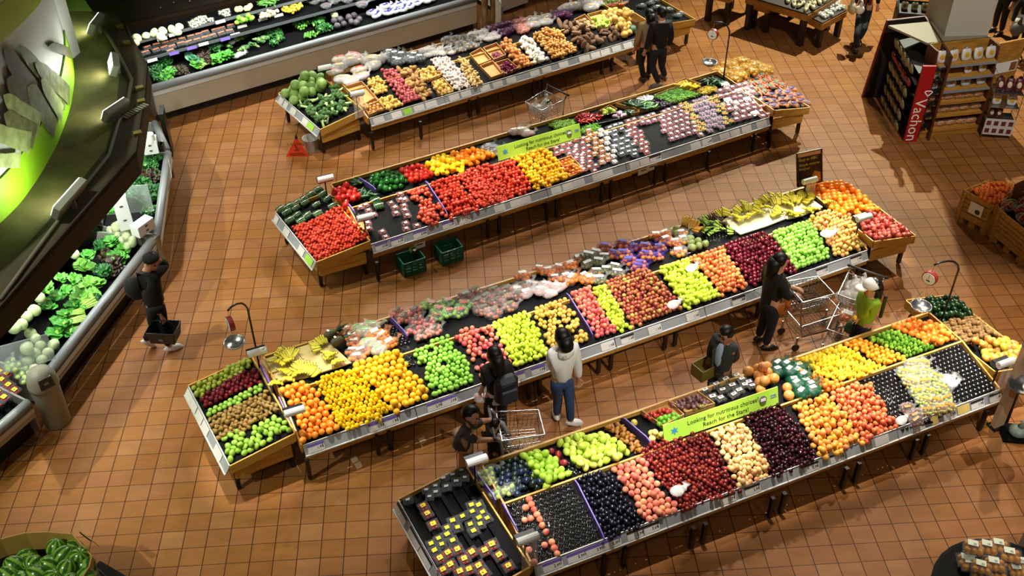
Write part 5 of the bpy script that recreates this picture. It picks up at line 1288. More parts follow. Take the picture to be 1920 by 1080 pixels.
cbox('G',[(1370,590),(1500,540),(1620,670),(1450,720)],f1,'box of yellow potatoes in front, beside the garlic')
cbox('N',[(965,945),(1170,865),(1290,975),(1130,1060)],b4,'cardboard box of tomatillos and small red tomatoes')
cbox('N',[(1180,870),(1385,795),(1520,890),(1300,960)],b4,'cardboard box of purple-brown figs')
cbox('P',[(340,130),(440,100),(545,210),(430,260)],f2,'small cardboard tray of red and yellow tomatoes',.05)
cbox('F',[(370,400),(570,330),(810,420),(600,460)],b2,'long cardboard box of zucchini and cucumbers')
cbox('F',[(215,470),(320,415),(390,455),(290,500)],b2,'cardboard box of pale chayotes behind the black crate')
cbox('F',[(735,310),(950,230),(1190,285),(915,375)],b2,'wide cardboard tray of green beans',.05)
cbox('F',[(940,200),(1030,160),(1180,215),(1110,250)],b2,'cardboard box of yellow squash')
cbox('F',[(1165,250),(1300,205),(1330,250),(1200,295)],b2,'cardboard tray of yellow beans',.05)
cbox('F',[(410,520),(480,480),(580,440),(600,470)],b2,'small cardboard box of dark squash',.05)
cbox('F',[(165,535),(390,490),(405,555),(215,600)],b2,'empty black ribbed crate on the tomato stand',.08,BLK,name='plastic_crate')
cbox('L2',[(640,380),(700,350),(800,550),(770,580)],CAP2L.plane,'torn cardboard tray at the corner of the vine tomatoes',.03)
SIGN=mat('lime_sign','#b8ec50',.5)
SIGND=mat('sign_ink','#20240f',.6)
def sign_board(TL,TR,BR,BL,zb,zt,m,label,name='promo_sign',th=.012,tilt=.35):
 bl,br=W(*BL,zb),W(*BR,zb)
 x=(br-bl).normalized();wid=(br-bl).length
 n=x.cross(Vector((0,0,1)))
 if n.dot(CAM_P-bl)<0:n=-n
 hgt=zt-zb;up=(Vector((0,0,1))-n*tilt).normalized();n=(n+Vector((0,0,1))*tilt).normalized()
 t=thing(name,label,'sign',(bl+br)/2,math.atan2(x.y,x.x))
 mb=MB();mb.slab([bl,br,br+up*hgt,bl+up*hgt],n,th);mb.build('board',m,t)
 R=Matrix((x,up,n)).transposed()
 return t,bl,x,up,n,wid,hgt,R
def nutri(TL,TR,BR,BL,zb,label):
 zt=zb+.25
 t,bl,x,up,n,wid,hgt,R=sign_board(TL,TR,BR,BL,zb,zt,SIGN,label)
 def at(fx,fz):return bl+x*(wid*fx)+up*(hgt*fz)+n*.002
 text('Looking for nutritious choices?',hgt*.34,Matrix.Translation(at(.20,.66))@R.to_4x4(),SIGND,t)
 text('Reach for the Stars!',hgt*.34,Matrix.Translation(at(.33,.28))@R.to_4x4(),SIGND,t)
 mb=MB();c=at(.09,.5)
 mb.slab([c+R@Vector((.5*hgt*.5*math.cos(a),.5*hgt*.5*math.sin(a),0))*(1 if i%2 else .45)for i,a in enumerate([k*PI/6 for k in range(12)])],n,.002)
 mb.build('star_figure',mat('sign_blue','#3a9ac0',.5),t)
 mb=MB();c=at(.86,.56)
 mb.lathe([(hgt*.22,0),(hgt*.22,.01),(0,.012)],14,c,R);bd=mb.build('round_badge',mat('badge_grey','#6a706a',.4),t)
 mb=MB();mb.box(c+n*.013,(hgt*.3,hgt*.16,.002),R);mb.build('badge_panel',LABELW,bd)
 mb=MB();mb.box(at(.955,.62),(wid*.05,hgt*.07,.003),R);mb.box(at(.955,.5),(wid*.05,hgt*.05,.003),R);mb.build('small_print',mat('print_blue','#7a9ab0',.5),t)
nutri((1246,799),(1460,721),(1460,757),(1246,831),.84,'lime green sign with black lettering standing among the plums')
nutri((933,272),(1089,234),(1090,257),(935,302),.84,'lime green sign with black lettering above the yellow tomatoes')
t,bl,x,up,n,wid,hgt,R=sign_board((1500,292),(1550,282),(1541,340),(1495,350),.86,1.42,mat('poster_brown','#2c1e14',.5),'small brown poster on a stand above the bananas')
def at(fx,fz):return bl+x*(wid*fx)+up*(hgt*fz)+n*.003
mb=MB()
for fa,fb in(((0,0),(1,0)),((1,0),(1,1)),((1,1),(0,1)),((0,1),(0,0))):mb.bar(at(*fa),at(*fb),.02,.02)
mb.build('frame',mat('frame_brown','#4a2c18',.5),t)
mb=MB();mb.box(at(.5,.93),(wid*.92,hgt*.12,.004),R);mb.build('top_band',mat('poster_orange','#d8a070',.5),t)
mb=MB();mb.slab([at(.05,.02),at(.95,.02),at(.95,.30),at(.7,.38),at(.5,.12),at(.3,.2),at(.05,.12)],n,.002);mb.build('picture',mat('poster_gold','#c88a2c',.5,noise=.6,nscale=20),t)
YTXT=mat('yellow_ink','#e8d848',.5)
text('Easy as ABC',wid*.15,Matrix.Translation(at(.08,.78))@R.to_4x4(),YTXT,t)
text('Simple comme\nbonjour',wid*.14,Matrix.Translation(at(.08,.56))@R.to_4x4(),YTXT,t)
def scale(base,zbase,top,pan,zpan,label,dial_face=True):
 g=W(*base,zbase);ztop=zat(*top,g)
 pc=W(*pan,zpan)
 t=thing('hanging_scale',label,'scale',g)
 h=ztop-zbase
 arm=Vector((pc.x-g.x,pc.y-g.y,0))
 pts=[g,g+Vector((0,0,h*.8))]+[g+arm*(f*.5*(1-math.cos(f*PI))+f*(1-f)*.5)+Vector((0,0,h*(.8+.2*math.sin(f*PI*.62))))for f in(.2,.4,.6,.8,1.0)]
 end=Vector((pc.x,pc.y,pts[-1].z));pts[-1]=end
 mb=MB();mb.tube(pts,.014,8);mb.build('pole',BLK,t,smooth=True)
 zd=end.z-.22
 dn=(CAM_P-end);dn.z=0;dn.normalize();dn=(dn+Vector((-.5,0,0))).normalized()if dial_face else Vector((-.9,-.45,0)).normalized()
 sd=dn.cross(Vector((0,0,1))).normalized();R=Matrix((sd,Vector((0,0,1)),dn)).transposed()
 dc=Vector((pc.x,pc.y,zd))
 mb=MB();mb.lathe([(.10,-.035),(.105,-.03),(.105,.03),(.095,.035)],18,dc,R);body=mb.build('dial_housing',mat('scale_red','#8a2420',.4),t)
 mb=MB();mb.lathe([(.09,0),(.09,.004),(0,.005)],18,dc+dn*.034,R);face=mb.build('dial_face',LABELW,body)
 mb=MB();mb.bar(dc+dn*.042,dc+dn*.042+Vector((0,0,.07)),.006,.003);mb.box(dc+dn*.041-Vector((0,0,.03)),(.05,.02,.002),R);mb.build('needle',INK,body)
 mb=MB();mb.tube([end,Vector((pc.x,pc.y,zd+.1))],.005,5);mb.tube([Vector((pc.x,pc.y,zd-.1)),Vector((pc.x,pc.y,zd-.16))],.006,5)
 for k in range(3):
  a=k*2*PI/3+.4;mb.tube([Vector((pc.x,pc.y,zd-.16)),pc+Vector((.14*math.cos(a),.14*math.sin(a),.03))],.0025,4)
 mb.build('hanger',METAL,t)
 mb=MB();mb.lathe([(0,0),(.11,.0),(.14,.045),(.147,.05),(.147,.055),(.135,.05),(.105,.008),(0,.008)],20,pc,caps=False);mb.build('pan',METAL,t,smooth=True)
scale((483,668),.74,(452,556),(441,646),1.22,'hanging scale with a curved pole over the pear bin',False)
scale((1356,150),.80,(1364,38),(1330,120),1.18,'hanging scale above the netted yellow onions')
scale((1766,600),.74,(1790,475),(1726,578),1.12,'hanging scale with a red dial above the avocados')
def roll(base,zbase,top,label,two=False,ang=.35):
 g=W(*base,zbase);zt=zat(*top,g);zt=max(zt,zbase+.12)
 t=thing('bag_roll_post',label,'bag roll holder',g,ang)
 mb=MB();mb.tube([g,Vector((g.x,g.y,zt))],.012,6);mb.build('post',BLK,t)
 R=Matrix.Rotation(ang,3,'Z');c=Vector((g.x,g.y,zt+.05))
 mb=MB();mb.box(c,(.26,.11,.09),R,bev=.01);mb.build('holder',BLK,t)
 mb=MB();mb.lathe([(.02,-.13),(.05,-.13),(.05,.13),(.02,.13)],12,c+R@Vector((0,-.075,.05)),R@Matrix.Rotation(PI/2,3,'Y'));rl=mb.build('roll',WHITE,t,smooth=False)
 mb=MB();mb.tube([c+R@Vector((-.13,-.075,.05)),c+R@Vector((.14,-.075,.05))],.012,6);mb.build('spindle',BLK,rl)
 if two:
  mb=MB();mb.grid(lambda u,v:c+R@Vector((-.1+.2*u,-.13-.02*math.sin(6*u),.03-.45*v+.01*math.sin(9*u+5*v))),8,8);mb.build('hanging_bag',FILMW,t,smooth=True)
roll((613,368),.80,(609,340),'bag roll on a black post beside the bean packets')
roll((610,150),.78,(611,132),'bag roll on a black post behind the cabbages')
roll((672,215),.72,(674,180),'white bag roll above the onion boxes, its bag hanging down',True)
roll((487,690),.72,(482,664),'bag roll at the foot of the hanging scale, over the pears')
roll((556,800),.74,(548,775),'bag roll between the pear bin and the oranges')
roll((891,905),.76,(889,866),'bag roll on a black post at the far corner of the berry box bin')
roll((984,1040),.76,(982,1012),'white bag roll at the corner of the empty cup tray',True)
roll((1605,440),.74,(1607,412),'bag roll on a black post between apples and pomegranates')
roll((1508,360),.80,(1512,344),'bag roll below the brown poster, beside the bananas',True)
roll((1862,716),.74,(1868,682),'bag roll with hanging clear bags beside the grey post',True)
roll((685,430),.72,(684,412),'white bag roll over the black steps of boxed tomatoes')
BUMP=mat('bumper_grey','#8d8f90',.35,noise=.1,nscale=2)
CASEB=mat('case_beige','#b0a690',.5,noise=.1,nscale=2)
CASEK=mat('case_kick','#1a1511',.6)
FRAMEW=mat('case_white','#c8c8c4',.4)
class Case:pass
def case_unit(A0,B0,label,z=.85,depth=1.35,back=2.1,ends=True,ph=.5,shelf=((1.05,.72,1.08,1.17),(1.35,.90,1.30,1.46)),wellz=(.60,.80),name='refrigerated_case'):
 C=Case();a=W(*A0,z);b=W(*B0,z)
 u=(b-a);ln=u.length;u.normalize();n=Vector((-u.y,u.x,0));C.u,C.n,C.len=u,n,ln
 pt=lambda s,d,zz_:Vector((a.x+u.x*s+n.x*d,a.y+u.y*s+n.y*d,zz_));C.pt=pt
 t=thing(name,label,'refrigerated case',pt(ln/2,depth/2,0),math.atan2(u.y,u.x));C.t=t
 mb=MB();mb.tube([pt(0,.04,z-.05),pt(ln,.04,z-.05)],.07,10);mb.build('bumper',BUMP,t,smooth=True)
 mb=MB();mb.bar(pt(0,.0,z-.17),pt(ln,.0,z-.17),.03,.06);mb.bar(pt(0,-.01,z-.135),pt(ln,-.01,z-.135),.012,.012);mb.build('bumper_trim',FRAMEW,t)
 mb=MB();mb.bar(pt(0,.03,z-.12-ph/2),pt(ln,.03,z-.12-ph/2),.04,ph);mb.bar(pt(0,.015,z-.27),pt(ln,.015,z-.27),.02,.05);mb.build('front_panel',CASEB,t)
 mb=MB();mb.bar(pt(0,.2,(z-.12-ph)/2+.02),pt(ln,.2,(z-.12-ph)/2+.02),.04,z-.12-ph+.04);mb.build('kick_plate',CASEK,t)
 def deck(nm,z0,d0,d1,z1,m=BLACK,th=.03):
  p=Plane(pt(0,d0,z0),u,pt(0,d1,z1)-pt(0,d0,z0))
  mb=MB();l=(pt(0,d1,z1)-pt(0,d0,z0)).length
  mb.slab([p.at(0,0),p.at(ln,0),p.at(ln,l),p.at(0,l)],p.n,th);o=mb.build(nm,m,t)
  return p,o
 C.well,_=deck('well',wellz[0],.08,.95,wellz[1])
 C.shelves=[]
 for(z0,d0,d1,z1)in shelf:
  p,o=deck('shelf',z0,d0,d1,z1);C.shelves.append(p)
  mb=MB();mb.bar(pt(0,d0,z0+.02),pt(ln,d0,z0+.02),.012,.06);mb.build('shelf_rail',mat('case_rail','#5a5c60',.35),o)
 mb=MB();mb.bar(pt(0,depth,back/2),pt(ln,depth,back/2),.05,back);mb.build('back_panel',BLACK,t)
 if ends:
  for s in(0,ln):
   mb=MB();mb.slab([pt(s+.015,d,zz_)for d,zz_ in((.02,z-.55),(.0,z-.05),(.12,z-.01),(.5,z+.03),(depth,z+.25),(depth,.1),(.22,.1))],u,.03);mb.build('end_panel',mat('case_end','#8a877e',.5),t)
 return C
CB=case_unit((90,700),(288,447),'long refrigerated case of cabbages, celery and lettuce under the canopy',z=.70,ph=.16,wellz=(.50,.66),shelf=((.98,.80,1.15,1.11),))
CC=case_unit((297,436),(318,283),'short refrigerated case of herbs and greens behind a clear partition',z=.70,ph=.16,wellz=(.50,.66),shelf=((.98,.80,1.15,1.11),))
CD=case_unit((316,276),(293,226),'small corner refrigerated case with white cartons',z=.70,ph=.16,wellz=(.50,.66),shelf=((.98,.80,1.15,1.11),))
CA=case_unit((-30,826),(56,752),'refrigerated case of boxed strawberries next to the beige bin',z=.70,ph=.16,wellz=(.50,.66),shelf=((.98,.80,1.15,1.11),))
C2=case_unit((284,163),(893,-6),'long refrigerated case of cauliflower, greens and packed vegetables along the far wall')
def filler(p,q,label):
 a,b=W(*p,.68),W(*q,.68);m=(a+b)/2
 u=(b-a).normalized();n=Vector((-u.y,u.x,0))
 mb=MB();mb.hexa([Vector((a.x,a.y,.1)),Vector((b.x,b.y,.1)),Vector((b.x,b.y,.1))+n*.5,Vector((a.x,a.y,.1))+n*.5,Vector((a.x,a.y,.66)),Vector((b.x,b.y,.66)),Vector((b.x,b.y,.66))+n*.4,Vector((a.x,a.y,.66))+n*.4])
 mb.here('corner_filler',mat('filler_beige','#a8a090',.5),label,'case filler')
filler((290,446),(297,438),'beige corner piece between the two greens cases')
def leafy(name,cat,cols,n,R,H,curl,seed,stalk=None,squash=(1,1),rough=.45):
 t=thing(name,None,cat,(0,0,0));rr=random.Random(seed)
 mb=MB()
 for i in range(n):
  a=i*2.399+rr.uniform(-.3,.3);lay=i/n;L=R*(1.05-.45*lay)*rr.uniform(.9,1.15);wd=L*.55
  d=Vector((math.cos(a)*squash[0],math.sin(a)*squash[1],0));s=Vector((-math.sin(a),math.cos(a),0))
  up=.35+.9*lay;ph=rr.uniform(0,6)
  def fn(u_,v_,d=d,s=s,L=L,wd=wd,up=up,ph=ph,lay=lay):
   x=v_*L;w=(u_-.5)*2*wd*math.sin(PI*min(1,.15+.8*v_));z=.02+H*lay*.35+up*x*(1-.45*v_)+curl*math.sin(9*u_+ph)*v_*.5+curl*.5*math.sin(14*v_+ph)*abs(u_-.5)
   return d*x+s*w+Vector((0,0,z))
  mb.grid(fn,5,4)
 mb.build('leaves',fruit_mat('skin_'+name,cols,rough,mix=.7,nscale=14),t,smooth=True)
 if stalk:
  mb=MB()
  if stalk=='celery':
   for i in range(7):
    x=-.045+.015*i
    mb.tube([(x*1.6,-.30,.03+.01*(i%2)),(x*1.2,-.15,.04+.012*(i%2)),(x*.7,0,.05)],[.013,.013,.010],6)
  else:
   mb.tube([(0,-.16,.03),(0,-.05,.045),(0,0,.06)],[.022,.024,.03],7)
  mb.build('stalks',fruit_mat('skin_'+name+'_stalk',['#86b83c','#a4cc58','#c4dc8c'],.4),t,smooth=True)
 return t
LET=leafy('lettuce','lettuce',['#2e7a1c','#4a9a2c','#78bc48'],16,.15,.10,.035,1)
DKL=leafy('leafy_greens','greens',['#0f3a14','#1c5a1e','#2e7a2c'],18,.14,.09,.05,2)
REDL=leafy('red_lettuce','lettuce',['#1e140c','#3a2416','#3c4a1c'],16,.13,.09,.045,3)
ROM=leafy('romaine_lettuce','lettuce',['#4a9a2c','#7abc44','#a8d468'],12,.17,.09,.02,4,'stub',(.7,1.0))
CEL=leafy('celery','celery',['#2a7a1c','#4a9a30'],9,.13,.06,.03,5,'celery')
HERB=leafy('herb_bunch','herbs',['#124a18','#1e6420','#3c8434'],20,.11,.10,.05,6,'stub')
FEN=leafy('fennel_bulb','fennel',['#3a6a34','#54844a'],8,.12,.05,.02,7,'stub',(.5,1))
LEEK=leafy('leek','leek',['#2a6a4a','#4a8a64','#7aac84'],9,.20,.05,.01,8,'celery',(.25,1))
def leaf_put(proto,zoom,pts,pl,label,group,h=.01,turn=0,sc=(.9,1.15),jitter=3.1):
 put(proto,zz(zoom,pts),pl,label,group,h=h,jitter=jitter,turn=turn,scale=sc,tilt=.25)
w_,s_=CB.well,CB.shelves[0]
heap('white_cabbage','LA',[(150,390),(170,300),(250,250),(330,270),(415,310),(400,370),(360,400),(300,480),(230,510),(180,470)],w_,'pale cabbage heaped at the near end of the long case',p2=.4,h0=.03)
place('white_cabbage',[w_.off(.12).hit(*q)for q in Z('LA',[(270,15),(235,80),(205,235),(185,120)])],w_,'pale cabbage on the ledge above the celery','cabbages on the ledge')
place('white_cabbage',[s_.off(.1).hit(*q)for q in Z('LC',[(335,800),(290,910),(225,960),(185,1025),(120,1060),(630,435)])],s_,'white cabbage on the upper shelf of the long case','cabbages on the upper shelf')
heap('napa_cabbage','LB',[(230,830),(290,730),(370,740),(500,830),(490,900),(430,960),(370,910),(300,880)],w_,'pale oblong napa cabbage beside the white carton',p2=.2,h0=.03)
leaf_put(CEL,'LA',[(400,160),(430,190,.04),(470,230),(440,120,.05),(500,60,.04),(530,90,.02),(380,250)],w_,'bunch of celery lying in the long case','celery bunches',.03,turn=.9,jitter=.35)
leaf_put(CEL,'LC',[(410,900),(470,810)],w_,'celery stalks on the dark ledge of the long case','celery on the ledge',.1,turn=2.4,jitter=.3)
leaf_put(ROM,'LC',[(770,690),(830,720),(720,740),(690,810),(750,820),(790,800),(690,540),(720,560)],w_,'light green romaine lettuce in the long case','romaine lettuce',.03)
leaf_put(DKL,'LC',[(850,380),(830,260),(860,610),(870,590,.03),(800,840)],w_,'dark curly greens in the long case','dark curly greens',.04)
leaf_put(REDL,'LC',[(900,470),(940,600),(980,560),(960,520,.03)],w_,'dark red lettuce near the grey bumper','red lettuce',.03)
leaf_put(LET,'LC',[(970,480),(1010,490),(1050,410),(980,360),(950,350,.04)],w_,'bright lettuce beside the napa cabbages','lettuce by the napa cabbages',.03)
leaf_put(LET,'LC',[(930,80),(400,720),(370,740),(520,650),(560,760),(750,450),(630,660)],s_,'small green lettuce on the upper shelf','lettuce on the upper shelf',.03,sc=(.6,.8))
wc=CC.well
leaf_put(HERB,'LB',[(540,240),(560,280),(530,300),(570,320),(590,350),(600,390),(540,350),(610,290)],wc,'bushy herb bunch at the far end of the greens case','herb bunches at the far end',.04)
leaf_put(DKL,'LB',[(460,450),(500,470),(520,520),(470,530),(560,540),(590,520),(500,570),(540,590),(580,580),(430,510),(610,510)],wc,'dark leafy bunch in the middle of the greens case','dark bunches in the greens case',.04)
leaf_put(HERB,'LB',[(380,520),(340,560),(400,560),(560,670),(540,690)],wc,'herb bunch behind the clear partition','herbs behind the partition',.04)
leaf_put(REDL,'LB',[(480,390),(540,420),(590,440),(640,420),(600,410)],wc,'dark purple greens across the greens case','purple greens',.03)
kind('yellow_chard','chard',.03,[mesh_lumpy(.03,(1.4,1,.8),70,.1)],fm('yellow_chard','#c88a2a','#d8ac4a',mix=.4))
place('yellow_chard',[wc.off(.1).hit(*q)for q in Z('LB',[(540,570),(550,640),(570,625),(560,650)])],wc,'small yellow root in the greens case','yellow roots')
def partition(base_px,z,width,h,ang,label):
 g=W(*base_px,z)
 R=Matrix.Rotation(ang,3,'Z');mb=MB();mb.box(g+Vector((0,0,h/2)),(width,.012,h),R)
 mb.here('clear_screen',mat('clear_panel','#c8d4d0',.1,alpha=.28),label,'partition')
partition((232,400),.9,.95,.5,.1,'clear upright screen beside the tall white carton')
partition((40,690),.85,.9,.45,.35,'clear upright screen above the boxed strawberries')
def carton(px,z,w,d,h,ang,label,holes=True):
 g=W(*px,z);t=thing('carton',label,'carton',g,ang);R=Matrix.Rotation(ang,3,'Z')
 mb=MB();mb.box(g+Vector((0,0,h/2)),(w,d,h),R,bev=.006);mb.build('box',WHITE,t)
 if holes:
  for f in(.3,.72):
   mb=MB();mb.lathe([(.03,0),(.03,.004),(0,.004)],12,g+R@Vector((0,-d/2,h*f)),R@Matrix.Rotation(PI/2,3,'X')@Matrix.Diagonal((1,.6,1)));mb.build('round_mark',mat('carton_mark','#4a564c',.6),t)
 return t
carton((238,425),.85,.22,.2,.62,.35,'tall white carton with two dark oval marks among the greens')
carton((270,434),.78,.35,.18,.2,1.0,'low white carton at the corner of the napa cabbages')
carton((285,283),.8,.25,.25,.25,.2,'white carton in the small corner case')
carton((274,280),.8,.2,.2,.18,.2,'second white carton in the corner case, next to a dark box',False)
mb=MB();mb.lathe([(.07,0),(.07,.16),(.06,.17),(0,.17)],14,W(284,266,1.02));mb.here('white_jar',WHITE,'round white jar on the carton in the corner case','jar')
mb=MB()
for i in range(6):mb.box(W(296+2*i,281,.8)+Vector((0,0,.06)),(.06,.12,.14))
mb.here('dark_packet',BLK,'dark upright packets beside the white carton','packet')
put(PK_YRED,zz('LA',[(15,560),(60,595),(100,630),(30,680),(-30,600),(-10,640),(50,520),(0,505),(-20,720),(-40,560)]),CA.well,'box of strawberries with a yellow label in the case by the beige bin','boxed strawberries in the near case',h=.12,jitter=.1,tilt=.05,turn=.0)
put(BAG_LIM,zz('LA',[(160,530),(190,560),(140,500),(70,450,.1),(90,480,.1)]),CA.well,'bag of pale sprouts beside the boxed strawberries','bagged sprouts',h=.1)
w2,sA,sB=C2.well,C2.shelves[0],C2.shelves[1]
heap('cauliflower','TL',[(110,400),(130,345),(350,280),(520,250),(660,235),(660,270),(560,330),(440,360),(260,400),(130,440)],sB,'white cauliflower on the top shelf of the far case',p2=.25,h0=.01)
MUSHP=pack_proto('mushroom_packet','packed vegetables',mat('mushroom_cream','#dcd6b4',.5,noise=.2),.02,w=.16,d=.12,seed=51,n=8,lab=LABELW,ink=False)
put(MUSHP,zz('TL',[(700,240),(740,220),(780,200),(820,190),(810,230),(760,250),(720,270),(1010,140),(1050,120),(1050,160),(890,210)]),sB,'pale mushroom packet on the top shelf of the far case','mushroom packets',h=.02)
SPR=pack_proto('orange_tray_packet','packed vegetables',mat('sprout_dark','#4a4038',.6,noise=.5,nscale=30),.016,w=.15,d=.12,seed=52,n=10,lab=mat('salmon_label','#d87a5a',.5),labsz=(.13,.03),h=.05)
strip(SPR,'TL',[(170,500),(330,430),(500,400),(700,340),(980,270),(1120,250),(1150,340),(900,400),(700,470),(480,530),(260,590)],sA,(.17,.13),'salmon-coloured vegetable tray on the middle shelf of the far case','salmon vegetable trays',h=.015)
leaf_put(DKL,'TL',[(430,640),(330,720),(350,780),(310,750),(380,800)],w2,'dark greens at the near corner of the far case','dark greens in the far case',.03)
leaf_put(LET,'TL',[(470,770),(430,800),(500,750),(1000,600),(1060,590),(960,620),(770,670)],w2,'curly lettuce in the front row of the far case','curly lettuce in the far case',.03)
leaf_put(REDL,'TL',[(560,740),(600,730),(760,540),(800,520),(840,560),(800,600),(870,620),(830,650)],w2,'dark red lettuce in the far case','red lettuce in the far case',.03)
leaf_put(LEEK,'TL',[(715,620)],w2,'leek with a green fan of leaves in the far case',None,.05,turn=.3,jitter=.1,sc=(1.1,1.2))
leaf_put(DKL,'TL',[(900,480),(950,480),(930,500,.04)],w2,'curly kale bunch in the far case','kale in the far case',.05)
leaf_put(FEN,'TL',[(1080,490),(1230,400),(1250,350),(1240,500),(1320,470),(1380,350),(1390,430),(1440,410)],w2,'pale fennel in the far case','fennel',.05)
put(BAG_EMPTY,zz('TL',[(1110,440),(1150,580),(1190,560)]),w2,'clear bag of greens in the far case','clear bags in the far case',h=.05,scale=(1.2,1.4))
leaf_put(HERB,'TL',[(1480,350),(1520,380),(1560,340),(1540,450),(1590,400)],w2,'herb bunch beside the fennel','herbs in the far case',.03)
kind('green_gourd','gourd',.05,[mesh_lumpy(.05,(1.2,1,1),71,.05)],fm('green_gourd','#5aa82c','#86c83c','#a4dc54',mix=.4))
heap('green_gourd','TL',[(1130,190),(1200,150),(1330,120),(1340,190),(1210,245),(1140,240)],sA,'bright green gourd in a round basket',h0=.1,p2=.4)
kind('cream_melon','melon',.06,[mesh_round(.06)],fm('cream_melon','#c8bc80','#dcd4a4',mix=.4))
place('cream_melon',[sB.off(.1).hit(*q)for q in Z('TL',[(1160,95),(1190,90),(1250,85),(1290,60),(1270,80)])],sB,'cream round melon on the top shelf of the far case','cream melons')
kind('cream_root','root',.042,[mesh_lumpy(.042,(1.2,1,1),72,.12)],fm('cream_root','#b8a884','#d4c8a8','#e0d8c0',mix=.4))
heap('cream_root','TL',[(1350,130),(1420,100),(1560,80),(1590,110),(1500,180),(1390,180)],sA,'cream root in a round basket in the far case',h0=.1,p2=.4)
heap('cucumber','TL',[(1330,20),(1440,-20),(1550,-10),(1540,40),(1430,65)],sB,'bright cucumber in a basket on the top shelf',h0=.1,p2=.5,sp=1.2)
kind('yellow_bean_pod','beans',.03,[mesh_lumpy(.03,(1.4,1,1),73,.1)],fm('yellow_pod','#c8a020','#dcb838','#e8cc58',mix=.4))
heap('yellow_bean_pod','TM',[(10,40),(60,-10),(180,0),(200,60),(120,100),(40,90)],sA,'yellow vegetable in a round basket in the far case',h0=.1,p2=.5)
kind('brussels_sprout','sprouts',.030,[mesh_round(.030,8,6)],fm('sprout','#3a7a24','#5a9a38','#7ab44c',mix=.5))
heap('brussels_sprout','TM',[(110,160),(190,120),(260,190),(190,240),(140,220)],w2,'green sprout in a black tray of the far case',h0=.04,p2=.4)
heap('brussels_sprout','TM',[(190,275),(280,245),(310,280),(220,305)],w2,'green sprout in the front black tray of the far case',h0=.04,p2=.3)
leaf_put(LET,'TM',[(300,110),(340,120),(320,150),(290,90)],w2,'bright green bunch beside the sprouts','bright bunches by the sprouts',.05)
leaf_put(HERB,'TM',[(280,190),(330,200),(380,220),(340,240),(400,230)],w2,'bushy bunch in front of the red cabbages','bushy bunches',.04)
place('red_cabbage',[w2.off(.1).hit(*q)for q in Z('TM',[(445,160),(490,150),(520,185),(470,200),(560,135),(600,120),(640,150),(580,170),(620,175)])],w2,'dusky purple cabbage in the far case','red cabbages')
place('white_cabbage',[w2.off(.15).hit(*q)for q in Z('TM',[(445,115)])],w2,'single pale cabbage above the dusky cabbages',None)
BAG_BW=bag_proto('blue_white_packet','packed vegetables',mat('blue_print','#2c2c8a',.35,noise=.7,nscale=20),.03,7,(.09,.06,.03),FILMW,25,mat('label_blue2','#2c2a90',.5),(.12,.05))
put(BAG_BW,zz('TM',[(740,110),(780,130),(820,80),(850,110),(890,60),(920,100),(950,50),(990,80),(1000,30),(1040,60),(840,60,.05),(1060,20),(1090,40),(1130,10),(1170,20),(1210,0),(880,110),(960,90)]),w2,'blue and white packet at the end of the far case','blue and white packets',h=.05)
DKP=bag_proto('dark_root_packet','packed vegetables',mat('dark_root','#3a2428',.5,noise=.6,nscale=20),.035,8,(.1,.06,.03),FILM,26,mat('label_red2','#a02030',.5),(.06,.04))
put(DKP,zz('TM',[(230,10),(290,20),(350,0),(440,20),(500,0),(550,10),(620,-10),(380,60),(660,50,0)]),sA,'dark packet in the row above the sprouts','dark packets in the far case',h=.05)
for i,q in enumerate(zz('TL',[(400,395),(520,350),(990,220),(300,610),(520,540),(700,485),(820,445),(1040,395),(1140,350),(1210,265),(1420,195),(1280,120),(1580,155)])):
 pl=sB if i<3 else sA
 g=pl.off(.03).hit(q[0],q[1]);R=pl.rot()@Matrix.Rotation(.9,3,'X')
 mb=MB();mb.box(g,(.2,.06,.003),R);mb.here('shelf_tag',[CARD,PURPLE][1 if i in(4,5,7)else 0],'purple shelf tag on the far case' if i in(4,5,7)else 'pale shelf tag on the far case','price card','purple tags on the far case' if i in(4,5,7)else 'pale tags on the far case')
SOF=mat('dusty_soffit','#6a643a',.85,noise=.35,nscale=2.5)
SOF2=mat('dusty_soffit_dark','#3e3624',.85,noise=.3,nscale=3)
FASC=mat('brown_fascia','#2a1d17',.7)
def zpts(l,z):return[W(*q,z)for q in l]
outer=[(-60,630),(0,578),(140,417),(171,382),(255,286),(272,178),(276,120),(250,75),(237,47),(212,22)]
inner=[(-120,520),(0,418),(38,380),(72,332),(107,270),(132,200),(139,150),(136,105),(118,60),(100,20)]
ZC=2.5
t=thing('canopy','dusty olive canopy with floodlights over the near refrigerated case','canopy',W(140,417,0)*Vector((1,1,0))if False else Vector((W(140,417,ZC).x,W(140,417,ZC).y,0)))
O=zpts(outer,ZC);I=zpts(inner,ZC)
for i in range(len(O)-1):
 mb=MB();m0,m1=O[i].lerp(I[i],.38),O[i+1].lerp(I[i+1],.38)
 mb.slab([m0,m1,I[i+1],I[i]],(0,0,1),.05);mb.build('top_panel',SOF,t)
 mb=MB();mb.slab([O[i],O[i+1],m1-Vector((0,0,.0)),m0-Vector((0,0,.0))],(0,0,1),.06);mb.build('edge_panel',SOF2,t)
 mb=MB();p,q=O[i],O[i+1];dn=Vector((0,0,-.36));s=(q-p).cross(Vector((0,0,1))).normalized()*.03
 mb.hexa([p+dn,q+dn,q+dn-s,p+dn-s,p+Vector((0,0,.02)),q+Vector((0,0,.02)),q+Vector((0,0,.02))-s,p+Vector((0,0,.02))-s]);mb.build('fascia',FASC,t)
mb=MB();mb.tube(zpts([(196,55),(222,100),(247,150),(240,190),(222,230),(205,290),(120,400),(60,480),(0,562)],ZC+.04),.028,7);mb.build('conduit',mat('conduit','#6a6458',.6),t,smooth=True)
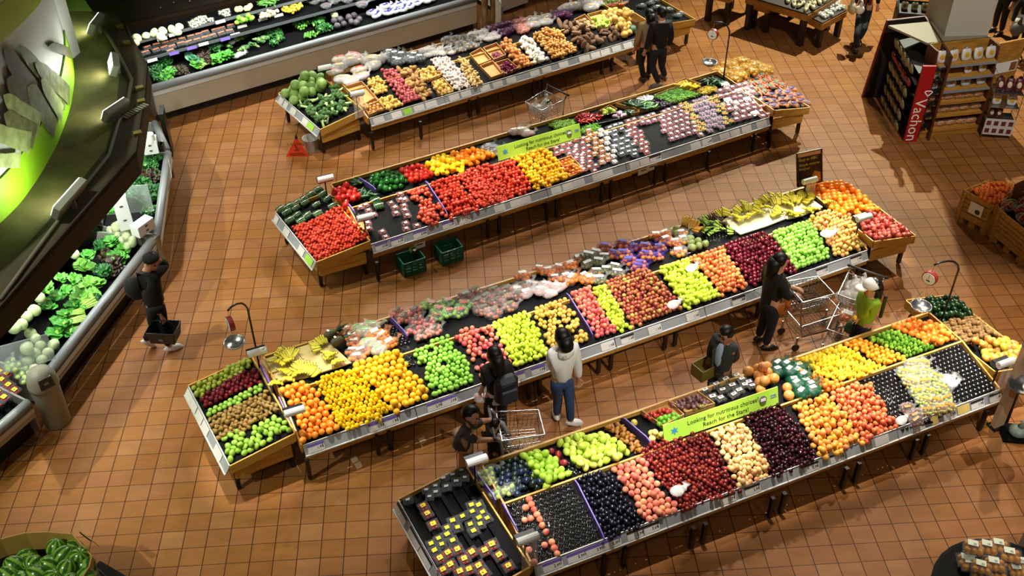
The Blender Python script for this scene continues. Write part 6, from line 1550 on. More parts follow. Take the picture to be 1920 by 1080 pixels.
for q in[(225,50),(238,80),(262,165),(265,190),(258,250)]:
 mb=MB();mb.box(W(*q,ZC+.03),(.12,.09,.05),Matrix.Rotation(.4,3,'Z'));mb.build('bracket',mat('bracket_mustard','#7a6a2c',.7),t)
mb=MB();R=Matrix.Rotation(1.0,3,'Z')
for i in range(9):mb.box(W(254,208,ZC+.02)+R@Vector(((i-4)*.055,0,0)),(.03,.12,.02),R)
mb.build('vent_grille',mat('vent_grey','#8a8878',.6),t)
def lampmat():
 m,nt,b=new_mat('lamp_glow');b.inputs['Emission Color'].default_value=(.95,1,.92,1);b.inputs['Emission Strength'].default_value=14;b.inputs['Base Color'].default_value=(1,1,1,1);return m
LAMP=lampmat();MATS['lamp_glow']=LAMP
pan_pts=I
for k,(q,ang,w_l)in enumerate([((180,45),-.55,.5),((214,121),-.45,.5),((217,207),.25,.5),((130,372),.55,.75)]):
 g=W(*q,ZC+.16);near=min(pan_pts,key=lambda p:(p-g).length);d=(near-g);d.z=0;d.normalize()
 s=Vector((0,0,1)).cross(d).normalized();up=Vector((0,0,1))
 nrm=(d+up*.55).normalized();upv=nrm.cross(s).normalized()
 R=Matrix((s,upv,nrm)).transposed()
 fl=thing('floodlight',['floodlight closest to the green wall, at the top end of the canopy','second floodlight from the top of the canopy','third floodlight, beside the vent grille','long floodlight at the low end of the canopy'][k],'lamp',g-Vector((0,0,.16)),group=None)
 mb=MB();mb.box(g,(w_l,.22,.12),R,bev=.02);mb.build('housing',mat('lamp_grey','#9a9a90',.5),fl)
 mb=MB();mb.box(g+nrm*.062,(w_l*.92,.18,.006),R);mb.build('lens',LAMP,fl)
 mb=MB();mb.bar(g-nrm*.05,g-nrm*.05-Vector((0,0,.16)),.05,.05);mb.build('stand',mat('lamp_stand','#7a786c',.5),fl)
 spot('flood',g+nrm*.12,g+nrm*.12+d*1.0+up*.75,34,150,(.93,1,.86),.1,.9)
 spot('flood_down',g+d*.12+up*.02,g+d*.7-up*.16,9,160,(1,1,.7),.05,.9)
def wall_band(z0s,z1s,m,nm,off=0.0,n=6,sub=6):
 mb=MB();P=[]
 for i in range(len(I)-1):
  for k in range(sub):P.append((I[i].lerp(I[i+1],k/sub),z0s[i]+(z0s[i+1]-z0s[i])*k/sub,z1s[i]+(z1s[i+1]-z1s[i])*k/sub))
 P.append((I[-1],z0s[-1],z1s[-1]))
 for _ in range(4):
  Q=[P[0]]+[((P[i-1][0]+P[i][0]*2+P[i+1][0])/4,P[i][1],P[i][2])for i in range(1,len(P)-1)]+[P[-1]];P=Q
 vs=[];
 for p,a,b in P:
  o=Vector((1,0,0))*off
  vs+=[Vector((p.x,p.y,a))+o,Vector((p.x,p.y,b))+o,Vector((p.x,p.y,b))+o-Vector((.1,0,0)),Vector((p.x,p.y,a))+o-Vector((.1,0,0))]
 fs=[]
 for i in range(len(P)-1):
  for k in range(4):
   k2=(k+1)%4;fs.append((i*4+k,(i+1)*4+k,(i+1)*4+k2,i*4+k2))
 fs+=[(0,1,2,3),tuple((len(P)-1)*4+k for k in(3,2,1,0))]
 mb.add(vs,fs)
 return mb,P
NI=len(I)
LB_=[3.02]*NI
UB_=[5.0,4.75,4.65,4.5,4.38,4.2,4.1,4.1,4.1,4.1]
mb,PW=wall_band([2.45]*NI,[5.8]*NI,None,'',off=-.02)
wl=mb.build('wall_left',mat('printed_wall','#b4b4ae',.5));tag(wl,kind='structure')
GREENW=mat('lime_wall','#8cc21c',.5)
gt=thing('wall_mural','curved wall print of asparagus between lime green bands','mural',Vector((I[4].x,I[4].y,0)))
mb,_=wall_band([2.46]*NI,LB_,GREENW,'',off=.012);mb.build('lower_band',GREENW,gt)
mb,_=wall_band(UB_,[z+.42 for z in UB_],GREENW,'',off=.012);mb.build('upper_band',mat('olive_band','#9aa828',.5),gt)
mb,_=wall_band([z+.42 for z in UB_],[5.8]*NI,GREENW,'',off=.006);mb.build('cream_band',mat('cream_band','#d8cfa8',.6),gt)
def on_wall(f,z,off=.02):
 k=max(0,min(len(PW)-1.001,f*(len(PW)-1)));i=int(k);p=PW[i][0].lerp(PW[i+1][0],k-i);return Vector((p.x+off,p.y,z))
ASP_M=mat('asparagus_print','#6e7446',.55,noise=.5,nscale=7);TIP_M=mat('asparagus_tip_print','#544c38',.55,noise=.55,nscale=9);LIT_M=mat('asparagus_pale_print','#9aa868',.55,noise=.35,nscale=7)
def wpx(px,py):
 "wall-surface parameters seen at this pixel"
 best=None
 for k in range(0,201):
  f=k/200;p=on_wall(f,0,0);z=zat(px,py,p);x,y=pix(Vector((p.x,p.y,z)));e=abs(x-px)+abs(y-py)
  if best is None or e<best[0]:best=(e,f,z)
 return best[1],best[2]
def spear(p0,p1,w0,w1,m,nm,off):
 f0,z0=wpx(*p0);f1,z1=wpx(*p1);rr=random.Random(int(p0[0]*7+p0[1]));n=10
 L=[];R_=[]
 a,b=on_wall(f0,z0),on_wall(f1,z1);tl=(b-a).length
 for i in range(n+1):
  g=i/n;w=(w0+(w1-w0)*g)*min(1,.12+1.25*math.sqrt(g*2.2))*(.92 if .3<g<.5 else 1)*.8
  f=f0+(f1-f0)*g;z=z0+(z1-z0)*g
  df=w*abs(z1-z0)/max(.2,tl);dz=w*.9
  sgn=1 if(f1-f0)*(z1-z0)<0 else-1
  L.append(on_wall(f+df*.11,z+dz*.35*sgn,off));R_.append(on_wall(f-df*.11,z-dz*.35*sgn,off))
 mb=MB();mb.add(L+R_[::-1],[(i,i+1,2*n+1-i-1,2*n+1-i)for i in range(n)]);return mb.build(nm,m,gt)
off=.022
for(p0,p1,w0,w1,m)in[((4,95),(70,185),.26,.30,TIP_M),((30,85),(120,190),.2,.26,ASP_M),((88,88),(128,100),.18,.24,TIP_M),((8,150),(60,190),.3,.3,TIP_M),((45,165),(100,235),.3,.34,ASP_M),((0,180),(70,235),.26,.34,LIT_M),((60,120),(125,180),.22,.3,ASP_M),((0,215),(60,258),.3,.36,ASP_M),((-30,240),(50,268),.3,.36,LIT_M),((-20,300),(30,300),.28,.3,LIT_M),((70,150),(110,215),.18,.22,LIT_M)]:
 spear(p0,p1,w0,w1,m,'printed_spear',off);off+=.004
e0=I[-2]
mb=MB();mb.box(Vector((I[7].x+.03,I[7].y,3.4)),(.06,.28,1.9),Matrix.Rotation(-.3,3,'Z'));tag(mb.build('trim_1',mat('pale_trim','#c4c4c0',.5)),kind='structure')
a,b=C2.pt(-3.2,1.75,0),C2.pt(C2.len+.3,1.75,0)
mb=MB();mb.bar(a+Vector((0,0,2.6)),b+Vector((0,0,2.6)),.1,5.2);tag(mb.build('wall_back',mat('lime_back_wall','#5c8a12',.6)),kind='structure')
ct=thing('far_canopy','brown canopy with a pale rail over the far refrigerated case','canopy',C2.pt(C2.len/2,.6,0),math.atan2(C2.u.y,C2.u.x))
e0,e1=W(240,45,2.2),W(480,-10,2.2);ud=(e1-e0).normalized();nd=Vector((-ud.y,ud.x,0));e1=e0+ud*9
mb=MB();mb.slab([e0-ud*.4,e1,e1+nd*1.75,e0-ud*.4+nd*1.75],(0,0,1),.06);mb.build('top_panel',SOF2,ct)
mb=MB();mb.bar(e0-ud*.4+nd*.02-Vector((0,0,.06)),e1+nd*.02-Vector((0,0,.06)),.03,.16);mb.build('fascia',FASC,ct)
mb=MB();mb.tube([e0+nd*.95+Vector((0,0,.12)),e0+ud*1.5+nd*1.0+Vector((0,0,.15)),e1+nd*1.0+Vector((0,0,.15))],.025,6);mb.build('pale_rail',mat('rail_pale','#8a8a80',.5),ct)
for k in range(4):
 mb=MB();mb.ball(e0+ud*(.7+.28*k)+nd*(.3+.1*(k%2))+Vector((0,0,.03)),.03,7,5);mb.build('fitting',METAL,ct)
def strip_light(p,q,power,name='case_light',col=(.94,1,.92),aim=None):
 l=bpy.data.lights.new(name,'AREA');l.shape='RECTANGLE';l.size=(q-p).length;l.size_y=.06;l.energy=power;l.color=col
 o=bpy.data.objects.new(name,l);COL.objects.link(o)
 x=(q-p).normalized();zz_=-(aim-(p+q)/2).normalized();y=zz_.cross(x).normalized();zz_=x.cross(y)
 R=Matrix((x,y,zz_)).transposed();o.matrix_world=Matrix.Translation((p+q)/2)@R.to_4x4()
def case_light(C,z=2.0,d=.35,power=60):
 strip_light(C.pt(.1,d,z),C.pt(C.len-.1,d,z),power,aim=C.pt(C.len/2,.55,.8))
case_light(CB,2.08,.45,70);case_light(CC,2.08,.45,55);case_light(CD,2.08,.45,12);case_light(CA,2.08,.45,22);case_light(C2,2.05,.3,170)
SKIN=mat('skin_tone','#c08a68',.55)
SKIN2=mat('skin_tone_tan','#a87250',.55)
HAIR=mat('black_hair','#0c0908',.45,spec=.3)
SHOE_W=mat('shoe_white','#d8d6d0',.5)
SHOE_K=mat('shoe_black','#0e0c0c',.4)
EYE=mat('eye_dark','#140e0c',.3)
LIP_=mat('lip','#8a4a40',.5)
def skin_obj(name,V,E,R,m,parent,root=0,sub=1,label=None):
 me=bpy.data.meshes.new(name)
 me.from_pydata([tuple(v)for v in V],E,[]);me.update()
 o=bpy.data.objects.new('tmp_skin',me);COL.objects.link(o)
 sk=o.modifiers.new('Skin','SKIN');sk.use_smooth_shade=True
 lay=me.skin_vertices[0].data
 for i,r in enumerate(R):
  lay[i].radius=(r,r)if not isinstance(r,tuple)else r
  lay[i].use_root=(i==root)
 ss=o.modifiers.new('Sub','SUBSURF');ss.levels=sub;ss.render_levels=sub
 bpy.context.view_layer.update()
 dg=bpy.context.evaluated_depsgraph_get()
 m2=bpy.data.meshes.new_from_object(o.evaluated_get(dg),depsgraph=dg)
 bpy.data.objects.remove(o);bpy.data.meshes.remove(me)
 m2.materials.clear();m2.materials.append(m);m2.name=name
 m2.polygons.foreach_set('use_smooth',[True]*len(m2.polygons))
 m2.transform(MW[parent.name].inverted())
 ob=bpy.data.objects.new(name,m2);COL.objects.link(ob);ob.parent=parent
 MW[ob.name]=MW[parent.name]
 if label:ob['label']=label
 return ob
class G_:
 def __init__(self):self.V=[];self.E=[];self.R=[]
 def add(self,p,r,prev=None):
  self.V.append(Vector(p));self.R.append(r);i=len(self.V)-1
  if prev is not None:self.E.append((prev,i))
  return i
def person(label,foot,H,face,J=None,top=None,sleeve=1.0,bottom=None,hem=.47,leg=1.0,shoe=SHOE_K,hair='short',hairm=HAIR,skin=SKIN,stout=1.0,extras=None,head_px=None,lean=0.0,skirt=False,look=None,hide_legs=False):
 """foot: ground point; face: heading (deg, world); J: joint overrides (px, py, z) or world vectors"""
 g=Vector(foot);g.z=0
 a=math.radians(face);f=Vector((math.cos(a),math.sin(a),0));r=Vector((f.y,-f.x,0))
 t=thing('person',label,'person',g,a-PI/2)
 def L(x,y,z):return g+r*(x*H)+f*(y*H)+Vector((0,0,z*H))
 j=dict(pelvis=L(0,0,.53),waist=L(0,.005+lean*.06,.61),chest=L(0,.0+lean*.16,.735),neck=L(0,.0+lean*.25,.845),head=L(0,.02+lean*.32,.925))
 for s,sx in(('l',-1),('r',1)):
  j[s+'sho']=L(sx*.108,lean*.2,.805);j[s+'elb']=L(sx*.14,-.01+lean*.22,.635);j[s+'wri']=L(sx*.145,.05+lean*.22,.485)
  j[s+'hip']=L(sx*.052,0,.50);j[s+'kne']=L(sx*.06,.015,.275);j[s+'ank']=L(sx*.062,-.01,.045)
  j[s+'toe']=L(sx*.075,.10,.015)
 for k,v in(J or{}).items():
  j[k]=W(v[0],v[1],v[2])if isinstance(v,tuple)else(L(*v)if isinstance(v,list)else Vector(v))
 for s in 'lr':
  if(s+'ank')in(J or{})and(s+'toe')not in(J or{}):j[s+'toe']=j[s+'ank']+f*(.11*H)-Vector((0,0,.03*H))
 k=H*stout
 hd=(look and Vector(look).normalized())or f
 hr=Vector((hd.y,-hd.x,0)).normalized()
 upv=(j['head']-j['neck']).normalized()
 hd=(hd-upv*hd.dot(upv)).normalized();hr=hd.cross(upv).normalized()
 b=G_()
 pv=b.add(j['pelvis'],.072*k);wa=b.add(j['waist'],.062*k,pv);ch=b.add(j['chest'],.075*k,wa)
 nk=b.add(j['neck'],.034*H,ch);h0=b.add(j['head']-upv*.03*H+hd*.006*H,.046*H,nk);h1=b.add(j['head']+upv*.02*H,.056*H,h0);h2=b.add(j['head']+upv*.055*H-hd*.006*H,.042*H,h1)
 b.add(j['head']-upv*.022*H+hd*.066*H,.010*H,h0)
 for sx in(-1,1):b.add(j['head']-upv*.015*H+hr*sx*.058*H-hd*.006*H,.010*H,h0)
 hands={}
 for s,sx in(('l',-1),('r',1)):
  sh=b.add(j[s+'sho'],.038*k,ch);el=b.add(j[s+'elb'],.027*H,sh);wr=b.add(j[s+'wri'],.018*H,el)
  d=(j[s+'wri']-j[s+'elb']).normalized();side=d.cross(Vector((0,0,1)));
  if side.length<.2:side=d.cross(f)
  side.normalize();nrm=side.cross(d).normalized()
  hands[s]=(j[s+'wri']+d*.05*H,d)
  pm=b.add(j[s+'wri']+d*.034*H,.020*H,wr)
  for q,ln_ in((-.75,.030),(-.25,.036),(.25,.034),(.75,.027)):
   k1=b.add(j[s+'wri']+d*.052*H+side*q*.021*H,.0062*H,pm)
   k2=b.add(j[s+'wri']+d*(.052+ln_*.6)*H+side*q*.023*H-nrm*.008*H,.0056*H,k1)
   b.add(j[s+'wri']+d*(.052+ln_*.8)*H+side*q*.023*H-nrm*.022*H,.0048*H,k2)
  k1=b.add(j[s+'wri']+d*.030*H+side*sx*.026*H-nrm*.006*H,.0066*H,pm)
  b.add(j[s+'wri']+d*.052*H+side*sx*.034*H-nrm*.016*H,.0056*H,k1)
  hp=b.add(j[s+'hip'],.052*k,pv);kn=b.add(j[s+'kne'],.034*H,hp);an=b.add(j[s+'ank'],.024*H,kn);b.add(j[s+'toe'],.018*H,an)
 skin_obj('body',b.V,b.E,b.R,skin,t)
 hc=j['head']
 for sx in(-1,1):
  mb=MB();mb.ball(hc+hr*sx*.022*H+hd*.051*H-upv*.002*H,.0075*H,7,5);mb.build('eye',EYE,t,smooth=True)
 mb=MB();mb.ball(hc+hd*.050*H-upv*.046*H,(.018*H,.018*H,.006*H),8,5);mb.build('mouth',LIP_,t,smooth=True)
 if bottom is not None and not hide_legs or bottom is not None:
  p=G_();pv=p.add(j['pelvis']+Vector((0,0,.03*H)),.082*k);p2=p.add(j['pelvis']-Vector((0,0,.03*H)),.080*k,pv)
  for s in 'lr':
   hp=p.add(j[s+'hip']-Vector((0,0,.04*H)),.060*k,p2)
   md=p.add(j[s+'hip'].lerp(j[s+'kne'],.5),.056*k,hp);kn=p.add(j[s+'kne'],.044*H,md)
   if leg>.6:p.add(j[s+'kne'].lerp(j[s+'ank'],.5),.040*H,kn);p.add(j[s+'kne'].lerp(j[s+'ank'],.95),.034*H,len(p.V)-1)
  skin_obj('trousers',p.V,p.E,p.R,bottom,t)
 if top is not None:
  p=G_();hm=j['pelvis']+(j['waist']-j['pelvis'])*((hem-.53)/.08)
  if hem<.53:hm=j['pelvis']-Vector((0,0,(.53-hem)*H))
  c0=p.add(j['chest'],.090*k);w1=p.add(j['waist'],.082*k,c0);w2=p.add(hm,.088*k,w1)
  nk=p.add(j['chest'].lerp(j['neck'],.75),.052*k,c0)
  for s in 'lr':
   sh=p.add(j[s+'sho'],.050*k,c0);el=p.add(j[s+'elb'],.038*k,sh)
   if sleeve>.6:p.add(j[s+'elb'].lerp(j[s+'wri'],.9),.030*k,el)
  skin_obj('jacket' if sleeve>.6 else 'shirt',p.V,p.E,p.R,top,t)
 for s in 'lr':
  an,to=j[s+'ank'],j[s+'toe'];d=(to-an);d.z*=.6
  if d.length<1e-3:d=f.copy()
  d.normalize();sd=d.cross(Vector((0,0,1))).normalized();u_=sd.cross(d)
  R=Matrix((d,sd,u_)).transposed();c=an+d*.045*H;c.z=max(c.z-.012*H,.026*H)
  mb=MB();mb.ball(c,(.082*H,.032*H,.026*H),12,8,R,lambda q:1+(.25 if q.z<0 else-.15*max(0,q.x)));sh=mb.build('shoe',shoe,t,smooth=True)
  mb=MB();mb.ball(c-u_*.018*H,(.084*H,.034*H,.009*H),10,5,R);mb.build('sole',SHOE_W if shoe is not SHOE_K else SHOE_K,sh,smooth=True)
 if hair:
  mb=MB();back=-hd
  R=Matrix((hr,hd,upv)).transposed()
  def fn(q):
   lim=1.0
   if q.y>.35 and q.z<.45:lim=.80
   if q.z<-.35 and q.y>-.1:lim=.72
   return lim
  mb.ball(hc+upv*.016*H+back*.010*H,(.066*H,.072*H,.068*H),14,10,R,fn)
  if hair in('long','mid'):
   ln_=.20 if hair=='long' else .11
   p0=hc+back*.045*H
   mb.tube([p0+upv*.02*H,p0-upv*.04*H+back*.012*H,p0-Vector((0,0,ln_*.7*H))+back*.03*H,p0-Vector((0,0,ln_*H))+back*.035*H],[.058*H,.062*H,.056*H,.02*H],10)
  mb.build('hair',hairm,t,smooth=True)
 t['_']=0;del t['_']
 return t,j,f,r,hands
BLACKC=mat('black_cloth','#0b0b0d',.85,noise=.3,nscale=9)
NAVY=mat('navy_cloth','#12141f',.85)
JEANS=mat('jeans','#31466e',.85,noise=.35,nscale=7)
DJEANS=mat('dark_jeans','#171a28',.85,noise=.3,nscale=7)
WHITEC=mat('white_cloth','#e4e2de',.8,noise=.06,nscale=8)
TANC=mat('tan_cloth','#9c7f55',.8,noise=.1,nscale=8)
GREYC=mat('grey_cloth','#34353c',.85,noise=.15,nscale=8)
CHAR=mat('charcoal_cloth','#2e302e',.85,noise=.15,nscale=8)
LIMEC=mat('lime_cloth','#8cae1e',.7,noise=.12,nscale=8)
BEIGEC=mat('beige_cloth','#8a6a40',.85,noise=.15,nscale=8)
def at_head(px,py,z):
 q=W(px,py,z);q.z=0;return q
t,j,f,r,hn=person('person in a white hoodie and blue jeans seen from behind at the apple stand',at_head(1056,630,1.62),1.70,112,top=WHITEC,bottom=JEANS,hair='mid',shoe=SHOE_W,hem=.46,J={'rank':(1070,790,.08),'lank':(1044,778,.08),'rtoe':(1080,792,.03),'ltoe':(1040,765,.03),'rkne':(1068,752,.46),'lkne':(1046,745,.46),'rwri':(1085,710,.80),'relb':(1084,690,1.0),'lwri':(1040,698,.86),'lelb':(1034,683,1.02)})
mb=MB();c=j['neck']-f*.085-Vector((0,0,.05));mb.ball(c,(.12,.07,.10),12,8,Matrix((r,f,Vector((0,0,1)))).transposed());mb.build('hood',WHITEC,t,smooth=True)
mb=MB();mb.lathe([(.018,0),(.022,.004),(.026,0)],12,c-f*.068+Vector((0,0,.01))-r*.05,Matrix((r,Vector((0,0,1)),-f)).transposed(),caps=False);mb.build('back_logo',mat('logo_pink','#c88a98',.6),t)
t,j,f,r,hn=person('person with long black hair and a dark backpack reaching for pink apples',at_head(928,662,1.56),1.62,112,top=BLACKC,bottom=BLACKC,hair='long',shoe=SHOE_K,hem=.52,J={'lwri':(905,726,.95),'lelb':(912,712,1.05),'rwri':(950,730,.9)})
mb=MB();c=j['chest']-f*.19-Vector((0,0,.12))+r*.06;R=Matrix((r,f,Vector((0,0,1)))).transposed();mb.box(c,(.32,.18,.44),R,bev=.06);bp=mb.build('backpack',mat('backpack_navy','#10121c',.6),t,smooth=False)
mb=MB();mb.box(c-f*.10-Vector((0,0,.06)),(.24,.05,.24),R,bev=.02);mb.tube([c-f*.095+r*(.1*k)+Vector((0,0,.15-.02*abs(k)))for k in(-1,0,1)],.006,5);mb.build('front_pocket',mat('backpack_grey','#22242c',.6),bp)
mb=MB();q=j['pelvis']-Vector((0,0,.02));mb.lathe([(.125,-.10),(.13,.0),(.12,.08)],14,q,caps=False);mb.build('shirt_hem',WHITEC,t,smooth=True)
BG=bag_proto('plastic_bag','plastic bag',S_('pink_apple'),.03,3,(.06,.05,.06),FILMW,61,None);tag(BG,'thin plastic bag held by the person with the backpack')
BG.matrix_world=Matrix.Translation(hn['l'][0]-Vector((0,0,.16)))
g=W(872,905,0);g.z=0
t,j,f,r,hn=person('person in a grey t-shirt and pale shorts bending over a trolley',g,1.72,20,top=GREYC,sleeve=.5,bottom=mat('pale_shorts','#8c7a66',.8),leg=.5,hair='short',shoe=SHOE_K,hem=.46,lean=.6,skin=SKIN,J={'head':(884,780,1.42),'neck':(880,792,1.36),'chest':(872,808,1.22),'lsho':(882,800,1.33),'rsho':(868,815,1.28),'waist':(868,835,1.04),'lelb':(902,790,1.22),'lwri':(916,788,1.14),'relb':(892,826,1.08),'rwri':(926,824,1.0)},look=(.8,-.45,0))
t,j,f,r,hn=person('small person in black standing between the grey t-shirt and the trolley',at_head(925,792,1.1),1.14,20,top=BLACKC,bottom=BLACKC,hair='short',shoe=SHOE_K,J={'rwri':[.14,.12,.55]})
t,j,f,r,hn=person('person in a charcoal blazer and pale blue shirt carrying a box',at_head(1364,622,1.47),1.56,215,top=CHAR,bottom=CHAR,hair='short',shoe=SHOE_K,hem=.45,stout=1.08,skin=SKIN2,J={'lwri':(1348,682,.84),'lelb':(1378,672,.92),'rwri':(1330,672,.87),'relb':(1334,655,1.0)})
mb=MB();R=Matrix((r,f,Vector((0,0,1)))).transposed()
mb.ball(j['chest']+f*.075-Vector((0,0,.07)),(.085,.07,.23),10,8,R);mb.build('shirt_front',mat('pale_blue_shirt','#9aa8c0',.7),t,smooth=True)
mb=MB();mb.tube([j['neck']+r*.05+f*.02,j['chest']+r*.075+f*.13,j['pelvis']+r*.05+f*.14],.022,6);mb.build('lapel',CHAR,t)
for sx in(-1,1):
 mb=MB();mb.tube([j['head']+f*.085+r*sx*(.035+.03*math.cos(q_))-Vector((0,0,.002-.016*math.sin(q_)))for q_ in[k*PI/4 for k in range(8)]],.004,4,closed=True);mb.build('spectacles',INK,t)
bx=thing('open_box','small open olive box carried by the person in the charcoal blazer','box',W(1326,688,.86),math.radians(215))
cb=W(1324,690,.80);mb=MB();Rb=Matrix.Rotation(math.radians(30),3,'Z');mb.box(cb-Vector((0,0,.09)),(.34,.22,.02),Rb);mb.build('bottom',mat('box_olive','#6a5a1c',.6),bx)
for(ox,oy,sx,sy)in((0,.11,.34,.012),(0,-.11,.34,.012),(.17,0,.012,.22),(-.17,0,.012,.22)):
 mb=MB();mb.box(cb+Rb@Vector((ox,oy,0)),(sx,sy,.19),Rb);mb.build('side',MATS['box_olive'],bx)
place('clementine',[hn['l'][0]+Vector((0,0,.045))],f4,'single orange held by the person in the charcoal blazer',None)
t,j,f,r,hn=person('person in a long black coat with an orange handbag beside the trolley',at_head(1460,486,1.62),1.70,15,top=BLACKC,bottom=NAVY,hair='long',shoe=SHOE_K,hem=.40,stout=1.12,J={'rwri':(1492,553,.98),'relb':(1474,556,1.05),'lwri':(1490,540,1.02)})
q=W(1461,576,.78);mb=MB();mb.ball(q,(.20,.09,.15),14,9,Matrix.Rotation(math.radians(15),3,'Z'),lambda v:1-.12*max(0,v.z));hb=mb.here('handbag',mat('tan_leather','#a85a1c',.45,noise=.15),'orange-brown leather handbag hanging beside the black coat','bag',smooth=True)
mb=MB();mb.tube([q+Vector((-.12,0,.12)),j['rsho']+Vector((0,0,.06))-f*.02,q+Vector((.12,0,.12))],.012,6);s_o=mb.build('strap',mat('strap_dark','#4a2c14',.5),None)
s_o.parent=hb;s_o.matrix_parent_inverse=MW[hb.name].inverted()
t,j,f,r,hn=person('person in a lime green jacket and white cap pushing a full trolley',at_head(1638,533,1.50),1.57,190,top=LIMEC,bottom=DJEANS,hair='long',shoe=SHOE_K,hem=.45,stout=1.05,J={'lwri':(1612,598,.92),'lelb':(1632,592,1.0),'rwri':(1608,582,.98)})
mb=MB();upc=j['head']+Vector((0,0,.05));R=Matrix((r,f,Vector((0,0,1)))).transposed()
mb.ball(upc,(.118,.125,.09),14,8,R,lambda q:1 if q.z>-.2 else .9);mb.build('cap',mat('cap_white','#e0ded8',.6),t,smooth=True)
mb=MB();mb.ball(upc+f*.15-Vector((0,0,.025)),(.09,.10,.014),12,5,R);mb.build('cap_brim',mat('cap_brim','#cfccc4',.6),t,smooth=True)
mb=MB();mb.ball(upc-f*.05+Vector((0,0,.012)),(.105,.09,.085),12,8,R);mb.build('cap_back_panel',BLK,t,smooth=True)
mb=MB();mb.box(j['chest']-f*.16-r*.12,(.05,.06,.4),R,bev=.02);mb.build('shoulder_bag_strap',BLK,t)
place('pale_lemon',[hn['l'][0]+Vector((0,0,.05))],f4,'lemon in the hand of the person in the lime jacket',None)
t,j,f,r,hn=person('person with black hair in a belted tan coat, seen from behind',at_head(1219,22,1.58),1.62,100,top=TANC,bottom=BLACKC,hair='mid',shoe=SHOE_K,hem=.43,J={'lank':(1207,148,.08),'rank':(1216,140,.08)})
mb=MB();mb.lathe([(.135,-.03),(.14,0),(.135,.03)],16,j['waist'],caps=False);mb.build('coat_belt',mat('tan_belt','#8a6e48',.7),t,smooth=True)
t,j,f,r,hn=person('person in a dark jacket, jeans and grey sneakers beside the tan coat',at_head(1242,20,1.70),1.76,105,top=BLACKC,bottom=DJEANS,hair='short',shoe=mat('shoe_grey','#6a6660',.6),hem=.47,J={'lank':(1236,157,.08),'rank':(1247,142,.08),'ltoe':(1226,161,.03)},look=(-.5,.86,0))
mb=MB();mb.lathe([(.06,0),(.07,.04),(.05,.055)],12,j['neck']-Vector((0,0,.03)),caps=False);mb.build('collar',WHITEC,t,smooth=True)
mb=MB();mb.box(W(1196,78,.62),(.18,.03,.26),Matrix.Rotation(.5,3,'Z'),bev=.01);mb.here('red_card',mat('red_folder','#b01c1c',.5),'red folder at the rail in front of the tan coat','folder')
t,j,f,r,hn=person('person in beige trousers and a red shirt at the far edge',W(918,50,0),1.72,95,top=mat('red_cloth','#b0281c',.8),bottom=BEIGEC,hair='short',shoe=SHOE_K,hem=.50,J={'lank':(909,52,.08),'rank':(922,46,.08)})
mb=MB();mb.box(W(936,40,.45),(.04,.5,.9),Matrix.Rotation(.2,3,'Z'));mb.here('folding_stool',mat('stool_grey','#8a7a68',.6),'narrow pale step stool beside the beige trousers','stool')
t,j,f,r,hn=person('person in black with a red scarf walking with white bags',W(1610,70,0),1.64,262,top=BLACKC,bottom=BLACKC,hair='long',shoe=SHOE_K,hem=.50,J={'rank':(1605,92,.10),'rkne':(1607,66,.48),'lank':(1611,74,.25),'lkne':(1620,56,.52),'rtoe':(1604,98,.03)})
mb=MB();mb.tube([j['neck']+r*.06+f*.05,j['chest']+r*.05+f*.12,j['pelvis']+r*.06+f*.14],[.03,.028,.035],6);mb.tube([j['neck']-r*.06+f*.05,j['chest']-r*.06+f*.12,j['pelvis']-r*.05+f*.13-Vector((0,0,.2))],[.03,.028,.035],6);mb.build('scarf',mat('scarf_red','#7a1c14',.8),t,smooth=True)
def softbag(p,s,m,label,seed):
 mb=MB();rr=random.Random(seed);ks=[Vector((rr.uniform(-1,1),rr.uniform(-1,1),rr.uniform(-1,1)))*4 for _ in range(3)]
 mb.ball(Vector(p),s,12,9,None,lambda q:(1-.35*max(0,q.z))*(1+.08*sum(math.sin(k_.dot(q))for k_ in ks)))
 mb.tube([Vector(p)+Vector((0,0,s[2]*.6)),Vector(p)+Vector((.02,0,s[2]*1.3)),Vector(p)+Vector((.0,.03,s[2]*1.5))],[.05,.02,.03],7)
 return mb.here('carrier_bag',m,label,'bag',smooth=True)
softbag(W(1613,16,.9),(.10,.08,.12),mat('bag_white','#d8d4c8',.5),'white carrier bag held by the walking person with a red scarf',1)
softbag(W(1597,12,.95),(.08,.14,.17),mat('bag_cream','#c4b48c',.6),'cream shoulder bag of the walking person',2)
t,j,f,r,hn=person('person in a black top and white sleeves with a grey shoulder bag',W(1900,108,0),1.66,250,top=BLACKC,bottom=BLACKC,hair='long',shoe=SHOE_K,hem=.50,J={'lwri':[-.2,.05,.5]})
mb=MB();mb.ball(j['pelvis']+f*.06+Vector((0,0,.0))+r*.04,(.19,.15,.16),12,8);mb.build('white_shirt_tail',WHITEC,t,smooth=True)
softbag(W(1909,52,1.0),(.16,.12,.16),mat('bag_grey','#4a463c',.6),'dark grey shoulder bag of the person at the far right',3)
t,j,f,r,hn=person('person in dark clothes beside the pillar, cut by the frame',W(1868,62,0),1.7,200,top=mat('wine_cloth','#1c1012',.8),bottom=BLACKC,hair='short',shoe=SHOE_K)
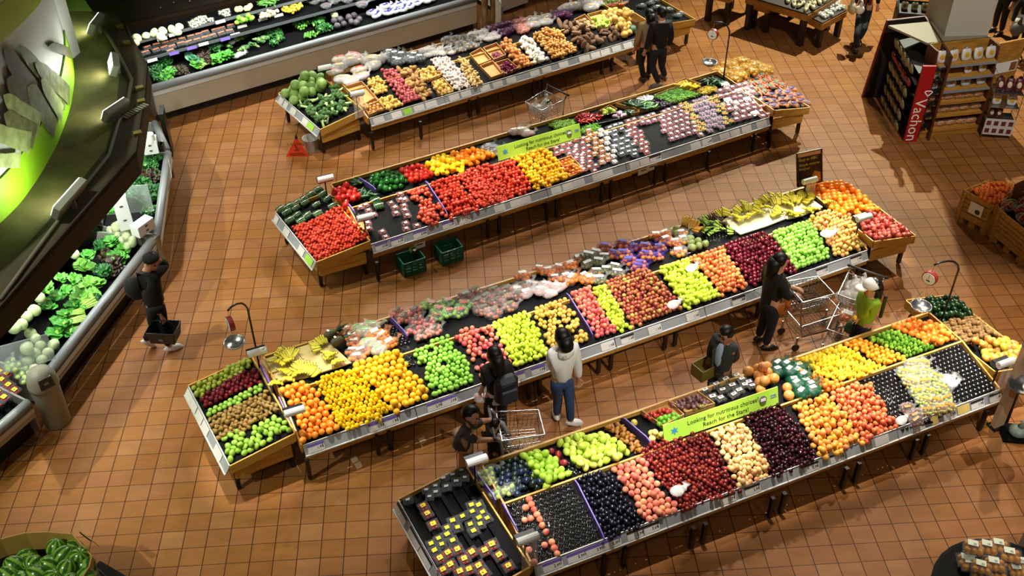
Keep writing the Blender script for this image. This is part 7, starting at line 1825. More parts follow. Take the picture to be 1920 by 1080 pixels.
t,j,f,r,hn=person('person in black walking past the greens case with a dark basket',W(296,648,0),1.74,-10,top=BLACKC,bottom=BLACKC,hair='short',shoe=SHOE_W,hem=.44,stout=1.12,J={'head':(284,490,1.60),'neck':(278,503,1.50),'chest':(276,522,1.30),'waist':(284,550,1.05),'pelvis':(290,568,.92),'rsho':(266,518,1.38),'lsho':(294,512,1.40),'lelb':(311,497,1.36),'lwri':(298,488,1.50),'relb':(284,555,1.05),'rwri':(303,592,.72),'rhip':(286,575,.86),'lhip':(296,572,.86),'lkne':(306,610,.50),'lank':(316,650,.09),'ltoe':(336,648,.03),'rkne':(288,612,.46),'rank':(272,638,.20),'rtoe':(282,645,.08)},look=(.9,-.35,0))
mb=MB();mb.ball(W(265,540,1.1),(.05,.03,.09),8,6);mb.build('reflective_patch',mat('hi_vis','#a8c83a',.5),t,smooth=True)
mb=MB();mb.ball(W(254,540,1.15),(.16,.13,.2),12,8);mb.build('shoulder_bag',BLACKC,t,smooth=True)
mb=MB();mb.ball(j['head']+Vector((0,0,.06)),(.115,.12,.08),12,8);mb.build('cap',BLACKC,t,smooth=True)
gb=W(311,634,.34);bk=thing('shopping_basket','dark grey hand basket carried by the person in black','basket',gb,-.15)
mb=MB();Rb=Matrix.Rotation(-.15,3,'Z');mb.box(gb+Vector((0,0,.01)),(.36,.26,.02),Rb)
for sx in(-1,1):
 mb.hexa([gb+Rb@Vector(v)for v in[(-.18,sx*.13,0),(.18,sx*.13,0),(.18,sx*.12,0),(-.18,sx*.12,0),(-.22,sx*.16,.22),(.22,sx*.16,.22),(.22,sx*.15,.22),(-.22,sx*.15,.22)]])
 mb.hexa([gb+Rb@Vector(v)for v in[(sx*.18,-.13,0),(sx*.18,.13,0),(sx*.17,.13,0),(sx*.17,-.13,0),(sx*.22,-.16,.22),(sx*.22,.16,.22),(sx*.21,.16,.22),(sx*.21,-.16,.22)]])
mb.build('tub',mat('basket_grey','#2a2a2c',.5),bk)
mb=MB();mb.tube([gb+Rb@Vector((-.2,0,.22)),gb+Rb@Vector((-.1,0,.34)),gb+Rb@Vector((.1,0,.34)),gb+Rb@Vector((.2,0,.22))],.01,6);mb.build('handle',BLK,bk)
mb=MB();mb.box(gb+Rb@Vector((.0,-.165,.1)),(.06,.005,.03),Rb);mb.build('badge',MATS['badge_grey'],bk)
def cart(RL,RR,FL,label,grey=False,zr=1.0,lower=True):
 a,b,c=W(*RL,zr),W(*RR,zr),W(*FL,zr)
 m=(a+b)/2;m.z=0
 f=(c-a);f.z=0;f.normalize();r=Vector((f.y,-f.x,0))
 if r.dot(b-a)<0:r=-r
 hw=.25
 t=thing('shopping_trolley',label,'shopping trolley',m+f*.35,math.atan2(f.y,f.x))
 P=lambda x,y,z:m+f*x+r*y+Vector((0,0,z))
 def basket(nm,x0,x1,w0,w1,zb,zt,tip,nx,ny,nz,drop=0.0):
  mb=MB();rr_=.004
  def top(x):return hw*(w0+(w1-w0)*(x-x0)/(x1-x0))
  def bot(x):return top(x)-.05
  zt_=lambda x:zt-drop*(x-x0)/(x1-x0)
  R4=[P(x0,-top(x0),zt_(x0)),P(x1,-top(x1),zt_(x1)),P(x1,top(x1),zt_(x1)),P(x0,top(x0),zt_(x0))]
  for i in range(4):mb.tube([R4[i],R4[(i+1)%4]],.009,6)
  xb1=x1-tip
  for k in range(nz):
   fz=k/nz;z=zb+(zt-zb)*fz
   def pt(x,s):
    w=bot(x)+(top(x)-bot(x))*fz
    return P(x,s*w,z-drop*fz*(x-x0)/(x1-x0))
   xe=xb1+tip*fz
   mb.tube([pt(x0,-1),pt(xe,-1),pt(xe,1),pt(x0,1)],rr_,4,closed=True)
  for k in range(nx+1):
   fx=k/nx;x=x0+(xb1-x0)*fx;xt=x0+(x1-x0)*fx
   for s in(-1,1):mb.tube([P(x,s*bot(x),zb),P(xt,s*top(xt),zt_(xt))],rr_,4)
   mb.tube([P(x,-bot(x),zb),P(x,bot(x),zb)],rr_,4)
  for k in range(1,ny):
   y=-1+2*k/ny
   mb.tube([P(x0,y*bot(x0),zb),P(xb1,y*bot(xb1),zb),P(x1,y*top(x1),zt_(x1))],rr_,4)
   mb.tube([P(x0,y*bot(x0),zb),P(x0,y*top(x0),zt)],rr_,4)
  return mb.build(nm,CHROME,t)
 basket('upper_basket',.04,.58,1.0,.86,.74,1.0,.06,9,7,5,.02)
 if lower:basket('lower_basket',.10,.84,1.0,.80,.30,.52,.08,12,7,4,.0)
 fm_=mat('trolley_grey','#8a8c90',.35,.4)if grey else CHROME
 for s in(-1,1):
  mb=MB();mb.tube([P(-.03,s*hw,1.06),P(.02,s*hw,.98),P(.05,s*hw,.70),P(.16,s*(hw-.01),.30),P(.92,s*(hw-.05),.24)],.014 if not grey else .02,7);mb.build('frame',fm_,t,smooth=True)
 mb=MB();mb.tube([P(-.05,-hw-.03,1.07),P(-.05,hw+.03,1.07)],.017,8);hd=mb.build('handle',fm_ if grey else mat('trolley_handle','#3a3c40',.4),t,smooth=True)
 for s in(-1,1):
  mb=MB();mb.ball(P(-.05,s*(hw+.03),1.07),.024,8,6);mb.build('handle_cap',BLK,hd,smooth=True)
 for x,s in((.12,-1),(.12,1),(.88,-1),(.88,1)):
  q=P(x,s*(hw-.05),.062);R=Matrix((f,Vector((0,0,1)),r)).transposed()
  mb=MB();mb.lathe([(.02,-.015),(.06,-.015),(.062,0),(.06,.015),(.02,.015)],14,q,R);wh=mb.build('wheel',BLK,t)
  mb=MB();mb.bar(q+Vector((0,0,.0)),q+Vector((0,0,.2)),.02,.03);mb.build('fork',METAL,wh)
 return t,P
t,P=cart((1026,166),(1058,188),(976,190),'wire trolley holding a few plastic bags, between the potato and tomato stands')
def cart_bags(P,items,lab,group):
 for k,(x,y,z,pr,s)in enumerate(items):
  M=Matrix.Translation(P(x,y,z))@Matrix.Rotation(RND.uniform(0,6),4,'Z')@Matrix.Scale(s,4)
  if not PUT.get(pr.name):
   pr.matrix_world=M;PUT[pr.name]=True;tag(pr,lab,None,group)
  else:copy_tree(pr,M,lab,group)
for k,(x,y)in enumerate(((.2,-.05),(.35,.06),(.45,-.08))):
 softbag(P(x,y,.86),(.12,.11,.12),FILMW,['thin plastic bag closest to the handle of the trolley by the potato stand','thin plastic bag in the middle of the trolley by the potato stand','thin plastic bag at the tip of the trolley by the potato stand'][k],20+k)
mb=MB()
for k in range(4):mb.tube([P(.12+.03*k,-.12,.80),P(.22+.03*k,.05,.95),P(.26+.03*k,.14,1.05)],[.02,.015,.006],5)
mb.here('leek_bundle',mat('leek_green','#4a7a34',.5,noise=.3),'green stalks sticking up in the trolley by the potato stand','greens',smooth=True)
t,P=cart((1476,536),(1492,562),(1524,524),'empty wire trolley pushed by the person in the black coat')
t,P=cart((1594,510),(1652,529),(1566,556),'wire trolley full of plastic bags in front of the lime jacket')
for k,(x,y,z)in enumerate(((.15,-.12,.88),(.2,.1,.90),(.35,-.02,.92),(.45,-.14,.88),(.45,.12,.88),(.3,.0,1.0),(.12,.0,.95))):
 softbag(P(x,y,z),(.13,.12,.12),FILMW,['grey-white plastic bag near the black handle of the full trolley','plastic bag of yellow fruit beside the white cap','plastic bag in the middle of the full trolley','plastic bag at the tip of the full trolley','plastic bag on the outer side of the full trolley','plastic bag on top of the pile in the full trolley','plastic bag right under the handle of the full trolley'][k],30+k)
cart_bags(P,[(.3,-.08,.36,BAG_OR,1.3)],'bag of onions in the lower basket of the full trolley',None)
softbag(P(.45,.1,.42),(.13,.1,.16),mat('bag_greens','#3c6a34',.4,noise=.5,nscale=12),'bag of leafy greens in the lower basket of the full trolley',40)
t,P=cart((918,778),(942,822),(968,772),'trolley with a thick grey handle frame beside the bending person',True,lower=False)
mb=MB();mb.tube([P(.0,-.12,1.0),P(.1,-.14,.9),P(.2,-.14,.6)],.03,8);mb.tube([P(.0,.14,1.0),P(.1,.16,.9),P(.2,.16,.6)],.03,8);mb.build('seat_frame',mat('trolley_grey2','#9a9c9e',.4),t,smooth=True)
g=W(109,790,0)
t=thing('litter_bin','tall beige litter bin with a domed swing lid beside the greens case','bin',g,-.45)
BINM=mat('bin_beige','#8f8a76',.5,noise=.05)
mb=MB();mb.lathe([(.17,0),(.175,.01),(.19,.70),(.19,.72)],24,g);mb.build('body',BINM,t,smooth=True)
mb=MB();mb.lathe([(.20,.70),(.205,.72),(.205,.76),(.20,.78),(.19,.86),(.15,.95),(.08,1.0),(0,1.015)],24,g);ld=mb.build('dome_lid',BINM,t,smooth=True)
dv=(CAM_P-g);dv.z=0;dv.normalize();dv=(dv+Vector((.25,0,0))).normalized();sd=dv.cross(Vector((0,0,1)))
mb=MB();mb.hexa([g+dv*.205-sd*.1+Vector((0,0,.79)),g+dv*.205+sd*.1+Vector((0,0,.79)),g+dv*.19+sd*.1+Vector((0,0,.79)),g+dv*.19-sd*.1+Vector((0,0,.79)),g+dv*.165-sd*.085+Vector((0,0,.935)),g+dv*.165+sd*.085+Vector((0,0,.935)),g+dv*.14+sd*.085+Vector((0,0,.935)),g+dv*.14-sd*.085+Vector((0,0,.935))]);mb.build('swing_flap',mat('bin_flap','#3f3a2c',.5),ld)
a=W(536,294,0);b=W(580,293,0);c=W(566,284,0);ap=W(555,256,.46)
t=thing('floor_sign','orange pyramid floor sign below the cabbage bin','floor sign',(a+b+c)/3)
ORS=mat('sign_orange','#e2431c',.5)
mb=MB();mb.add([a,b,c,ap],[(0,1,3),(1,2,3),(2,0,3),(0,2,1)]);mb.build('cone',ORS,t)
n=(b-a).cross(ap-a).normalized();x=(b-a).normalized();up=n.cross(x).normalized();R=Matrix((x,up,n)).transposed();mid=(a+b)/2
H_=(ap-mid).length
text('CAUTION',.07,Matrix.Translation(mid+up*H_*.62+n*.004)@R.to_4x4(),mat('sign_dark','#5a1a10',.6),t,align='CENTER')
mb=MB();mb.tube([mid+up*H_*.52+n*.004,mid+up*H_*.42+x*.02+n*.004,mid+up*H_*.3-x*.03+n*.004],.01,5);mb.tube([mid+up*H_*.44+n*.004,mid+up*H_*.40+x*.07+n*.004],.008,5);mb.tube([mid+up*H_*.36+n*.004,mid+up*H_*.28+x*.05+n*.004],.008,5);mb.ball(mid+up*H_*.56-x*.01+n*.004,.015,6,5);mb.build('figure',MATS['sign_dark'],t)
mb=MB();mb.box(mid+up*H_*.16+n*.003,(.26,.012,.003),R);mb.box(mid+up*H_*.09+n*.003,(.3,.012,.003),R);mb.build('small_lines',MATS['sign_dark'],t)
mb=MB();mb.lathe([(.03,0),(.03,.03),(.012,.07)],8,ap-Vector((0,0,.04)));mb.build('tip',BLK,t)
g=W(585,281,0)
t=thing('bucket','white bucket behind the orange floor sign','bucket',g)
mb=MB();mb.lathe([(.12,0),(.15,.26),(.158,.27),(.145,.26),(.115,.02),(0,.02)],18,g,caps=False);mb.build('tub',mat('bucket_white','#a8a49c',.5),t,smooth=True)
mb=MB();mb.tube([g+Vector((.15*math.cos(q),.15*math.sin(q),.24-.1*math.sin((q+1)/2)))for q in[-2+.35*k for k in range(10)]],.004,4);mb.build('handle',METAL,t)
for k,(q,lab)in enumerate((((772,505),'green plastic crate under the tomato stand, nearer the end bin'),((842,484),'green plastic crate under the tomato stand, farther from the end bin'))):
 g=W(q[0],q[1],0);rz=math.radians(25);R=Matrix.Rotation(rz,3,'Z')
 t=thing('plastic_crate',lab,'crate',g,rz);GC=mat('crate_green','#0f5a44',.5)
 mb=MB();mb.box(g+Vector((0,0,.02)),(.36,.30,.03),R);mb.build('bottom',GC,t)
 for(ox,oy,sx,sy)in((0,.15,.38,.02),(0,-.15,.38,.02),(.19,0,.02,.30),(-.19,0,.02,.30)):
  mb=MB();o=g+R@Vector((ox,oy,0))
  for z_,h_ in((.06,.06),(.135,.03),(.19,.03),(.25,.05)):mb.box(o+Vector((0,0,z_)),(sx,sy,h_),R)
  for e in(-.46,-.15,.15,.46):mb.box(o+R@Vector((e*sx if sx>.1 else 0,e*sy if sy>.1 else 0,.14)),(min(sx,.03),min(sy,.03),.26),R)
  mb.build('side',GC,t)
card_=None
for q,s,lab in(((774,467),(.12,.11),'lime green tag hanging below the tomato stand rail'),((787,460),(.2,.11),'white price card hanging below the tomato stand rail'),((1206,321),(.22,.12),'white price card hanging lowest below the berry boxes'),((1222,314),(.22,.12),'white price card hanging below the blackberry boxes')):
 pl=Plane(ST2.pt(0,-.08,.4),ST2.u,Vector((0,0,1)));p=pl.hit(*q);R=Matrix((ST2.u,Vector((0,0,1)),-ST2.n)).transposed()
 t=thing('price_card',lab,'price card',p);mb=MB();mb.box(p,(s[0],s[1],.003),R);mb.build('card',LIME if 'lime' in lab else CARD,t)
 mb=MB();mb.box(p-ST2.n*.003+Vector((0,0,.02)),(s[0]*.5,.02,.002),R);mb.build('printing',INK,t)
mb=MB();mb.tube([W(250,560,.01),W(205,625,.01),(W(165,680,.01)),W(142,715,.01),W(128,735,.01)],.008,5);mb.here('floor_cable',mat('cable_grey','#9a8a7a',.5),'thin pale cable along the foot of the greens case','cable',smooth=True)
mb=MB();mb.tube([W(x_,y_,.01)for x_,y_ in((41,828),(50,834),(62,833),(73,826),(80,816))],.006,5);mb.here('floor_cable',MATS['cable_grey'],'short curled cable on the floor by the beige bin','cable',smooth=True)
mb=MB();mb.tube([W(316,300,.75),W(322,330,.6),W(300,420,.35),W(298,470,.05),W(290,490,.01)],.008,5);mb.here('floor_cable',MATS['cable_grey'],'pale hose hanging along the greens case corner','cable',smooth=True)
mb=MB();g=W(321,284,0);mb.box(g+Vector((0,0,.45)),(.08,.35,.9),Matrix.Rotation(.15,3,'Z'));mb.here('case_end_post',BLK,'black upright end piece at the corner of the greens case','case end')
for k,q in enumerate(((664,862),(672,873),(792,826))):
 mb=MB();c=W(*q,.006);mb.slab([c+Vector((-.06,.03,0)),c+Vector((.02,.08,0)),c+Vector((.06,-.02,0)),c+Vector((-.01,-.07,0))],(0,0,1),.003)
 mb.here('paper_scrap',mat('scrap','#c09878',.8),['pale scrap on the floor between the apple and plum stands','second pale scrap just below it on the floor','small scrap on the floor near the bending person'][k],'scrap')
BX=mat('card_tan','#b08c44',.7,noise=.08)
zt=.86
rim=[W(-70,1040,zt),W(0,1010,zt),W(48,998,zt),W(90,996,zt),W(136,1000,zt),W(156,1022,zt),W(173,1042,zt),W(168,1062,zt),W(150,1090,zt),W(100,1130,zt),W(-40,1130,zt)]
cen=sum(rim,Vector())/len(rim)
t=thing('melon_box','octagonal cardboard box full of watermelons in the near corner','box',(cen.x,cen.y,0))
for i in range(len(rim)):
 p,q=rim[i],rim[(i+1)%len(rim)];s=(cen-(p+q)/2);s.z=0;s=s.normalized()*.015;dn=Vector((0,0,-.75))
 mb=MB();mb.hexa([p+dn,q+dn,q+dn+s,p+dn+s,p,q,q+s,p+s]);mb.build('side',BX,t)
mb=MB();mb.slab([p+Vector((0,0,-.30))for p in rim],(0,0,1),.03);mb.build('inner_floor',BLACK,t)
mb=MB();pc=W(167,1010,.8);mb.box(pc,(.26,.005,.17),Matrix.Rotation(-.7,3,'Z')@Matrix.Rotation(.3,3,'X'));tg=mb.build('paper_tag',mat('tag_tan','#a88a60',.6),t)
mb=MB();mb.box(pc+Vector((-.03,-.006,.05)),(.2,.006,.035),Matrix.Rotation(-.7,3,'Z'));mb.build('tag_band',BLK,tg)
def melon_mat():
 m,nt,b=new_mat('watermelon_skin');L=nt.links
 tc=nt.nodes.new('ShaderNodeTexCoord');wv=nt.nodes.new('ShaderNodeTexWave');wv.bands_direction='X'
 sp=nt.nodes.new('ShaderNodeSeparateXYZ');at2=nt.nodes.new('ShaderNodeMath');at2.operation='ARCTAN2'
 L.new(tc.outputs['Object'],sp.inputs[0]);L.new(sp.outputs['Y'],at2.inputs[0]);L.new(sp.outputs['X'],at2.inputs[1])
 nz=nt.nodes.new('ShaderNodeTexNoise');nz.inputs['Scale'].default_value=22;L.new(tc.outputs['Object'],nz.inputs['Vector'])
 m1=nt.nodes.new('ShaderNodeMath');m1.operation='MULTIPLY_ADD';m1.inputs[1].default_value=8;L.new(at2.outputs[0],m1.inputs[0]);
 m2=nt.nodes.new('ShaderNodeMath');m2.operation='MULTIPLY';m2.inputs[1].default_value=2.2;L.new(nz.outputs['Fac'],m2.inputs[0]);L.new(m2.outputs[0],m1.inputs[2])
 sn=nt.nodes.new('ShaderNodeMath');sn.operation='SINE';L.new(m1.outputs[0],sn.inputs[0])
 oi=nt.nodes.new('ShaderNodeObjectInfo');mr=nt.nodes.new('ShaderNodeMapRange');mr.inputs['From Min'].default_value=-.2;mr.inputs['From Max'].default_value=.5;L.new(sn.outputs[0],mr.inputs['Value'])
 mx=nt.nodes.new('ShaderNodeMix');mx.data_type='RGBA';L.new(mr.outputs[0],mx.inputs['Factor']);mx.inputs['A'].default_value=srgb('#2a5a1c');mx.inputs['B'].default_value=srgb('#7ea43c')
 L.new(mx.outputs['Result'],b.inputs['Base Color']);b.inputs['Roughness'].default_value=.25
 MATS['watermelon_skin']=m;return m
kind('watermelon','watermelon',.125,[mesh_round(.125,18,12,None,(1,1,1.12))],melon_mat())
pw=Plane((cen.x,cen.y,.60),(1,0,0),(0,1,0))
for k,q in enumerate([(28,1062,.72),(62,1057,.76),(94,1060,.76),(119,1042,.80),(105,1028,.76),(150,1046,.78),(124,1068,.82),(160,1062,.72),(70,1078,.78),(15,1080,.72),(50,1046,.66),(138,1030,.66),(98,1088,.8),(40,1090,.74),(160,1085,.72),(130,1095,.78)]):
 place('watermelon',[W(*q)],pw,'striped watermelon in the octagonal cardboard box','watermelons in the box',(.85,1.0))
g=W(200,1092,.5);t=thing('black_trolley','black trolley with a metal bracket beside the watermelon box','trolley',(g.x,g.y,0))
mb=MB();mb.box(W(196,1092,.5),(.5,.35,.06),Matrix.Rotation(-.6,3,'Z'));mb.build('deck',BLK,t)
mb=MB();mb.bar(W(176,1070,.56),W(196,1090,.56),.03,.02);mb.bar(W(184,1066,.56),W(204,1086,.56),.012,.012);mb.build('bracket',METAL,t)
for q in((190,1088),(214,1104)):
 mb=MB();p=W(*q,.25);mb.box(p,(.05,.05,.5));mb.build('leg',BLK,t)
g=W(1850,1085,.75);t=thing('display_table','dark round-edged table with clear boxes of baked goods','table',(g.x,g.y,0))
mb=MB();mb.lathe([(.75,.68),(.80,.70),(.80,.75),(.76,.76),(0,.76)],28,W(1882,1118,.0)*Vector((1,1,0))if False else Vector((W(1890,1120,.76).x,W(1890,1120,.76).y,0)));mb.build('table_top',BLACK,t)
mb=MB();cc=Vector((W(1890,1120,.76).x,W(1890,1120,.76).y,0));mb.lathe([(.35,0),(.3,.05),(.12,.1),(.12,.68)],20,cc);mb.build('pedestal',STEEL,t)
CAKE=mat('baked_crust','#cc8a34',.6,noise=.4,nscale=18)
def clam(label):
 t=thing('bakery_box',label,'bakery box',(0,0,0));mb=MB()
 for i in range(6):mb.ball((-.065+.065*(i%3),-.04+.08*(i//3),.052),(.040,.042,.045),8,6)
 mb.build('baked_goods',CAKE,t,smooth=True)
 mb=MB();mb.box((0,0,.055),(.22,.17,.11),bev=.018);mb.box((0,0,.062),(.24,.19,.006));mb.build('clear_box',CLEAR,t)
 mb=MB();mb.box((-.02,.025,.113),(.11,.08,.003));lb=mb.build('label',mat('label_mint','#d4dcc8',.5),t)
 mb=MB();mb.box((0,.01,.1155),(.03,.03,.001));mb.build('printing',mat('print_grey','#8a9488',.5),lb)
 return t
CL=clam('clear bakery box with a pale label on the dark round table')
ptab=Plane((cc.x,cc.y,.76),(1,0,0),(0,1,0))
put(CL,zz('BR',[(530,600),(740,600),(920,560),(620,800),(860,820),(480,700),(420,640),(1080,660)]),ptab,'clear bakery box with a pale label on the dark round table','bakery boxes on the table',h=0.0,jitter=.15,tilt=.02,scale=(1,1.05),turn=-.3)
put(CL,zz('BR',[(520,440,.12),(730,440,.12),(910,420,.12),(1080,560,.12),(840,700,.12)]),ptab,'clear bakery box on the upper layer of the pile','upper bakery boxes',h=0.0,jitter=.1,tilt=.02,scale=(1,1.05),turn=-.3)
put(CL,zz('BR',[(640,740,.12),(1180,780),(1250,700)]),ptab,'clear bakery box at the near edge of the pile','near bakery boxes',h=0.0,jitter=.2,tilt=.02,turn=-.3)
def post(base_px,top_px,ztop,w,m,label):
 g=W(*base_px,0);h=zat(*top_px,g)
 t=thing('grey_post',label,'post',g,.3);R=Matrix.Rotation(.3,3,'Z')
 mb=MB();mb.box(g+Vector((0,0,h*.5)),(w,w*.5,h),R);mb.build('shaft',m,t)
 mb=MB();mb.box(g+Vector((0,0,.015)),(w*1.3,w,.03),R);mb.build('foot_plate',STEEL,t)
 mb=MB();mb.box(g+Vector((0,0,h-.35)),(w*1.04,w*.54,.7),R);mb.build('upper_sleeve',mat('post_pale','#8a8680',.5),t)
 return t
post((1868,800),(1925,560),0,.16,mat('post_brown','#b89878',.5),'brown and grey post leaning into view beside the avocado bin')
post((1900,1085),(1930,985),0,.22,mat('post_dark','#2c2622',.5),'dark post at the near right corner by the bakery boxes')
g=W(1885,795,0);t=thing('floor_scale','black stand with a round metal pan at the right edge','scale',g)
mb=MB();mb.tube([g,g+Vector((.05,.1,.85))],.03,8);mb.build('stand',BLK,t)
mb=MB();p=W(1914,727,.95);mb.lathe([(0,0),(.14,0),(.18,.06),(.19,.06)],18,p,caps=False);mb.build('pan',METAL,t,smooth=True)
g=W(1905,815,0);mb=MB();mb.box(g+Vector((0,0,.02)),(.42,.34,.04),Matrix.Rotation(-.2,3,'Z'));mb.here('black_mat',BLACK,'black base plate on the floor at the right edge','mat')
softbag(W(1912,806,.12),(.14,.12,.1),mat('bag_sage','#7a8a7c',.4,alpha=.7),'crumpled sage plastic bag on the black base plate',50)
CREAM=mat('pillar_white','#b8b2a4',.6)
a,b=W(1722,259,0),W(1832,247,0);u=(b-a);wl_=u.length;u.normalize();n=Vector((-u.y,u.x,0))
pt=lambda s,d,z:Vector((a.x+u.x*s+n.x*d,a.y+u.y*s+n.y*d,z))
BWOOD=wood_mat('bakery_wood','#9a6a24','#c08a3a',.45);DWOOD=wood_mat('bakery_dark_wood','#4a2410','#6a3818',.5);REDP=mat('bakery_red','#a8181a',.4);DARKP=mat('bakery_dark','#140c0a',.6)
t=thing('bakery_shelving','wooden bakery shelving around the pale pillar, with a tall red sign','shelving',pt(wl_/2,.4,0),math.atan2(u.y,u.x))
HT=zat(1790,74,pt(wl_/2,.45,0))
zz_row=[zat(1790,y_,pt(wl_/2,.0,0))for y_ in(244,216,191,168,143,117)]
mb=MB();mb.bar(pt(0,.45,HT/2),pt(wl_,.45,HT/2),.04,HT);mb.build('back_panel',BWOOD,t)
mb=MB();mb.bar(pt(0,.02,.07),pt(wl_,.02,.07),.04,.14);mb.build('kick_plate',BWOOD,t)
for s in(0,wl_):
 mb=MB();mb.slab([pt(s+.015,0,0),pt(s+.015,0,.9),pt(s+.015,.12,HT),pt(s+.015,.47,HT),pt(s+.015,.47,0)],u,.03);mb.build('side_panel',DWOOD,t)
mb=MB();mb.slab([pt(-.02,.45,HT),pt(wl_+.02,.45,HT),pt(wl_+.02,1.3,HT),pt(-.4,1.3,HT)],(0,0,1),.04);mb.build('top_panel',mat('bakery_top','#8a7e64',.6),t)
SHELVES=[]
for i,z_ in enumerate(zz_row):
 mb=MB();mb.slab([pt(.03,.0,z_),pt(wl_-.03,.0,z_),pt(wl_-.03,.43,z_+.10),pt(.03,.43,z_+.10)],n.cross(u)*-1 if False else Vector((0,0,1)),.025);sh=mb.build('shelf',BWOOD,t)
 mb=MB();mb.bar(pt(.03,-.005,z_),pt(wl_-.03,-.005,z_),.012,.05);mb.build('shelf_edge',mat('edge_steel','#8a8c92',.4)if i>2 else BWOOD,sh)
 SHELVES.append(Plane(pt(0,0,z_),u,pt(0,.43,z_+.1)-pt(0,0,z_)))
TL_,TR_,BR_,BL_=(1722,125),(1748,122),(1718,266),(1694,266)
p0,p1=W(*BL_,0),W(*BR_,0);zt_=zat(1735,123,(p0+p1)/2)
xr=(p1-p0).normalized();nr=xr.cross(Vector((0,0,1)));
if nr.dot(CAM_P-p0)<0:nr=-nr
w_r=(p1-p0).length
mb=MB();mb.slab([p0,p1,p1+Vector((0,0,zt_)),p0+Vector((0,0,zt_))],nr,.05);rs=mb.build('red_sign',REDP,t)
Rr=Matrix((Vector((0,0,-1)),xr,nr)).transposed()
text('Vachon',.30,Matrix.Translation((p0+p1)/2+nr*.004+Vector((0,0,zt_*.58)))@Rr.to_4x4(),LABELW,rs)
mb=MB();q=(p0+p1)/2+nr*.004+Vector((0,0,zt_*.66))+xr*.10
mb.tube([q+xr*(.07*math.sin(a_)**3)+Vector((0,0,.055*math.cos(a_)-.02*math.cos(2*a_)))for a_ in[k*2*PI/16 for k in range(16)]],.012,5,closed=True);mb.build('heart_emblem',LABELW,rs)
c0=p0+n*.05;c1=W(1650,182,0);us=(c1-c0);ls=us.length;us.normalize();ns=Vector((us.y,-us.x,0))
if ns.dot(u)<0:ns=-ns
ps=lambda s,d,z:Vector((c0.x+us.x*s+ns.x*d,c0.y+us.y*s+ns.y*d,z))
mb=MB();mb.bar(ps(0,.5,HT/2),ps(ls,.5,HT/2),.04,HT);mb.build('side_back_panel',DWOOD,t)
mb=MB();mb.slab([ps(ls,-.35,0),ps(ls,.5,0),ps(ls,.5,HT),ps(ls,-.2,HT*.95)],us,.02);mb.build('end_board',DARKP,t)  # inner face of the red end board, its shade put into near-black colour
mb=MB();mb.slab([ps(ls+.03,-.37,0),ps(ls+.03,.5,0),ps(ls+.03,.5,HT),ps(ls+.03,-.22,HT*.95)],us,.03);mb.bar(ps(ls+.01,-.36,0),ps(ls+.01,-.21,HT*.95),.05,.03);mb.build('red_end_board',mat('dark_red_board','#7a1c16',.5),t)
SIDE=[]
for i in range(6):
 z_=.18+i*(HT-.3)/6
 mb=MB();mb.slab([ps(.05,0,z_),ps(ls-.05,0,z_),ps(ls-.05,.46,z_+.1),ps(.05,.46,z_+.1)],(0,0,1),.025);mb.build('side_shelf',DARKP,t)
 SIDE.append(Plane(ps(0,0,z_),us,ps(0,.46,z_+.1)-ps(0,0,z_)))
mb=MB();e0,e1=W(1855,150,0),W(1905,150,0);e0=pt(wl_+.03,.2,0);e1=e0+(u*.9+n*.15).normalized()*.62
mb.bar(e0+Vector((0,0,HT*.5)),e1+Vector((0,0,HT*.5)),.04,HT);ep=mb.build('end_panel',BWOOD,t)
nt_=(e1-e0).normalized().cross(Vector((0,0,1)))
if nt_.dot(CAM_P-e0)<0:nt_=-nt_
Rn=Matrix(((e1-e0).normalized(),Vector((0,0,1)),nt_)).transposed()
nc=(e0+e1)/2+nt_*.03+Vector((0,0,HT*.70))
mb=MB();mb.box(nc,(.52,.22,.01),Rn);nb=mb.build('notice',LABELW,ep)
mb=MB();mb.box(nc+Rn@Vector((.17,0,.006)),(.14,.17,.004),Rn);mb.build('notice_picture',mat('toast_picture','#8a5a2c',.5,noise=.5,nscale=30),nb)
q0=W(1770,68,HT);q1=W(1852,66,HT);ux=(q1-q0).normalized();uy=Vector((-ux.y,ux.x,0));wx=(q1-q0).length
mb=MB();mb.box((q0+q1)/2+uy*.5+Vector((0,0,4.0-HT)),(wx,1.0,8.0),Matrix((ux,uy,Vector((0,0,1)))).transposed());tag(mb.build('pillar',CREAM),kind='structure')
def pouch(name,m,mlab,w=.17,h=.20,d=.06,cat='packet',win=None):
 t=thing(name,None,cat,(0,0,0))
 mb=MB();mb.ball((0,0,h/2),(w/2,d/2,h/2),12,8,None,lambda q:min(1.35,1/max(.001,(abs(q.x)**5+abs(q.z)**5+abs(q.y)**2.4)**.22)));mb.build('pouch',m,t,smooth=True)
 mb=MB();mb.ball((0,-d*.42,h*.5),(w*.30,d*.16,h*.24),10,6);mb.build('label',mlab,t,smooth=True)
 mb=MB();mb.tube([(-w*.18,0,h*.98),(0,.0,h*1.08),(w*.2,.01,h*1.02)],[.012,.02,.01],6);mb.build('tie',BLK,t)
 return t
TORT=pouch('bread_packet',mat('bread_white','#d8d4cc',.4,noise=.15,nscale=12),mat('label_gold','#d8a830',.5,noise=.4,nscale=25))
BLUEP=pouch('bread_packet',mat('bread_paleblue','#c4d0dc',.4,noise=.15,nscale=10),mat('label_copper','#b87a50',.5))
ROLLS=pouch('roll_packet',mat('rolls_tan','#c09878',.4,noise=.5,nscale=20),mat('label_mixed','#c87a4a',.5,noise=.6,nscale=25),w=.22,h=.12,d=.12)
COFF=pouch('coffee_packet',mat('coffee_maroon','#5a1c24',.4),mat('label_cream','#d8c8a8',.5),w=.13,h=.22,d=.08)
CHIP=pouch('snack_packet',mat('snack_olive','#8a8458',.4,noise=.5,nscale=14),mat('label_dk','#3a3424',.5))
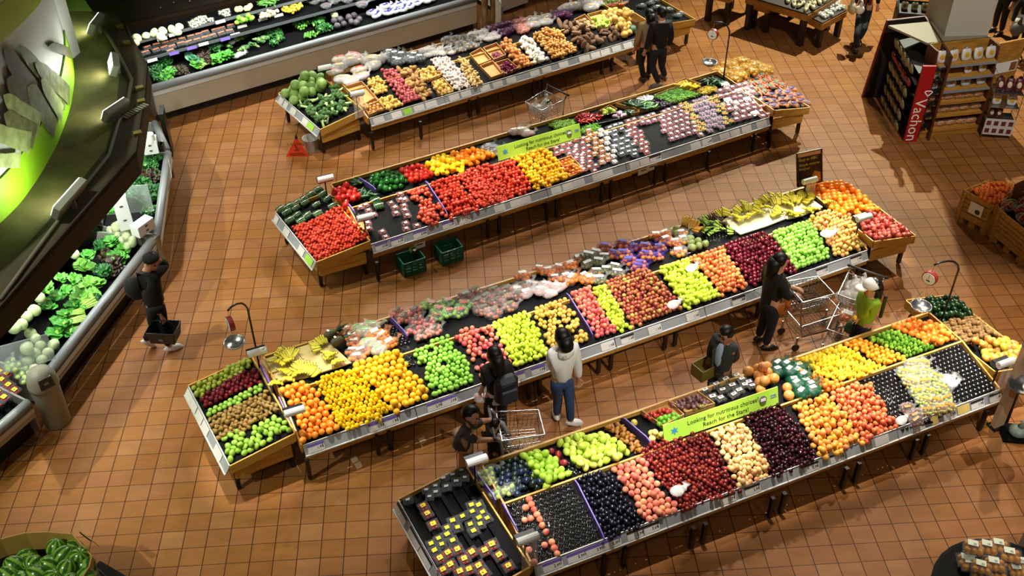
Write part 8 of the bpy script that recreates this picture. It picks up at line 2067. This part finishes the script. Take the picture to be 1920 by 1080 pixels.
RBOX=pouch('snack_packet',mat('snack_crimson','#8a1c30',.4,noise=.2),mat('label_pink','#c88a98',.5),w=.1,h=.14)
def row(proto,pl,xs,label,group,d=.12,h=.0,rot0=0.0,scale=1.0,uu=None):
 for s in xs:
  p=pl.at(s,d,h);R=Matrix((pl.u,Vector((-pl.u.y,pl.u.x,0))if Vector((-pl.u.y,pl.u.x,0)).dot(pl.v)>0 else Vector((pl.u.y,-pl.u.x,0)),Vector((0,0,1)))).transposed()
  if R.determinant()<0:R=R@Matrix.Diagonal((-1,1,1))
  M=Matrix.Translation(p)@(R@Matrix.Rotation(RND.uniform(-.2,.2)+rot0,3,'Z')@Matrix.Rotation(-.25,3,'X')*scale).to_4x4()
  if not PUT.get(proto.name):proto.matrix_world=M;PUT[proto.name]=True;tag(proto,label,None,group)
  else:copy_tree(proto,M,label,group)
L5=[wl_*f for f in(.1,.3,.5,.7,.9)]
row(TORT,SHELVES[5],L5,'round white bread packet on the top shelf of the bakery unit','bread packets on the top shelf',scale=1.15)
row(TORT,SHELVES[4],[wl_*f for f in(.08,.6,.84)],'white bread packet on the half-empty second shelf','bread packets on the second shelf',scale=1.0)
row(BLUEP,SHELVES[3],[wl_*f for f in(.12,.37,.62,.88)],'pale blue bread packet on the third shelf','pale blue bread packets',scale=1.25)
for k,lab in((2,'fourth'),(1,'fifth'),(0,'lowest')):
 row(ROLLS,SHELVES[k],[wl_*f for f in(.08,.24,.40,.56,.72,.9)],f'clear packet of rolls on the {lab} bakery shelf',f'roll packets on the {lab} shelf',scale=1.0)
for k in range(6):
 pr,lab=[(CHIP,'olive snack packet'),(CHIP,'olive snack packet'),(CHIP,'olive snack packet'),(CHIP,'olive snack packet'),(RBOX,'crimson packet'),(CHIP,'olive snack packet')][k]
 nn_=5 if pr is CHIP else 8
 row(pr,SIDE[k],[ls*.72*(i+.5)/nn_ for i in range(nn_)],f'{lab} on the {["lowest", "second lowest", "third lowest", "fourth lowest", "second highest", "highest"][k]} dark side shelf of the bakery unit',f'packets on the {["lowest", "second lowest", "third lowest", "fourth lowest", "second highest", "highest"][k]} side shelf',scale=1.0)
g0=W(1838,258,0);g1=W(1892,262,0);ur=(g1-g0).normalized();nr2=Vector((-ur.y,ur.x,0));wr_=(g1-g0).length;hr_=zat(1895,140,g1)
t=thing('wire_rack','wire rack of coffee packets at the end of the bakery unit','rack',(g0+g1)/2,math.atan2(ur.y,ur.x))
mb=MB()
for s in(0,wr_):
 for d in(0,.35):mb.tube([g0+ur*s+nr2*d,g0+ur*s+nr2*d+Vector((0,0,hr_))],.008,6)
for k in range(9):
 z_=hr_*(k+1)/9
 for s in(0,wr_):mb.tube([g0+ur*s+Vector((0,0,z_)),g0+ur*s+nr2*.35+Vector((0,0,z_))],.004,4)
mb.build('wire_frame',CHROME,t)
RK=[]
for k in range(4):
 z_=.10+k*(hr_-.45)/3
 mb=MB();mb.slab([g0+Vector((0,0,z_)),g1+Vector((0,0,z_)),g1+nr2*.34+Vector((0,0,z_)),g0+nr2*.34+Vector((0,0,z_))],(0,0,1),.015);mb.build('shelf',METAL,t)
 RK.append(Plane(g0+Vector((0,0,z_)),ur,nr2))
mb=MB();mb.bar(g0+Vector((0,0,.26))-nr2*.01,g1+Vector((0,0,.26))-nr2*.01,.01,.34);fp=mb.build('front_card',mat('card_pale','#cfcac4',.5),t)
for i in range(8):
 mb=MB();c_=g0+ur*wr_*((i%4)+.5)/4-nr2*.018+Vector((0,0,.18+.16*(i//4)));mb.box(c_,(.08,.004,.09),Matrix((ur,nr2,Vector((0,0,1)))).transposed());mb.build('picture',mat('coffee_picture','#6a2c2c',.5,noise=.5,nscale=30),fp)
row(COFF,RK[3],[wr_*f for f in(.2,.5,.82)],'maroon coffee packet on the top of the wire rack','coffee packets on the rack top',scale=1.2)
row(TORT,RK[2],[wr_*f for f in(.25,.75)],'pale packet in the middle of the wire rack','pale packets on the rack',scale=1.0)
row(COFF,RK[1],[wr_*f for f in(.2,.45)],'coffee packet on the lower shelf of the wire rack','coffee packets on the lower rack',scale=1.0)
g=W(1728,30,0)
c0_,c1_=W(1686,24,1.1),W(1762,30,1.1);uj=(c1_-c0_).normalized();nj=Vector((-uj.y,uj.x,0))
t=thing('jar_shelf','dark sloping shelf of packets behind the pale pillar','shelving',(c0_+c1_)/2*Vector((1,1,0))if False else Vector(((c0_.x+c1_.x)/2,(c0_.y+c1_.y)/2,0)))
pj_=[]
for k in range(2):
 o=nj*(.42*k)+Vector((0,0,.32*k))
 mb=MB();mb.slab([c0_+o,c1_+o,c1_+o+nj*.4+Vector((0,0,.12)),c0_+o+nj*.4+Vector((0,0,.12))],(0,0,1),.03);mb.build('shelf',DARKP,t);pj_.append(Plane(c0_+o,uj,nj*.4+Vector((0,0,.12))))
mb=MB();mb.bar(c0_+Vector((0,0,-.55))+nj*.4,c1_+Vector((0,0,-.55))+nj*.4,.5,1.1);mb.build('base',DARKP,t)
for k in range(2):row(CHIP,pj_[k],[.1+.2*i for i in range(5)],'golden packet on the sloping shelf behind the pillar, %s row'%('upper' if k else 'lower'),'packets behind the pillar %s'%('upper' if k else 'lower'),scale=.8)
TBL=wood_mat('table_wood','#8a5a20','#b07a34',.45);DLEG=mat('dark_leg','#1c1410',.5)
def table(near,left,right,z,feet,label,th=.14):
 p,l,r_=W(*near,z),W(*left,z),W(*right,z);q=l+r_-p
 cen_=(p+q)/2;t=thing('bread_table',label,'table',(cen_.x,cen_.y,0))
 mb=MB();mb.slab([p,r_,q,l],(0,0,1),.03);mb.build('table_top',mat('table_dark','#2a1c14',.5),t)
 for e,h_ in(((p,r_),0),((r_,q),0),((q,l),0),((l,p),0)):
  mb=MB();mb.bar(e[0]-Vector((0,0,th/2+.03)),e[1]-Vector((0,0,th/2+.03)),.03,th);mb.build('apron',TBL,t)
 for c_ in(p,r_,q,l):
  k_=c_+(cen_-c_).normalized()*.12
  mb=MB();mb.box(Vector((k_.x,k_.y,(z-.06)/2)),(.11,.11,z-.06),Matrix.Rotation(.6,3,'Z'));mb.build('leg',DLEG,t)
 return Plane(p,(r_-p),(l-p))
T1p=table((1515,26),(1400,-8),(1572,-8),.80,[],'large bread table at the top edge of the floor')
T2p=table((1542,43),(1500,22),(1588,18),.62,[],'smaller low table in front of the large bread table')
T3p=table((1440,12),(1410,2),(1500,-20),.66,[],'low table partly hidden by the large bread table')
T4p=table((1368,-8),(1325,-18),(1420,-36),.75,[],'table of which only the dark legs reach into view')
LOAF=pouch('bread_loaf',mat('crust_cream','#c8b890',.5,noise=.4,nscale=16),mat('crust_label','#8a7044',.5),w=.3,h=.08,d=.1,cat='bread')
put(LOAF,zz('T1',[(400,10),(470,20),(540,30),(600,60),(520,60),(580,90),(650,40),(700,20),(460,50),(760,0),(640,75)]),T1p,'wrapped loaf on the large bread table','loaves on the large table',h=.01,turn=.5)
PASTRY=pack_proto('pastry_box','pastry',mat('icing_white','#d8d4c8',.5,noise=.3,nscale=20),.03,w=.18,d=.15,seed=77,n=8,lab=None,h=.07)
put(PASTRY,zz('T1',[(700,110),(760,90),(820,70),(880,50),(930,80),(730,150),(790,130),(850,110),(900,90),(760,170),(820,150),(880,30)]),T2p,'small white pastry box on the smaller low table','pastry boxes',h=.005)
g0,g1=W(940,30,0),W(990,12,0);mb=MB();uc=(g1-g0).normalized();nc_=Vector((-uc.y,uc.x,0))
t=thing('white_counter','white counter end beyond the far case','counter',(g0+g1)/2,math.atan2(uc.y,uc.x))
mb.bar(g0+nc_*.5+Vector((0,0,.55)),g1+nc_*.5+Vector((0,0,.55)),1.0,.9);mb.build('body',WHITE,t)
mb=MB();mb.bar(g0+nc_*.55+Vector((0,0,.05)),g1+nc_*.55+Vector((0,0,.05)),.9,.1);mb.build('plinth',BLK,t)
def crate(top,zt,label,notice=False,depth=None):
 P4=[W(*q,zt)for q in top];cen_=sum(P4,Vector())/4
 t=thing('wooden_crate',label,'crate',(cen_.x,cen_.y,0))
 CW=wood_mat('crate_wood','#a0722c','#c8964a',.5)
 for i in range(4):
  p,q=P4[i],P4[(i+1)%4];s=(cen_-(p+q)/2);s.z=0;s=s.normalized()*.03
  d=(q-p).normalized();ln=(q-p).length
  mb=MB()
  for k in range(5):
   z_=.16+(zt-.20)*(k+.5)/5;mb.bar(Vector((p.x,p.y,z_))+d*.02,Vector((q.x,q.y,z_))-d*.02,.02,(zt-.2)/5-.015)
  mb.build('slatted_side',CW,t)
  o=-s.normalized()*.014
  mb=MB();mb.bar(Vector((p.x,p.y,zt-.05))+o,Vector((q.x,q.y,zt-.05))+o,.02,.10);mb.bar(Vector((p.x,p.y,.18))+o,Vector((q.x,q.y,.18))+o,.02,.12)
  for e in(.04,ln-.04):mb.bar(Vector((p.x,p.y,.0))+d*e+o,Vector((p.x,p.y,zt-.02))+d*e+o,.09,.022,up=(d.x,d.y,0))
  mb.build('outer_frame',CW,t)
 mb=MB();mb.slab([Vector((p.x,p.y,zt-.16))for p in P4],(0,0,1),.02);mb.build('inner_floor',BLACK,t)
 mb=MB()
 for i in range(3):
  f_=.1+.4*i;mb.bar(P4[0].lerp(P4[1],f_)*Vector((1,1,0))if False else Vector((P4[0].lerp(P4[1],f_).x,P4[0].lerp(P4[1],f_).y,.05)),Vector((P4[3].lerp(P4[2],f_).x,P4[3].lerp(P4[2],f_).y,.05)),.12,.1)
 mb.build('pallet_runner',CW,t)
 return t,P4
tz=.62
t,P4=crate([(1810,357),(1866,384),(1899,360),(1856,338)],tz,'wooden crate of orange tangerines with a small notice')
pcr=Plane(Vector((0,0,tz-.15)),(1,0,0),(0,1,0))
heap('tangerine','px',[(1818,356),(1850,342),(1880,343),(1903,345),(1896,362),(1880,382),(1866,386),(1840,372)],pcr,'orange tangerine in the wooden crate',p2=.6,h0=.06,layers=2)
p,q=P4[0],P4[1];d=(q-p).normalized();o=Vector((d.y,-d.x,0));o=o if o.dot(CAM_P-p)>0 else-o
mb=MB();c_=p.lerp(q,.52)+o*.04-Vector((0,0,.22));Rn=Matrix((d,Vector((0,0,1)),o)).transposed();mb.box(c_,(.24,.22,.006),Rn);nb=mb.build('notice',LABELW,t)
mb=MB();mb.ball(c_+o*.004+d*.04-Vector((0,0,.04)),(.05,.05,.004),10,5,Rn);mb.build('notice_picture',mat('notice_dark','#3a3424',.5),nb)
t,P4=crate([(1876,392),(1937,441),(1985,404),(1917,368)],tz,'second wooden crate, holding punnets of dark fruit')
pcr2=Plane(Vector((0,0,tz-.13)),(1,0,0),(0,1,0))
def punnet(label):
 t=thing('fruit_punnet',label,'fruit basket',(0,0,0))
 lumps(12,.03,(.09,.07,.04),81).build('contents',fruit_mat('skin_punnet',['#7a1c14','#a83020','#b84a2c'],.3),t,smooth=True)
 mb=MB();mb.lathe([(.10,0),(.13,.07),(.135,.07),(.10,.005)],14,caps=False);mb.build('basket',mat('punnet_pale','#9a8a74',.6),t)
 mb=MB();mb.tube([(.13*math.cos(a_),0,.07+.11*math.sin(a_))for a_ in[k*PI/8 for k in range(9)]],.006,5);mb.build('handle',mat('punnet_handle','#c8b894',.6),t)
 return t
PUN=punnet('')
put(PUN,[(1889,390),(1906,376),(1914,400),(1922,385),(1900,372),(1920,415)],pcr2,'round handled basket of dark red fruit in the second crate','handled fruit baskets',h=.05,scale=(1.0,1.1))
t,P4=None,None
g=W(1912,372,.62);mb=MB();mb.box(g+Vector((0,.05,.12)),(.36,.03,.34),Matrix.Rotation(.5,3,'Z')@Matrix.Rotation(-.2,3,'X'));fr=mb.here('chalk_board',DWOOD,'small framed chalkboard standing on the second crate','sign')
def slope_spots(S,step,power,ramp=(1,1),d=.62,cone=12.5,ends=(0,0)):
 n=max(2,round((S.len+ends[0]+ends[1])/step))
 for i in range(n):
  f=(i+.5)/n;s=-ends[0]+(S.len+ends[0]+ends[1])*f
  p=S.pt(s,d+.9,9.2);q=S.pt(s,d,.7)
  spot('slope_spot',p,q,power*(ramp[0]+(ramp[1]-ramp[0])*f),cone,WHT,.05,1.0)
slope_spots(ST3,1.0,5600,(.75,1.2),ends=(1.0,.9))
slope_spots(ST4,1.0,5200,(.7,1.45),ends=(.9,.9))
slope_spots(ST2,1.0,5200,(.9,1.0),ends=(.9,.9))
slope_spots(ST1,1.0,5000,(.8,1.1),ends=(.9,.4))
spot('aisle_spot',(5.2,4.5,9.4),(1.9,10.2,.9),2400,22,WHT,.05,.7)
spot('aisle_spot',(8.5,6.0,9.4),(5.2,11.5,.9),1800,22,WHT,.05,.7)
spot('aisle_spot',(2.5,12.5,9.6),(4.4,19.6,.9),1300,20,WHT,.05,.7)
spot('aisle_spot',(4.5,2.0,9.8),(7.3,7.3,.9),1400,22,WHT,.05,.7)
spot('aisle_spot',(5.0,5.5,9.8),(7.6,9.9,.6),1500,16,WHT,.05,.8)
